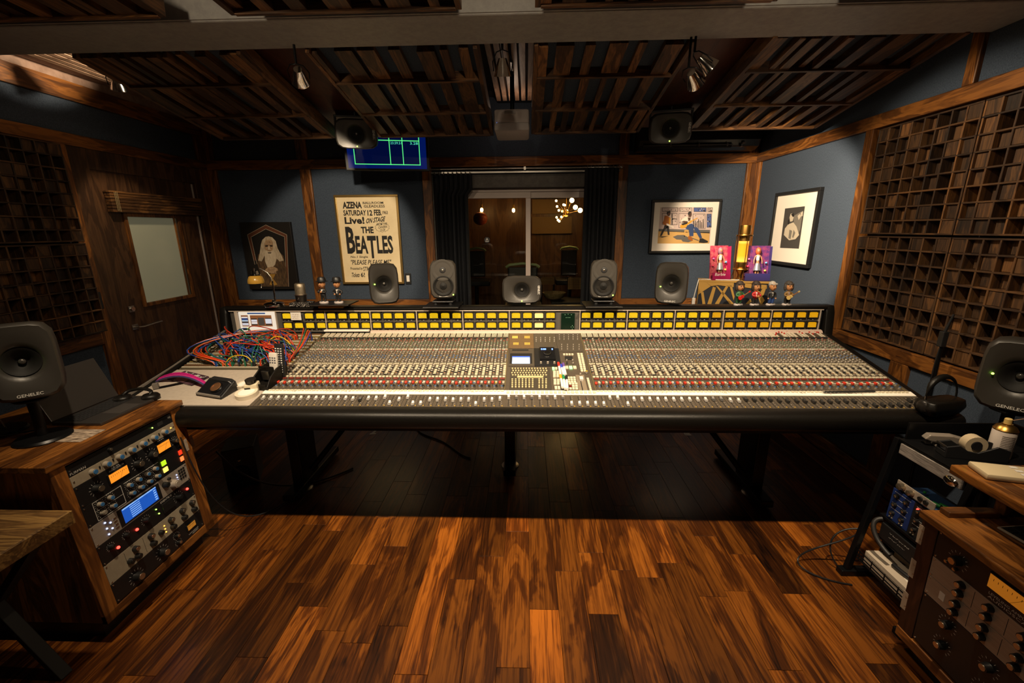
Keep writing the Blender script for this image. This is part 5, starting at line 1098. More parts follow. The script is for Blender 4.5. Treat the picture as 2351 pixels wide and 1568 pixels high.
# doll boxes
def doll_box(px, h, w, tilt, label, c0, c1, cw, txt, hairc, dress):
    p = onc(px, .045); t = thing('doll_box', label, 'toy box', Matrix.Translation(p) @ Matrix.Rotation(R(tilt), 4, 'Z') @ Matrix.Rotation(R(-7), 4, 'X'))
    bx('card_back', (-w/2, w/2, .030, .034, 0, h), noisy('card_%d' % int(c0[2]*100), c0, c1, 45, .4), t); bx('card_base', (-w/2, w/2, -.010, .034, 0, .010), mat('base_%d' % int(cw[2]*100), cw, .4), t); bx('side_flap', (w/2-.004, w/2, -.008, .034, .01, h*.97), mat('base_%d' % int(cw[2]*100), cw, .4), t)
    bx('name_band', (-w/2, w/2, -.012, -.009, .004, .052), mat('band_%d' % int(cw[0]*100), cw, .4), t)
    if txt:
        g = MB(); write(g, txt, -w*.38, w*.2, .03, .05, 0, frameM((0, -.0125, 0), (1, 0, 0), (0, 0, 1), (0, -1, 0)), shear=.2); g.build('lettering', M_WHITE, t)
    sk = mat('doll_skin', (.30, .14, .07), .5); d = MB()
    me = bpy.data.meshes.new('doll'); V = [(0, .012, h*.48), (0, .012, h*.62), (0, .012, h*.72), (0, .012, h*.78)]; E_ = [(0, 1), (1, 2), (2, 3)]; rad = [.011, .008, .010, .004]
    for s in (-1, 1):
        k = len(V); V += [(s*.007, .012, h*.4), (s*.008, .011, h*.22), (s*.009, .012, h*.07), (s*.018, .012, h*.70), (s*.026, .008, h*.58), (s*.026, .0, h*.48)]; E_ += [(0, k), (k, k+1), (k+1, k+2), (2, k+3), (k+3, k+4), (k+4, k+5)]; rad += [.008, .006, .0045, .0045, .0038, .003]
    me.from_pydata(V, E_, []); me.materials.append(sk); o = link('doll', me, t)
    o.modifiers.new('skin', 'SKIN').use_smooth_shade = True
    for i, r_ in enumerate(rad): me.skin_vertices[0].data[i].radius = (r_, r_)
    me.skin_vertices[0].data[0].use_root = True; q = o.modifiers.new('s', 'SUBSURF'); q.levels = q.render_levels = 1
    MB().ball((0, .010, h*.85), .0135, 12, 0, .85, .9, 1.15).build('doll_head', sk, o, 60); MB().ball((0, .015, h*.84), .0185, 12, 0, 1, .8, 1.5).build('doll_hair', mat('doll_hair_%d' % int(hairc[0]*100), hairc, .6), o, 60)
    MB().lathe([(.026, h*.30), (.014, h*.50)], 14, 0, Matrix.Translation((0, .012, 0)), 1, .8).build('doll_skirt', mat('doll_dress_%d' % int(dress[2]*100), dress, .3, .4), o, 60); MB().lathe([(.010, h*.58), (.0125, h*.72)], 12, 0, Matrix.Translation((0, .012, 0)), 1, .9).build('doll_top', mat('doll_top_%d' % int(dress[0]*100), (.6, .55, .5), .4), o, 60)
    for k, (dx, dz) in enumerate(((-.36, .42), (-.34, .62), (.34, .3), (.36, .52))): MB().ball((dx*w, .02, dz*h), .008, 8).build('accessory', mat('acc_%d' % k, [(.5, .02, .08), (.4, .1, .3), (.7, .5, .1), (.1, .3, .6)][k], .4), t, 60)
doll_box(1654, .245, .135, 8, 'pink boxed doll leaning left of the brass lava lamp', (.24, .008, .05), (.42, .09, .10), (.28, .008, .07), 'Barbie', (.20, .09, .14), (.3, .3, .33))
doll_box(1737, .245, .16, -10, 'purple and blue boxed doll leaning right of the brass lava lamp', (.045, .012, .10), (.17, .025, .09), (.025, .02, .12), None, (.30, .06, .012), (.2, .2, .26))
# lava lamp
p = onc(1697, .075); k = 3.05/978; lv = thing('lava_lamp', 'tall brass lava lamp glowing orange on the striped case', 'lamp', p)
zz = lambda py: (643-py)*k*1.03
MB().lathe([(.012, zz(640)), (.016, zz(636)), (.013, zz(632)), (.02, zz(626)), (.034, zz(620)), (.036, zz(619)), (.036, zz(603)), (1e-6, zz(603))], 24).build('lower_housing', M_BRASS, lv, 40)
MB().lathe([(.050, zz(620)), (.052, zz(618.5)), (.050, zz(617))], 28).build('lower_ring', M_BRASS, lv, 40); MB().lathe([(.052, zz(548)), (.054, zz(546)), (.052, zz(545)), (.034, zz(545))], 28).build('upper_ring', M_BRASS, lv, 40)
MB().lathe([(.034, zz(558)), (.034, zz(548)), (.034, zz(545)), (.033, zz(544)), (.036, zz(543)), (.035, zz(527)), (.034, zz(525)), (1e-6, zz(525))], 24).build('cap', M_BRASS, lv, 40)
mm, tt, bsd = nt('lava_glow'); L_ = tt.links.new; tc = N(tt, 'ShaderNodeTexCoord'); sx_ = N(tt, 'ShaderNodeSeparateXYZ'); L_(tc.outputs['Generated'], sx_.inputs[0]); cr = ramp(tt, [(0, (1, .50, .06)), (.08, (1, .62, .10)), (.3, (1, .36, .012)), (.85, (.9, .24, .006)), (.93, (1, .55, .1)), (1, (1, .5, .06))]); L_(sx_.outputs[2], cr.inputs[0]); L_(cr.outputs[0], bsd.inputs['Emission Color']); bsd.inputs['Emission Strength'].default_value = 1.05; bsd.inputs['Base Color'].default_value = (.4, .12, .01, 1); bsd.inputs['Roughness'].default_value = .2
MB().lathe([(.0325, zz(603)), (.0325, zz(558))], 24).build('liquid', mm, lv, 40)
for a in range(3): MB().cyl((.047*math.cos(a*2.1+.5), .047*math.sin(a*2.1+.5), zz(619)), (.049*math.cos(a*2.1+.5), .049*math.sin(a*2.1+.5), zz(546)), .0025, None, 6).build('rod', M_BRASS, lv, 40)
for a in range(3): MB().cyl((.040*math.cos(a*2.1-1.55), .040*math.sin(a*2.1-1.55), zz(619)), (.055*math.cos(a*2.1-1.55), .055*math.sin(a*2.1-1.55), 0.003), .003, None, 6).build('leg', M_BRASS, lv, 40)
cb = MB(); w = lambda px, py, Y: at(px, py, 1, Y); cb.tube([onc(1697, .05)+Vector((0, 0, .004)), onc(1680, .03)+Vector((0, 0, .004)), onc(1650, .012)+Vector((0, 0, .004)), onc(1622, .03)+Vector((0, 0, .004)), onc(1606, .0)+Vector((-.006, 0, .004)), Vector((A.x-.03, A.y-.03, 1.16)), Vector((A.x-.045, A.y-.05, 1.11))], .0032, 6)
t = thing('lamp_cable', 'white lamp cable with an inline switch hanging beside the striped case', 'cable'); cb.build('cord', M_WHITE, t, 60)
bx('inline_switch', (A.x-.058, A.x-.034, A.y-.06, A.y-.045, 1.06, 1.115), M_WHITE, t, .005)
# ------------------------------------------------------------------ patch cables heaped over the patch bay
rgc = random.Random(17)
CC = {'red': (.50, .035, .01), 'blue': (.015, .055, .26), 'green': (.01, .11, .06), 'orange': (.55, .08, .008), 'yellow': (.62, .40, .01)}
MCC = {k: mat('cable_'+k, v, .4) for k, v in CC.items()}
def bez(P, n=14):
    out = []
    for i in range(n+1):
        s = i/n; Q = [Vector(p) for p in P]
        while len(Q) > 1: Q = [Q[j].lerp(Q[j+1], s) for j in range(len(Q)-1)]
        out.append(Q[0])
    return out
def patch_cable(P, c, r=.0032, lab=None):
    t = thing('patch_cable', lab or '%s patch cable tangled over the patch bay' % c, 'cable', None, '%s patch cables' % c); MB().tube(bez(P, 16), r, 6).build('cord', MCC[c], t, 60)
    for q, d in ((P[0], Vector(P[1])-Vector(P[0])), (P[-1], Vector(P[-2])-Vector(P[-1]))):
        MB().cyl(q, Vector(q)+d.normalized()*.028, .0048, .0042, 8).build('plug', MCC[c] if rgc.random() < .6 else M_BLACK, t, 40)
def jack(px, py): p = atp(px, py, (0, NC[0], NC[1]), NCH); return Vector((min(max(p.x, CX0+.03), -1.40), min(max(p.y, 2.32), 2.75), 0))
def onj(p, h=0): return Vector((p.x, p.y, zch(p.y)+h))
for i in range(74):
    c = rgc.choice(('red', 'red', 'orange', 'blue', 'blue', 'blue', 'green', 'green', 'red'))
    a = jack(rgc.uniform(520, 690), rgc.uniform(800, 852)); b = jack(rgc.uniform(505, 690), rgc.uniform(775, 835))
    h = rgc.uniform(.06, .16); s1 = Vector((rgc.uniform(-.22, .12), rgc.uniform(-.02, .06), 0)); s2 = Vector((rgc.uniform(-.25, .10), rgc.uniform(-.06, .05), 0))
    patch_cable([onj(a), onj(a, h*.9), onj(a.lerp(b, .3)+s1, h*.75), onj(a.lerp(b, .7)+s2, h*.75), onj(b, h*.9), onj(b)], c)
for i in range(14):    # bundles sweeping to the left and hanging over the desk edge
    c = ('blue', 'orange', 'green', 'red')[i % 4]; a = jack(560+i*9, 800-i*1.5); b = jack(500+rgc.uniform(-10, 30), 842+rgc.uniform(-6, 8)); e = Vector((-2.04-rgc.uniform(0, .10), 2.42+rgc.uniform(-.05, .08), 0))
    patch_cable([onj(a), onj(a, .12), Vector((e.x+.3, e.y+.2, 1.0)), Vector((e.x, e.y, .96)), Vector((e.x-.04, e.y-.1, .87)), onj(b, .09), onj(b)], c, .0034, '%s patch cable swung out over the door end of the desk' % c)
for i in range(5):     # tidy cables at the right end of the bay
    c = ('red', 'green', 'orange', 'red', 'blue')[i]; a = jack(700+i*5, 770+i*3); b = jack(668+i*7, 832-i*3)
    patch_cable([onj(a), onj(a, .12), onj(a.lerp(b, .4)+Vector((.05, 0, 0)), .10), onj(a.lerp(b, .8)+Vector((.06, 0, 0)), .02), onj(b, .05), onj(b)], c, .0034, '%s patch cable draped along the edge of the channel strips' % c)
a = jack(677, 815); b = jack(632, 822); patch_cable([onj(a), onj(a, .09), onj(a.lerp(b, .3)+Vector((-.06, .05, 0)), .16), onj(b+Vector((-.10, .06, 0)), .13), onj(b+Vector((-.06, 0, 0)), .05), onj(b, .03), onj(b)], 'yellow', .0036, 'yellow patch cable arching above the remote controls')
a = jack(571, 850); b = jack(515, 845); patch_cable([onj(a), onj(a, .08), onj(a.lerp(b, .4), .08), onj(b, .07), onj(b)], 'yellow', .0034, 'yellow patch cable lying at the front of the tangle')
a = jack(640, 828); b = jack(553, 805); patch_cable([onj(a), onj(a, .05), onj(a.lerp(b, .5)+Vector((0, -.1, 0)), .05), onj(b, .08), onj(b)], 'yellow', .003, 'yellow patch cable running behind the white remote control')
# ------------------------------------------------------------------ things on the producer's desk
DTILT = Matrix.Rotation(math.atan2(.062, .375), 4, 'X')
def dz(y): return .764+(y-1.925)*(.062/.375)
dk = lambda px, py: atp(px, py, (0, 1.925, .764), (0, -.062, .375))
def onD(px, py): p = dk(px, py); return Vector((p.x, p.y, dz(p.y)+.0005))
# masking tape rolls
def tape(px, py, r, tilt, label):
    p = onD(px, py); t = thing('tape_roll', label, 'tape', Matrix.Translation(p) @ DTILT)
    MB().lathe([(r*.72, 0), (r, 0), (r, .022), (r*.72, .022), (r*.72, 0)], 32).build('tape', mat('masking_tape', (.66, .58, .45), .6), t, 40); MB().lathe([(r*.72, .001), (r*.72, .021)], 32).build('core', M_WHITE, t, 40)
    MB().lathe([(1e-6, .015), (r*.70, .015)], 24).build('printed_disc', noisy('tape_print', (.03, .028, .025), (.6, .55, .48), 130, .6), t)
tape(568, 908, .053, 0, 'cream tape roll lying flat in front of the square ink bottle'); tape(562, 889, .036, 0, 'small tape roll half hidden behind the square ink bottle')
p = onD(582, 896); bt = thing('ink_bottle', 'square cream ink bottle with a dark lid on the desk', 'bottle', Matrix.Translation(p) @ DTILT @ Matrix.Rotation(R(12), 4, 'Z'))
bx('jar', (-.033, .033, -.026, .026, 0, .045), mat('cream_jar', (.62, .54, .38), .4), bt, .008, 40); MB().lathe([(.018, .044), (.018, .050), (.026, .051), (.027, .066), (.018, .070), (1e-6, .070)], 20).build('lid', mat('dark_lid', (.04, .035, .03), .2, .6), bt, 40)
bx('label_patch', (-.029, -.001, -.0275, -.026, .008, .03), M_INK, bt); g = MB(); scrawl(g, -.026, -.004, .016, .024, 0, frameM((0, -.028, 0), (1, 0, 0), (0, 0, 1), (0, -1, 0))); g.build('lettering', M_LIT, bt)
# tablet-like controller on a tilted holder
p = onD(498, 902); h = thing('tilted_controller', 'black tilted controller with a round bronze dial on the desk', 'controller', Matrix.Translation(p) @ DTILT @ Matrix.Rotation(R(-14), 4, 'Z'))
MT_ = Matrix.Translation((0, -.045, .012)) @ Matrix.Rotation(R(24), 4, 'X')
o = MB().box(-.075, .075, 0, .10, -.006, .006).build('panel', mat('black_gloss', (.008, .008, .009), .2), h, 0, .004); o.matrix_local = MT_
o = MB().box(-.077, .077, -.006, .004, -.008, .008).build('front_lip', mat('grey_edge', (.16, .14, .12), .4), h, 0, .003); o.matrix_local = MT_
MB().prism([(-.085, 0), (.085, 0), (.080, .05), (.06, .062), (-.06, .062), (-.08, .05)], .03, .06, Matrix(((1, 0, 0, 0), (0, 0, 1, 0), (0, 1, 0, 0), (0, 0, 0, 1)))).build('holder_back', M_BLACK, h, 0, .004)
for s in (-1, 1): MB().prism([(-.05, 0), (.06, 0), (.05, .055), (-.045, .012)], s*.078-.006, s*.078+.006, Matrix(((0, 0, 1, 0), (1, 0, 0, 0), (0, 1, 0, 0), (0, 0, 0, 1)))).build('holder_arm', M_BLACK, h, 0, .003)
o = MB().lathe([(.030, .004), (.032, .010), (.028, .014), (.026, .013), (1e-6, .013)], 28).build('dial_ring', M_BLKM, h, 40); o.matrix_local = MT_ @ Matrix.Translation((.02, .045, 0))
o = MB().lathe([(.026, .0145), (.027, .017), (.022, .018), (.021, .0155), (1e-6, .0155)], 28).build('dial', mat('bronze_dial', (.35, .17, .08), .35, .8), h, 40); o.matrix_local = MT_ @ Matrix.Translation((.02, .045, 0))
# black leather holder with two remotes
p = onD(612, 886); hd = thing('remote_holder', 'curved black leather remote holder beside the channel strips', 'holder', Matrix.Translation(p) @ DTILT @ Matrix.Rotation(R(-8), 4, 'Z'))
for x in (-.055, .04): MB().prism([(-.05, 0), (.10, 0), (.13, .05), (.11, .085), (.05, .085), (-.01, .06), (-.05, .02)], x, x+.008, Matrix(((0, 0, 1, 0), (1, 0, 0, 0), (0, 1, 0, 0), (0, 0, 0, 1)))).build('side_panel', M_LEATHER, hd, 0, .002)
bx('base', (-.05, .04, -.05, .10, 0.001, .010), M_LEATHER, hd); bx('front', (-.05, .04, -.05, -.043, 0.01, .035), M_LEATHER, hd); bx('metal_tab', (-.03, .012, .02, .028, .025, .075), M_STEEL, hd, .001); bx('back_wall', (-.05, .04, .03, .04, .01, .10), M_LEATHER, hd, .01)
def remote(x, y, hh, ww, m, label, rows, bm, lean=14):
    t = thing('remote_control', label, 'remote control', hd.matrix_world @ Matrix.Translation((x, y, .012)) @ Matrix.Rotation(R(-lean), 4, 'X')); bx('case', (-ww/2, ww/2, 0, .016, 0, hh), m, t, .005, 40)
    for r in range(rows):
        for k in range(3): bx('button', (-ww*.3+k*ww*.3-.004, -ww*.3+k*ww*.3+.004, -.002, 0, hh-.03-r*.013, hh-.024-r*.013), bm, t)
    return t
remote(.012, .048, .15, .048, mat('grey_remote', (.60, .56, .50), .45), 'pale grey remote control standing in the leather holder', 3, mat('remote_dark', (.12, .12, .14), .5))
remote(.03, .075, .19, .052, M_BLACK, 'black remote control standing behind the pale one', 11, M_LIT)
# magazine, clipboard-like wedge, pink cables
p = onD(433, 870); mg = thing('magazine', 'dark magazine lying at the edge of the patch bay', 'magazine', Matrix.Translation(p) @ DTILT @ Matrix.Rotation(R(-20), 4, 'Z'))
bx('cover', (-.10, .10, -.05, .05, 0, .010), noisy('magazine_cover', (.006, .005, .008), (.10, .05, .07), 22, .25), mg, .002); bx('figure_photo', (-.05, .03, -.045, .0, .010, .0104), mat('cover_skin', (.35, .20, .15), .4), mg)
g = MB(); scrawl(g, -.08, -.01, .018, .042, .0108, None, 0, 3); scrawl(g, .01, .09, .018, .042, .0108, None, 0, 4); g.build('lettering', M_LIT, mg)
for k, c in enumerate(((.45, .01, .16), (.40, .01, .15), (.48, .03, .20), (.05, .04, .12))):
    t = tag(MB().tube(bez([onD(485, 893+k*2)+Vector((0, 0, .012)), onD(440, 873+k*3)+Vector((0, 0, .06)), onD(400, 868+k*3)+Vector((0, 0, .07)), Vector((-2.12, 2.20-k*.01, .80)), Vector((-2.22, 2.12, .66))], 16), .0055 if k < 3 else .005, 8).build('thick_cable', mat('cable_pink_%d' % k, c, .4), None, 60), ('pink cable draped over the desk edge' if k < 3 else 'dark violet cable draped under the pink cables'), 'cable', 'pink cables over the desk edge' if k < 3 else None)
bx('dummy', (0, .001, 0, .001, -9, -8.999), M_BLACK) if False else None
p = onD(390, 886); t = thing('angle_bracket', 'small grey angle bracket lying on the desk edge', 'bracket', Matrix.Translation(p) @ DTILT @ Matrix.Rotation(R(30), 4, 'Z')); bx('flat_plate', (-.07, .07, -.012, .012, 0, .003), M_BLKM, t); bx('upright_plate', (-.07, -.045, -.012, .012, .003, .03), mat('grey_edge', (.16, .14, .12), .4), t)
# ------------------------------------------------------------------ rack equipment
KS = mat('knob_silver', (.55, .45, .33), .25, .9); KK = mat('knob_black', (.012, .012, .012), .35)
def rack_unit(M, label, v0, h, face, items, W=.4826, group=None):
    """19-inch unit; local x right, y up, z out of the rack"""
    t = thing('rack_unit', label, 'rack unit', M @ Matrix.Translation((0, v0, 0)), group)
    bx('chassis', (.02, W-.02, .002, h-.002, -.22, -.001), M_BLKM, t); bx('faceplate', (0, W, .0006, h-.0006, 0, .004), face, t, .0008)
    for u in (.008, W-.008):
        for v in ((.008, h-.008) if h > .05 else (h/2,)): MB().lathe([(.0032, .004), (.003, .0058), (1e-6, .0062)], 8, 0, Matrix.Translation((u, v, 0))).build('screw', M_STEEL, t, 40)
    tk = MB()
    for it in items:
        k = it[0]; u = it[1]*W if k != 'text' else 0
        if k == 'knob':
            _, a, v, r, bm, cm = it[:6]; o = MB().lathe([(r*1.05, .004), (r, .006), (r*.9, .004+r*1.3)], 16, 0, Matrix.Translation((u, v*h, 0))).build('knob', bm, t, 40)
            MB().lathe([(r*.72, .004+r*1.3), (r*.68, .0055+r*1.35), (1e-6, .0055+r*1.35)], 14, 0, Matrix.Translation((u, v*h, 0))).build('knob_cap', cm, o, 40)
            if len(it) > 6:
                for q in range(11):
                    an = R(-135+q*27); c_, s_ = math.sin(an), math.cos(an); rr = r*it[6]; tk.add([(u+c_*rr-s_*.0006, v*h+s_*rr+c_*.0006, .0045), (u+c_*rr+s_*.0006, v*h+s_*rr-c_*.0006, .0045), (u+c_*(rr+r*.45)+s_*.0006, v*h+s_*(rr+r*.45)-c_*.0006, .0045), (u+c_*(rr+r*.45)-s_*.0006, v*h+s_*(rr+r*.45)+c_*.0006, .0045)], [(0, 1, 2, 3)])
        elif k == 'meter':
            _, a, b, v, w = it[:5]; o = bx('meter', (u-.005, b*W+.005, v*h-.004, w*h+.004, .004, .009), KK, t, .0015); m_ = it[5] if len(it) > 5 else M_AMBER
            bx('meter_face', (u, b*W, v*h, w*h, .009, .0096), m_, o); n_ = MB(); c_ = (u+b*W)/2; n_.add([(c_, v*h, .0100), (c_+.001, v*h, .0100), (c_+(b*W-u)*.25+.001, v*h+(w-v)*h*.85, .0100), (c_+(b*W-u)*.25, v*h+(w-v)*h*.85, .0100)], [(0, 1, 2, 3)]); n_.build('needle', M_INK, o)
            s_ = MB()
            for q in range(9): x_ = u+(b*W-u)*(.1+.1*q); s_.box(x_-.0006, x_+.0006, v*h+(w-v)*h*.62, v*h+(w-v)*h*.78, .0096, .0099)
            stuff(s_.build('meter_scale', M_INK, o))
        elif k == 'led': MB().ball((u, it[2]*h, .005), it[4] if len(it) > 4 else .004, 8).build('indicator_light', it[3], t, 60)
        elif k == 'plate': bx(it[7] if len(it) > 7 else 'panel_inset', (u, it[2]*W, it[3]*h, it[4]*h, .004, it[6]), it[5], t, .0006)
        elif k == 'text': g_ = MB(); write(g_, it[1], it[2]*W, it[3]*W, it[4]*h, it[5]*h, .0045); g_.build('lettering', M_LIT if face not in (M_BEIGE, M_SILV) else M_INK, t)
        elif k == 'line': g_ = MB(); g_.box(u, it[2]*W, it[3]*h, it[4]*h, .004, .0046); g_.build('printed_line', M_LIT if face not in (M_BEIGE, M_SILV) else M_INK, t)
    if tk.v: stuff(tk.build('dial_markings', M_LIT, t))
    return t
M_BEIGE = noisy('beige_faceplate', (.30, .25, .18), (.34, .29, .21), 40, .5); M_SILV = noisy('silver_faceplate', (.34, .29, .24), (.42, .36, .30), 60, .4, .3, (.2, 6, 1)); M_BFACE = mat('black_faceplate', (.010, .010, .011), .4)
M_BLUECAP = mat('blue_cap', (.04, .16, .38), .4); M_LCD = mat('blue_lcd', (.01, .06, .3), .3, 0, (.012, .10, .55), .75); M_LCDL = mat('lcd_pale', (.2, .4, .8), .3, 0, (.25, .5, 1), .8); M_BLED = mat('blue_indicator', (.3, .4, .9), .4, 0, (.4, .5, 1), 3)
U = .04445
vt = Vector((-.047, 0, .68)).normalized(); LM = frameM((-1.668, 1.3565, .14), (0, 1, 0), vt, Vector((0, 1, 0)).cross(vt))
# left cabinet
lc = thing('rack_cabinet', 'walnut rack cabinet with a slightly sloping front below the laptop', 'cabinet', None)
m = MB(); Y0, Y1 = 1.30, 1.90
for a, b in ((Y0, Y0+.03), (Y1-.03, Y1)):
    m = MB(); P = [(-1.675, .10), (-1.722, .775), (-2.32, .775), (-2.32, .10)]; m.add([(x, a, z) for x, z in P]+[(x, b, z) for x, z in P], [(0, 1, 2, 3), (7, 6, 5, 4)]+[(i, 4+i, 4+(i+1) % 4, (i+1) % 4) for i in range(4)]); m.build('side_panel', M_TRIMZ, lc, 0, .002)
bx('back_panel', (-2.32, -2.30, Y0+.03, Y1-.03, .1, .775), M_TRIMZ, lc); bx('bottom_panel', (-2.3, -1.675, Y0+.03, Y1-.03, .10, .125), M_TRIMY, lc)
bx('top_board', (-2.40, -1.698, Y0-.012, Y1+.012, .775, .80), wood('walnut_top', WAL, 1, 1., .32, .1, 2., .3), lc, .003)
for u0, u1, v0, v1, n_, mm_ in ((-.0565, -.002, -.045, .645, 'stile', M_TRIMZ), (.4846, .5435, -.045, .645, 'stile', M_TRIMZ), (-.0565, .5435, -.045, -.006, 'bottom_rail', M_TRIMY), (-.002, .4846, .627, .645, 'top_rail', M_TRIMY)):
    o = MB().box(u0, u1, v0, v1, -.018, .006).build(n_, wood('walnut_rack_'+n_[:3], WAL, 1 if 'stile' in n_ else 0, 1., .4, .15), lc, 0, .002); o.matrix_local = LM
bx('plinth', (-2.25, -1.72, Y0+.03, Y1-.03, 0, .10), M_BLACK, lc)
GL = 'audio processors in the left rack'; v = .622
def nxt(h):
    global v
    v -= h*U; return v
rack_unit(LM, 'black one-space power conditioner at the top of the left rack', nxt(1), U, M_BFACE, [('text', 'FURMAN', .01, .13, .12, .34), ('knob', .34, .62, .008, KK, KS), ('led', .77, .5, M_GREENLED, .003), ('plate', .83, .89, .3, .75, mat('dark_inset', (.03, .03, .03), .3), .0046), ('text', '120', .955, .985, .6, .8)], group=GL)
rack_unit(LM, 'beige one-space preamp with a row of blue-capped knobs', nxt(1), U, M_BEIGE, [('knob', .16+k*.118, .5, .0125, M_KB, M_BLUECAP) for k in range(7)]+[('line', .245, .247, .15, .85)]+[('plate', .22+k*.118, .232+k*.118, .4, .65, KK, .006, 'switch') for k in range(6)]+[('led', .955, .5, mat('amber_led', (.6, .3, .05), .4, 0, (1, .45, .05), 4), .003)], group=GL)
rack_unit(LM, 'black two-space leveller with two orange meters', nxt(2), 2*U, M_BFACE, [('knob', .15, .45, .017, KK, KS, 1.3), ('meter', .26, .43, .30, .72), ('knob', .53, .45, .017, KK, KS, 1.3), ('knob', .68, .5, .017, KK, KS, 1.3), ('meter', .75, .89, .34, .78), ('knob', .95, .5, .013, KK, KS, 1.3), ('text', 'LA-3A', .31, .38, .9, .97), ('text', 'AUDIO LEVELER', .28, .42, .8, .88), ('text', 'LA-3A', .78, .85, .92, .98)], group=GL)
K4 = [(.13, .72), (.22, .72), (.13, .3), (.22, .3)]+[(.40+k*.09, .72) for k in range(4)]+[(.40+k*.09, .3) for k in range(4)]
rack_unit(LM, 'black two-space processor with grey knobs and green and red lights', nxt(2), 2*U, M_BFACE, [('knob', a, b, .0105, M_KB, M_BLUECAP if k != 2 else M_KB, 1.5) for k, (a, b) in enumerate(K4)]+[('line', .08, .33, .93, .95), ('line', .08, .084, .05, .95), ('line', .33, .334, .05, .95), ('line', .08, .33, .05, .07), ('line', .36, .72, .93, .95), ('line', .08, .33, .5, .51)]
     + [('plate', .745, .795, .60, .85, mat('green_lit_sw', (.3, .5, .02), .4, 0, (.55, .9, .02), .9), .008, 'lit_switch'), ('plate', .745, .795, .22, .47, mat('yellow_lit_sw', (.6, .4, .05), .4, 0, (1, .7, .12), 1.6), .008, 'lit_switch'), ('plate', .955, .992, .60, .85, mat('red_lit_sw', (.5, .02, .01), .4, 0, (1, .04, .01), 1.2), .008, 'lit_switch'), ('plate', .955, .992, .22, .47, mat('orange_lit_sw', (.6, .1, .02), .4, 0, (1, .16, .04), 1.8), .008, 'lit_switch')], group=GL)
rack_unit(LM, 'silver two-space effects processor with a wide blue display', nxt(2), 2*U, M_SILV, [('plate', .23, .66, .06, .94, M_BFACE, .0048, 'display_window'), ('plate', .27, .62, .14, .86, M_LCD, .0056, 'blue_display'), ('plate', .275, .62, .80, .86, M_LCDL, .0060, 'display_bar')]+[('plate', .34+.0, .44, .20+k*.1, .24+k*.1, M_LCDL, .0060, 'display_line') for k in range(6)]+[('plate', .585, .612, .20+k*.12, .26+k*.12, M_LCDL, .0060, 'display_line') for k in range(5)]
     + [('led', .12+.04*(k % 2), .2+k*.15, M_BLED, .0035) for k in range(5)]+[('knob', .80, .38, .021, M_SILV, M_SILV), ('knob', .715, .62, .014, KK, KK), ('knob', .77, .80, .007, KK, KK)]+[('plate', .89+k*.028, .91+k*.028, .30+r*.16, .40+r*.16, KK, .007, 'key') for k in range(3) for r in range(4)]+[('led', .865, .25+k*.15, M_BLED, .003) for k in range(4)]+[('plate', .185, .215, .2+k*.16, .26+k*.16, M_STEEL, .006, 'soft_key') for k in range(4)], group=GL)
rack_unit(LM, 'black two-space unit with red lights and a dial printed in white', nxt(2), 2*U, M_BFACE, [('led', .15, .35, M_REDLED, .0065), ('led', .34, .5, M_REDLED, .0065), ('led', .93, .6, M_REDLED, .0065), ('led', .56, .75, M_GREENLED, .003), ('led', .575, .45, M_GREENLED, .003), ('knob', .10, .62, .010, KK, KK, 1.4), ('knob', .24, .62, .010, KK, KK, 1.4), ('knob', .44, .62, .012, KK, KK, 1.5), ('knob', .81, .55, .014, KK, KK, 1.6), ('meter', .63, .74, .28, .72, KK), ('text', 'EVENTIDE', .62, .75, .84, .94)]+[('line', .645+k*.011, .648+k*.011, .45, .62) for k in range(8)], group=GL)
rack_unit(LM, 'beige two-space equaliser with pairs of black knobs', nxt(2), 2*U, M_BEIGE, [('knob', a, b, .0125, KK, KS if b > .5 else KK) for a in (.27, .43, .66, .80, .93) for b in (.72, .3)]+[('knob', .20, .35, .0125, KK, KK), ('knob', .53, .5, .011, KK, KK), ('line', .175, .177, .1, .9), ('line', .36, .362, .1, .9)]+[('led', .585, .3+k*.18, mat('amber_led', (.6, .3, .05), .4, 0, (1, .45, .05), 4), .003) for k in range(3)], group=GL)
rack_unit(LM, 'black two-space limiter at the bottom of the left rack', nxt(2), 2*U, M_BFACE, [('knob', .21, .42, .019, KK, KS, 1.4), ('knob', .49, .48, .019, KK, KS, 1.4), ('knob', .67, .68, .010, KK, KS, 1.5), ('knob', .67, .28, .010, KK, KS, 1.5), ('meter', .80, .90, .42, .72, mat('low_amber_meter_glow', (.3, .15, .03), .5, 0, (1, .35, .03), .25)), ('text', 'UNIVERSAL', .80, .93, .14, .22), ('text', 'AUDIO', .84, .92, .04, .12)], group=GL)
# paper tags on the right stile
def paper_tag(M, u, v_, w, h, lines, label, m=None):
    t = thing('paper_tag', label, 'tag', M @ Matrix.Translation((u, v_, .0068)) @ Matrix.Rotation(R(6), 4, 'Y')); bx('card', (0, w, 0, h, 0, .0012), m or mat('tag_card', (.40, .31, .23), .6), t, .0004)
    g = MB()
    for k, s in enumerate(lines): (write(g, s, w*(.14 if len(s) > 4 else .4), w*(.86 if len(s) > 4 else .6), h*(.66-k*.24), h*(.80-k*.24), .0014) if s else scrawl(g, w*.2, w*.8, h*(.66-k*.24), h*(.78-k*.24), .0014))
    g.build('lettering', mat('brown_ink', (.25, .10, .04), .7), t)
paper_tag(LM, .50, .545, .062, .062, ('Special Thanks', 'to', ''), 'square paper tag near the top of the left rack stile'); paper_tag(LM, .505, .405, .062, .062, ('Special Thanks', 'to', ''), 'square paper tag halfway down the left rack stile')
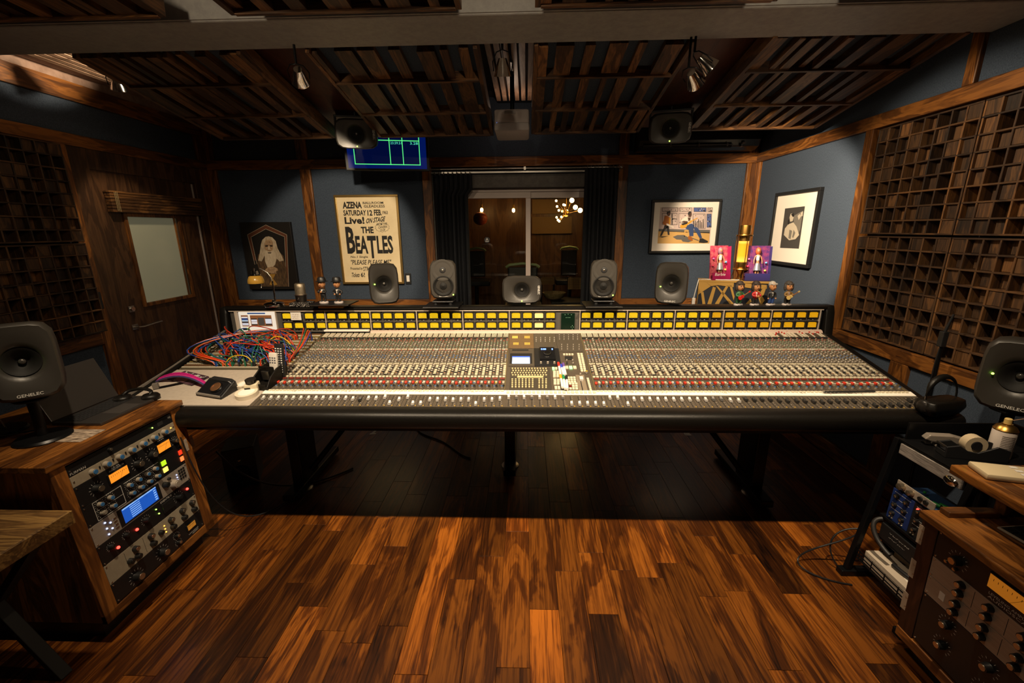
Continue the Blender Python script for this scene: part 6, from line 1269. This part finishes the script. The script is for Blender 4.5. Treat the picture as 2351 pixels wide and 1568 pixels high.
t = tag(MB().tube(bez([LM @ Vector((.47, .50, .03)), LM @ Vector((.475, .40, .035)), LM @ Vector((.49, .2, .03)), LM @ Vector((.54, .02, .05)), Vector((-1.60, 1.96, .02)), Vector((-1.52, 2.06, .006)), Vector((-1.45, 2.25, .006))], 24), .0035, 6).build('black_cable', M_BLACK, None, 60), 'black cable hanging down the front of the left rack to the floor', 'cable')
# ------------------------------------------------------------------ laptop and things on the left cabinet
ZL = .80
lp = thing('laptop', 'open dark grey laptop with a black screen on the rack cabinet', 'laptop', frameM((-1.93, 1.775, ZL), (0, 1, 0), (-1, 0, 0), (0, 0, 1)))
M_ALU = mat('space_grey', (.11, .10, .095), .35, .8)
bx('base', (-.156, .156, -.11, .11, .0005, .014), M_ALU, lp, .003); bx('key_well', (-.14, .14, -.005, .095, .014, .0145), M_BLACK, lp); bx('trackpad', (-.055, .055, -.10, -.015, .014, .0144), mat('space_grey_pad', (.10, .09, .085), .4, .6), lp)
kb = MB().box(-.0082, .0082, -.0072, .0072, 0, .0015).mesh('key', mat('laptop_key', (.02, .02, .021), .4), 0, .0006, 1)
for r in range(5):
    for k in range(14): link('key', kb, lp, Matrix.Translation((-.130+k*.02, .006+r*.0185, .0145)))
ld = MB().box(-.156, .156, 0, .21, -.004, .002).build('lid', M_ALU, lp, 0, .003); ld.matrix_local = Matrix.Translation((0, .108, .016)) @ Matrix.Rotation(R(68), 4, 'X')
o = bx('screen', (-.151, .151, .006, .205, .002, .0026), mat('screen_off', (.002, .002, .003), .12, 0, None, 1, .2), lp); o.matrix_local = ld.matrix_local.copy()
c_ = [onp for onp in ()]
cd2 = tag(bx('keyboard_card', (-1.93, -1.765, 1.475, 1.585, ZL+.0005, ZL+.002), noisy('printed_card', (.10, .07, .05), (.48, .37, .27), 60, .6, 0, (.4, 1.6, 1)), None), 'pale printed card lying in front of the laptop', 'card')
hp = thing('headphones', 'black headphones lying behind the laptop on the cabinet', 'headphones', (-1.88, 1.985, .0)); hp.location = (-1.93, 1.865, ZL)
for s in (-1, 1): MB().lathe([(.012, 0), (.036, .003), (.038, .02), (.03, .03), (1e-6, .032)], 18, 0, Matrix.Translation((.06*s+.02, .03+.012*s, .002))).build('ear_cup', M_LEATHER, hp, 50)
MB().tube(bez([(-.04, .02, .03), (-.06, .06, .05), (.02, .075, .06), (.10, .06, .05), (.08, .04, .03)], 12), .008, 8).build('headband', M_LEATHER, hp, 60)
# loudspeaker on a desk stand
sp_p = at(48, 832, 1, 1.47); sL = thing('studio_monitor', 'charcoal loudspeaker on a round-based stand beside the laptop', 'loudspeaker', SM(sp_p, 47, -8, 0)); speaker_body(sL, .205, .30, .2, M_SPK, False, 'left', 'bottom')
sb = (sp_p.x-.05, sp_p.y+.035); st = thing('desk_speaker_stand', 'black pole stand with a round base under the loudspeaker', 'speaker stand', (sb[0], sb[1], ZL))
MB().lathe([(.085, 0), (.088, .006), (.08, .014), (.03, .018)], 32).build('base', M_BLKM, st, 40); MB().cyl((0, 0, .016), (0, 0, sp_p.z-ZL-.16), .017, None, 14).build('pole', M_BLKM, st, 40); MB().lathe([(.05, 0), (.055, .006), (.05, .01)], 20, 0, Matrix.Translation((0, 0, sp_p.z-ZL-.165))).build('top_plate', M_BLKM, st, 40)
pd = thing('round_dock', 'black round disc with a thin cable lying beside the laptop', 'disc', (-2.19, 1.56, ZL)); MB().lathe([(.078, 0), (.08, .004), (.074, .012), (1e-6, .013)], 32).build('disc', M_BLKM, pd, 40); MB().tube(bez([(.05, -.05, .012), (.12, -.10, .02), (.17, -.03, .03), (.2, .0, .012)], 12), .003, 6).build('cable', M_BLACK, pd, 60)
bx('usb_adapter', (.16, .2, -.02, .01, .001, .012), M_BLACK, pd, .003)
MB().tube([(-.01, .02, .013), (-.015, .015, .05), (.012, .0, .055), (.01, .01, .013)], .0015, 5).build('wire_clip', M_STEEL, pd, 60)
# ------------------------------------------------------------------ small reclaimed-wood table at the left
tb = thing('side_table', 'reclaimed wood side table with crossed black steel legs', 'table', None)
MW_ = wood('reclaimed_wood', [(.035, .016, .005), (.14, .07, .02), (.30, .17, .05)], 0, 1.2, .5, .2, 2.)
for k in range(4): bx('plank', (-2.25, -1.60, .70+k*.135, .70+k*.135+.133, .635, .66), MW_, tb, .002)
bx('edge_band', (-1.60, -1.592, .70, 1.239, .61, .66), MW_, tb, .002); bx('edge_band', (-2.25, -1.592, 1.239, 1.247, .61, .66), MW_, tb, .002)
fl_ = at(178, 1525, 2, 0)
for a, b in (((-2.1, 1.2, .62), (fl_.x, 1.17, .0)), ((-1.62, 1.2, .62), (-2.15, 1.2, .0)), ((-2.1, .74, .62), (-1.64, .74, 0)), ((-1.62, .74, .62), (-2.15, .74, 0))):
    d = Vector(b)-Vector(a); m = MB(); Mx = Matrix.Translation(a) @ d.to_track_quat('Z', 'Y').to_matrix().to_4x4(); m.box(-.02, .02, -.012 if b[0] > -2 else .012, .012 if b[0] > -2 else .036, 0, d.length, 0, Mx); m.build('leg', mat('grey_steel', (.03, .03, .028), .5), tb, 0, .002)
# small dark loudspeaker box on the floor under the console
sbx = thing('floor_speaker', 'small black speaker box on the floor under the patch bay', 'loudspeaker', Matrix.Translation((-1.83, 2.38, 0)) @ Matrix.Rotation(R(25), 4, 'Z')); bx('cabinet', (-.09, .09, -.0, .2, .001, .27), M_BLACK, sbx, .005); MB().lathe([(.055, 0), (.05, .004), (.02, -.01), (.016, 0), (1e-6, .006)], 20, 0, Matrix.Translation((0, -.001, .10)) @ Matrix.Rotation(R(90), 4, 'X')).build('cone', M_BLKM, sbx, 50)
MB().ball((0, -.003, .19), .012, 10, 0, 1, .5, 1).build('tweeter', M_STEEL, sbx, 60)
# cables under the console
for k, (P, lab) in enumerate(((((-1.9, 2.3, .30), (-1.7, 2.25, .08), (-1.55, 2.3, .01), (-1.35, 2.4, .008), (-1.2, 2.6, .008)), 'grey cable curving along the floor under the console'), (((-1.75, 2.5, .60), (-1.6, 2.45, .50), (-1.45, 2.5, .48), (-1.3, 2.6, .56)), 'thick black cable slung below the patch bay'), (((-.9, 3.2, .008), (-.8, 3.0, .008), (-.6, 3.1, .008), (-.55, 2.8, .008), (-.4, 2.75, .008)), 'black cable curling on the dim floor behind the console legs'))):
    tag(MB().tube(bez(P, 20), .006, 6).build('floor_cable', mat('cable_grey', (.06, .05, .045), .5) if k == 0 else M_BLACK, None, 60), lab, 'cable')
tg_ = at(848, 998, 2, 0); tag(MB().prism([(0, 0), (.05, .01), (.045, .03), (.03, .03), (.04, .09), (.02, .09), (.008, .03), (0, .02)], .0005, .0015, Matrix.Translation(tg_)).build('paper_scrap', M_WHITE, None), 'white paper scrap on the floor beyond the left console leg', 'paper')
tg_ = at(1572, 1000, 2, 0); tag(MB().prism([(0, 0), (.06, .0), (.05, .03), (.06, .06), (.03, .05), (.01, .06)], .0005, .0015, Matrix.Translation(tg_)).build('paper_scrap', M_WHITE, None), 'white paper scrap on the floor beyond the right console leg', 'paper')
# ------------------------------------------------------------------ right rack desk
rd_ = thing('rack_desk', 'walnut two-tier desk with a rack built into its front', 'desk', None)
RM = frameM((1.428, 1.288, .135), (0, -1, 0), Vector((-.014, 0, .5)).normalized(), Vector((0, -1, 0)).cross(Vector((-.014, 0, .5)).normalized()))
for a, b in ((1.32, 1.35), (.745, .775)): bx('side_panel', (1.435, 2.05, a, b, .09, .615), M_TRIMZ, rd_, .002)
bx('base_rail', (1.42, 2.05, .745, 1.35, .085, .125), M_TRIMY, rd_, .003); bx('plinth', (1.48, 2.0, .78, 1.32, 0, .085), M_BLACK, rd_)
for u0, u1 in ((-.062, -.002), (.4846, .543)):
    o = MB().box(u0, u1, -.045, .478, -.018, .006).build('stile', wood('walnut_dark_stile', [(.012, .004, .003), (.03, .010, .006), (.06, .02, .01)], 1, 1., .45, .1), rd_, 0, .002); o.matrix_local = RM
MTOP = wood('walnut_top', WAL, 1, 1., .32, .1, 2., .3)
bx('lower_board', (1.375, 2.05, .70, 1.335, .615, .642), MTOP, rd_, .004); bx('upper_board', (1.49, 2.12, .70, 1.385, .757, .79), MTOP, rd_, .004); bx('riser', (1.62, 2.05, 1.30, 1.335, .642, .757), M_TRIMZ, rd_, .002); bx('riser', (1.62, 2.05, .72, .755, .642, .757), M_TRIMZ, rd_, .002)
bx('back_riser', (2.02, 2.05, .755, 1.30, .642, .757), M_TRIMZ, rd_); bx('stop_bar', (1.43, 1.60, 1.29, 1.325, .642, .662), M_TRIMX, rd_, .003)
GR = 'audio processors in the right rack'; v = .463
rack_unit(RM, 'black levelling amplifier with an amber meter under the right desk', nxt(2.4), 2.4*U, M_BFACE, [('knob', .16, .45, .016, KK, KS, 1.6), ('meter', .36, .62, .42, .85, mat('amber_bright', (.45, .2, .03), .5, 0, (1, .31, .02), .25)), ('knob', .80, .55, .016, KK, KS, 1.6), ('text', 'LEVELING AMPLIFIER', .37, .63, .2, .28), ('text', 'AUDIOSCAPE', .37, .63, .08, .16), ('text', 'AUDIOSCAPE', .42, .56, .55, .62), ('knob', .10, .2, .006, KS, KS), ('knob', .16, .14, .006, KS, KS)], group=GR)
SK = [('knob', a, b, .0125, KK, KS) for a in (.22, .40, .60) for b in (.74, .3)]
MRED = mat('red_meter', (.5, .1, .02), .5, 0, (1, .16, .02), .9)
rack_unit(RM, 'upper silver processor with black knobs and a red-lit meter', nxt(1.7), 1.7*U, M_SILV, SK+[('plate', .72, .76, .2, .8, KK, .012, 'handle'), ('meter', .84, .97, .3, .75, MRED), ('line', .30, .302, .1, .9), ('line', .5, .502, .1, .9)], group=GR)
rack_unit(RM, 'lower silver processor with black knobs and a red-lit meter', nxt(1.7), 1.7*U, M_SILV, SK+[('plate', .72, .76, .2, .8, KK, .012, 'handle'), ('meter', .84, .97, .3, .75, MRED), ('plate', .10, .14, .3, .7, M_WHITE, .0048, 'label_patch'), ('line', .30, .302, .1, .9), ('line', .5, .502, .1, .9)], group=GR)
rack_unit(RM, 'tall black unit with ticked silver knobs at the foot of the right rack', nxt(4.6), 4.6*U, M_BFACE, [('knob', a, b, .0145, KK, KS, 1.7) for a, b in ((.2, .80), (.2, .38), (.48, .74), (.48, .30), (.78, .78), (.78, .36))]+[('knob', .64, .2, .007, KS, KS)], group=GR)
for k, l2 in enumerate((('Special Thanks', 'to', 'Audioscape'), ('Special Thanks', 'to', ''), ('Special Thanks', 'to', ''))):
    paper_tag(RM, -.066, .36-k*.145, .068, .075, l2, 'square paper tag on the right rack stile, '+('topmost of three', 'middle of three', 'lowest of three')[k])
# controller, keyboard and cable slot on the desk
p = at(2222, 1078, 2, .79); rc_ = thing('room_controller', 'cream room controller with a grey display on the upper desk board', 'controller', frameM((1.63, 1.13, .79), (.60, -.8, 0), (.8, .60, 0), (0, 0, 1)))
p = at(2212, 1068, 2, .79); q2 = at(2245, 1092, 2, .79); rc_.matrix_world = frameM((p.x+.005, p.y-.005, .79), (.97, -.24, 0), (.24, .97, 0), (0, 0, 1))
bx('case', (.0, .26, -.09, .0, .0008, .022), mat('cream_case', (.66, .54, .34), .45), rc_, .006, 40); bx('display', (.15, .25, -.07, -.02, .022, .0226), mat('lcd_grey', (.10, .09, .055), .3), rc_)
for k in range(3): bx('button', (.10, .12, -.075+k*.024, -.062+k*.024, .022, .0245), M_WHITE, rc_, .001)
p = at(2287, 1213, 2, .642); kb_ = thing('compact_keyboard', 'black keyboard in a pale metal rim on the lower desk board', 'keyboard', frameM((p.x, p.y, .642), (.10, -.995, 0), (.995, .10, 0), (0, 0, 1)))
bx('rim', (0, .30, 0, .13, .0005, .008), mat('pale_rim', (.45, .38, .30), .4), kb_, .003); bx('key_plate', (.006, .294, .006, .124, .008, .0085), M_BLACK, kb_)
for r in range(4):
    for k in range(10): bx('key', (.010+k*.0285, .034+k*.0285, .010+r*.029, .034+r*.029, .0085, .0105), mat('keycap', (.015, .015, .016), .4), kb_, .001)
p = at(2316, 1186, 0, 1.62); g = thing('cable_grip', 'small pale oval clip under the upper desk board', 'clip', (1.60, p.y, .70)); MB().tube([(-.002, .03*math.cos(a*math.pi/8), .012*math.sin(a*math.pi/8)) for a in range(17)], .003, 6).build('loop', M_STEEL, g, 60); g.location = (1.66, 1.10, .657)
# ------------------------------------------------------------------ loudspeaker at the right
sp_p = at(2340, 868, 1, 1.66); sR = thing('studio_monitor', 'charcoal loudspeaker on a floor stand in front of the block diffuser', 'loudspeaker', SM(sp_p, -52, -2, 0)); speaker_body(sR, .23, .30, .17, M_SPK, False, 'left', 'bottom')
st = thing('floor_speaker_stand', 'black floor stand holding the loudspeaker by the side wall', 'speaker stand', (sp_p.x+.06, sp_p.y+.05, 0)); MB().lathe([(.12, 0), (.12, .01), (.02, .02), (.02, sp_p.z-.165), (.06, sp_p.z-.162), (.06, sp_p.z-.152)], 24).build('column', M_BLKM, st, 40); bx('top_plate', (-.07, .07, -.05, .05, sp_p.z-.153, sp_p.z-.148), M_BLKM, st)
# ------------------------------------------------------------------ headphones in their case at the end of the console
p0 = at(2140, 945, 2, .772); hc = thing('headphone_case', 'black over-ear headphones in a soft case on the console corner', 'headphones', Matrix.Translation((1.90, 1.885, .766)) @ Matrix.Rotation(R(12), 4, 'Z'))
m = MB(); n = 20
prf = [(-.115, -.04), (-.10, -.062), (-.05, -.055), (0, -.058), (.06, -.055), (.105, -.04), (.115, .0), (.10, .04), (.05, .045), (0, .042), (-.06, .045), (-.10, .035)]
m.add([(x*.82, y*.8, 0.001) for x, y in prf]+[(x, y, .035) for x, y in prf]+[(x*.93, y*.85, .068) for x, y in prf], [tuple(range(12))[::-1], tuple(range(24, 36))]+[(r*12+i, r*12+(i+1) % 12, (r+1)*12+(i+1) % 12, (r+1)*12+i) for r in range(2) for i in range(12)]); m.build('case', M_LEATHER, hc, 60, .006)
MB().ball((-.095, -.01, .04), .034, 14, 0, .55, 1, .9).build('ear_cup', mat('cup_dark', (.025, .022, .02), .3, .5), hc, 60)
MB().tube(bez([(-.085, 0, .065), (-.09, 0, .15), (-.04, .01, .185), (.03, .01, .19), (.085, 0, .165), (.088, 0, .07)], 18), [.004, .004, .005, .009, .012, .013, .014, .014, .014, .013, .012, .010, .008, .007, .006, .005, .004, .004, .004], 8).build('headband', M_LEATHER, hc, 60)
for s in (-.086, .089): MB().cyl((s, 0, .055), (s, 0, .085), .003, None, 8).build('slider_rod', M_STEEL, hc, 40)
# thin pole stand behind the headphones
a = at(2152, 905, 1, 2.16); b = at(2172, 752, 1, 2.16); ps = thing('pole_stand', 'thin black microphone pole with a clip behind the headphones', 'stand', (a.x+.0, 2.18, 0))
MB().lathe([(.075, 0), (.075, .012), (.012, .02)], 24).build('base', M_BLKM, ps, 40); MB().cyl((0, 0, .018), (b.x-a.x, -.02, b.z-.03), .008, None, 10).build('pole', M_BLKM, ps, 40); MB().box(b.x-a.x-.014, b.x-a.x+.014, -.032, -.004, b.z-.10, b.z-.02).build('clip', M_BLACK, ps, 0, .004); MB().cyl((b.x-a.x, -.02, b.z-.02), (b.x-a.x+.012, -.03, b.z+.07), .007, .005, 10).build('mic_tip', M_BLACK, ps, 40)
MB().tube(bez([(b.x-a.x, -.02, b.z-.05), (b.x-a.x-.03, -.03, b.z-.2), (-.03, 0, .8), (-.02, 0, .5)], 14), .0028, 6).build('cable', M_BLACK, ps, 60)
# ------------------------------------------------------------------ dark stand with shelf and small gear on the right
sr = thing('equipment_stand', 'sloping black metal stand with shelves beside the right desk', 'stand', None); ZS = .72
bx('top_shelf', (1.60, 2.05, 1.41, 1.715, ZS-.010, ZS), M_BLKM, sr, .002); bx('mid_shelf', (1.60, 2.0, 1.42, 1.72, .335, .347), M_BLKM, sr, .002); bx('low_shelf', (1.60, 2.0, 1.42, 1.72, .232, .240), M_BLKM, sr, .002); bx('basket_floor', (1.56, 1.95, 1.42, 1.72, .088, .098), M_BLKM, sr)
for y in (1.41, 1.735):
    for a, b in (((1.52, y, .0), (1.62, y, .71)), ((2.02, y, 0), (2.02, y, .71))):
        d = Vector(b)-Vector(a); MB().box(-.012, .012, -.012, .012, 0, d.length, 0, Matrix.Translation(a) @ d.to_track_quat('Z', 'Y').to_matrix().to_4x4()).build('leg', M_BLKM, sr, 0, .002)
    bx('foot', (1.49, 2.04, y-.02, y+.02, 0.0, .03), M_BLKM, sr, .003)
for k in range(3): MB().cyl((1.545, 1.42, .105+k*.02), (1.545, 1.72, .105+k*.02), .003, None, 6).build('basket_wire', M_BLKM, sr)
for k in range(5): MB().cyl((1.545, 1.43+k*.07, .098), (1.545, 1.43+k*.07, .15), .0025, None, 6).build('basket_wire', M_BLKM, sr)
for q_ in ((1.62, 1.70, 1.705, 1.712), (2.03, 2.045, 1.42, 1.712)): bx('back_plate', (q_[0], 2.05, q_[2], q_[3], ZS, ZS+.075), M_BLKM, sr, .002)
am = thing('small_amplifier', 'grey grille-cloth amplifier with a chrome dome under the top shelf', 'amplifier', (1.60, 1.565, .655)); bx('cabinet', (.004, .34, -.135, .135, 0, .053), M_BLACK, am, .003); bx('grille_cloth', (-.003, .006, -.133, .133, .004, .050), noisy('grille_grey', (.10, .085, .075), (.34, .30, .27), 90, .8, 0, (1, .15, 3)), am, .002); MB().ball((-.006, -.10, .018), .024, 16, 0, .5, 1.2, .8).build('chrome_dome', M_CHROME, am, 60)
for y in (-.12, .12): bx('bracket', (.1, .14, y-.01, y+.01, .053, .0545), M_BLKM, am)
stp = thing('stapler', 'grey metal stapler on the dark shelf', 'stapler', Matrix.Translation((1.715, 1.645, ZS)) @ Matrix.Rotation(R(-15), 4, 'Z')); bx('base', (-.03, .10, -.018, .018, .0005, .010), mat('stapler_grey', (.34, .29, .24), .35, .5), stp, .003)
MB().prism([(-.07, .03), (-.055, .05), (.02, .055), (.105, .035), (.105, .02), (-.05, .022)], -.016, .016, Matrix(((1, 0, 0, 0), (0, 0, -1, 0), (0, 1, 0, 0), (0, 0, 0, 1)))).build('arm', mat('stapler_grey', (.34, .29, .24), .35, .5), stp, 0, .004); MB().box(-.06, -.045, -.008, .008, .008, .03).build('anvil', M_STEEL, stp)
bx('hinge', (.085, .105, -.017, .017, .008, .03), M_BLACK, stp)
td = thing('tape_dispenser', 'black desk tape dispenser holding a roll of clear tape', 'tape dispenser', Matrix.Translation((1.745, 1.56, ZS)) @ Matrix.Rotation(R(-12), 4, 'Z'))
for s in (-.028, .020): MB().prism([(-.10, 0), (.10, 0), (.10, .05), (.06, .062), (.03, .045), (0, .03), (-.03, .035), (-.06, .055), (-.10, .045)], s, s+.008, Matrix(((1, 0, 0, 0), (0, 0, -1, 0), (0, 1, 0, 0), (0, 0, 0, 1)))).build('side_wall', M_BLACK, td, 0, .002)
bx('weighted_base', (-.10, .10, -.022, .028, .0005, .022), M_BLACK, td, .002); MB().lathe([(.018, -.017), (.036, -.017), (.036, .017), (.018, .017), (.018, -.017)], 26, 0, Matrix.Translation((0, .003, .055)) @ Matrix.Rotation(R(90), 4, 'X')).build('tape', mat('clear_tape', (.50, .40, .26), .4), td, 40); MB().lathe([(.017, -.02), (.017, .02)], 18, 0, Matrix.Translation((0, .003, .055)) @ Matrix.Rotation(R(90), 4, 'X')).build('hub', M_BLACK, td, 40)
bx('cutter', (-.104, -.098, -.02, .026, .040, .047), M_STEEL, td)
cn = thing('spray_can', 'white aerosol can with a yellow nozzle and long straw', 'spray can', Matrix.Translation((1.856, 1.568, ZS)) @ Matrix.Scale(1.12, 4))
MB().lathe([(.030, .001), (.031, .004), (.031, .098), (.030, .102)], 28).build('can', noisy('can_print', (.62, .54, .48), (.70, .62, .55), 6, .4), cn, 40); MB().lathe([(.031, .101), (.032, .104), (.025, .116), (.014, .122), (.014, .125)], 28).build('shoulder', M_BRASS, cn, 40); MB().lathe([(.010, .124), (.010, .142), (.008, .144), (1e-6, .144)], 14).build('nozzle', mat('nozzle_yellow', (.6, .42, .14), .4), cn, 40); MB().cyl((.008, -.004, .138), (.10, -.02, .165), .0012, None, 6).build('straw', mat('straw_red', (.35, .2, .12), .5), cn)
pr_ = MB()
for k in range(9):
    a0 = -2.5; pr_.lathe([(.0313, .036+k*.006), (.0313, .039+k*.006)], 28) if False else pr_.add([(.0314*math.cos(a0+q*.12), .0314*math.sin(a0+q*.12), .036+k*.006+dzz) for q in range(11) for dzz in (0, .0028)], [(2*q, 2*q+2, 2*q+3, 2*q+1) for q in range(10)])
stuff(pr_.build('fine_print', mat('print_greyish', (.22, .18, .16), .6), cn))
# small-format modules, preamp and boxes
a = at(2062, 1120, 0, 1.69); b = at(2140, 1200, 0, 1.69)
mdM = frameM((1.615, 1.70, .345), (0, -1, 0), (.03, 0, 1), Vector((0, -1, 0)).cross(Vector((.03, 0, 1))))
for k, (u0, u1, c, lab) in enumerate(((0, .105, (.012, .03, .14), 'dark blue processor module with silver knobs in the stand'), (.107, .20, (.012, .012, .013), 'black processor module with red lights in the stand'))):
    t = thing('processor_module', lab, 'audio module', mdM); bx('chassis', (u0, u1, 0.002, .145, -.16, 0), M_BLKM, t); bx('faceplate', (u0, u1, 0.002, .145, 0, .004), mat('module_%d' % k, c, .4), t, .001); lt = MB()
    for q in range(2):
        for r_ in range(3): o = MB().lathe([(.010, .004), (.009, .016)], 14, 0, Matrix.Translation((u0+.028+q*.048, .035+r_*.042, 0))).build('knob', KK, t, 40); MB().lathe([(.006, .016), (1e-6, .0175)], 12, 0, Matrix.Translation((u0+.028+q*.048, .035+r_*.042, 0))).build('knob_cap', KS, o, 40)
        for r_ in range(2):
            for w_ in range(2): MB().ball((u0+.018+q*.05+w_*.012, .012+r_*.010, .005), .0035, 8).build('button', M_CREAM, t, 60)
    for q in range(4): lt.box(u0+.012, u0+.09, .055+q*.026-.0005, .055+q*.026+.0005, .004, .0045)
    lt.build('white_lines', M_LIT, t)
    if k: 
        for u_, v_ in ((u0+.02, .125), (u0+.07, .11)): MB().ball((u_, v_, .006), .005, 8).build('red_light', M_REDLED, t, 60)
pa = thing('valve_preamp', 'open silver preamp chassis with knobs and green capacitors', 'preamp', mdM @ Matrix.Translation((.01, .156, .0))); bx('front_panel', (0, .175, 0, .035, 0, .005), M_SILV, pa, .001); bx('board', (.01, .17, -.006, .004, -.12, 0), mat('circuit_blue', (.02, .06, .16), .5), pa)
for u_, r_ in ((.03, .015), (.075, .012)): MB().lathe([(r_, .005), (r_*.92, .024), (1e-6, .026)], 18, 0, Matrix.Translation((u_, .018, 0))).build('knob', KS, pa, 40)
for u_ in (.115, .14): MB().lathe([(.010, .005), (.009, .012), (1e-6, .012)], 14, 0, Matrix.Translation((u_, .018, 0))).build('socket', KK, pa, 40)
for u_, w_ in ((.09, .02), (.13, .03), (.14, .05)): MB().cyl((u_, .012, -w_), (u_+.025, .012, -w_-.01), .008, None, 10).build('capacitor', mat('cap_green_glow', (.02, .30, .05), .4), pa, 40)  # plain green casing colour without emission
MB().ball((.07, .02, -.05), .006, 8).build('capacitor', mat('cap_green_glow', (.02, .30, .05), .4), pa)
bb_ = thing('black_power_supply', 'black box with white lettering on the lower part of the stand', 'power supply', frameM((1.60, 1.70, .2405), (0, -1, 0), (.0, 0, 1), (-1, 0, 0))); bx('case', (0, .24, 0, .075, -.2, 0), M_BLACK, bb_, .003); g = MB(); scrawl(g, .05, .15, .050, .056, .0008, None, 0, 5); scrawl(g, .05, .13, .030, .035, .0008, None, 0, 6); g.build('lettering', M_LIT, bb_); bx('side_bracket', (.0, .012, -.08, .0, -.19, -.02), M_BLKM, bb_)
kc = tag(MB().box(1.60, 1.606, 1.425, 1.495, .348, .50).build('olive_card', mat('olive_card', (.22, .20, .09), .6), None, 0, .001), 'olive green card propped against the stand beside the modules', 'card')
wbx = thing('white_carton', 'flat white carton lying in the wire basket', 'box', (1.56, 1.43, .099)); bx('carton', (0, .30, 0, .27, 0, .062), mat('carton_white', (.55, .46, .36), .6), wbx, .002); bx('lid_seam', (-.0006, .0, 0, .27, .04, .041), M_INK, wbx)
g = MB(); write(g, 'SONOS', .02, .10, .044, .056, 0, frameM((-.0012, .27, 0), (0, -1, 0), (0, 0, 1), (-1, 0, 0))); g.build('lettering', mat('pale_print', (.75, .68, .58), .6), wbx); g = MB(); write(g, 'S', .05, .10, .03, .09, 0, frameM((0, .16, .0628), (0, -1, 0), (1, 0, 0), (0, 0, 1)), bold=.03); g.build('top_lettering', mat('pale_print', (.75, .68, .58), .6), wbx)
brb = tag(MB().box(-.10, .09, -.10, .10, .001, .045, 0, Matrix.Translation((1.77, 1.585, .162)) @ Matrix.Rotation(R(12), 4, 'Z')).build('brown_carton', mat('kraft_card', (.16, .11, .06), .7), None, 0, .002), 'brown kraft carton resting on the white carton', 'box')
tag(MB().tube(bez([(1.60, 1.60, .172), (1.60, 1.52, .172), (1.62, 1.46, .172), (1.70, 1.45, .174)], 16), .010, 8).build('thick_strap', M_BLACK, None, 60), 'thick black strap lying over the white carton', 'strap')
tag(MB().tube(bez([(1.60, 1.70, .33), (1.55, 1.72, .32), (1.56, 1.68, .24), (1.575, 1.60, .22)], 16), .010, 8).build('thick_plug_cable', mat('rubber_grey', (.018, .016, .015), .5), None, 60), 'thick rubber cable bending in front of the black power supply', 'cable')
for k, P in enumerate((((1.56, 1.76, .20), (1.5, 1.80, .08), (1.2, 1.88, .005), (1.28, 1.70, .005), (1.50, 1.66, .005)), ((1.58, 1.77, .22), (1.50, 1.84, .18), (1.44, 1.80, .1), (1.50, 1.76, .02)))): tag(MB().tube(bez(P, 20), .004, 6).build('thin_cable', M_BLACK, None, 60), ('thin black cable looping out onto the floor from the stand', 'thin black cable curled behind the stand leg')[k], 'cable')
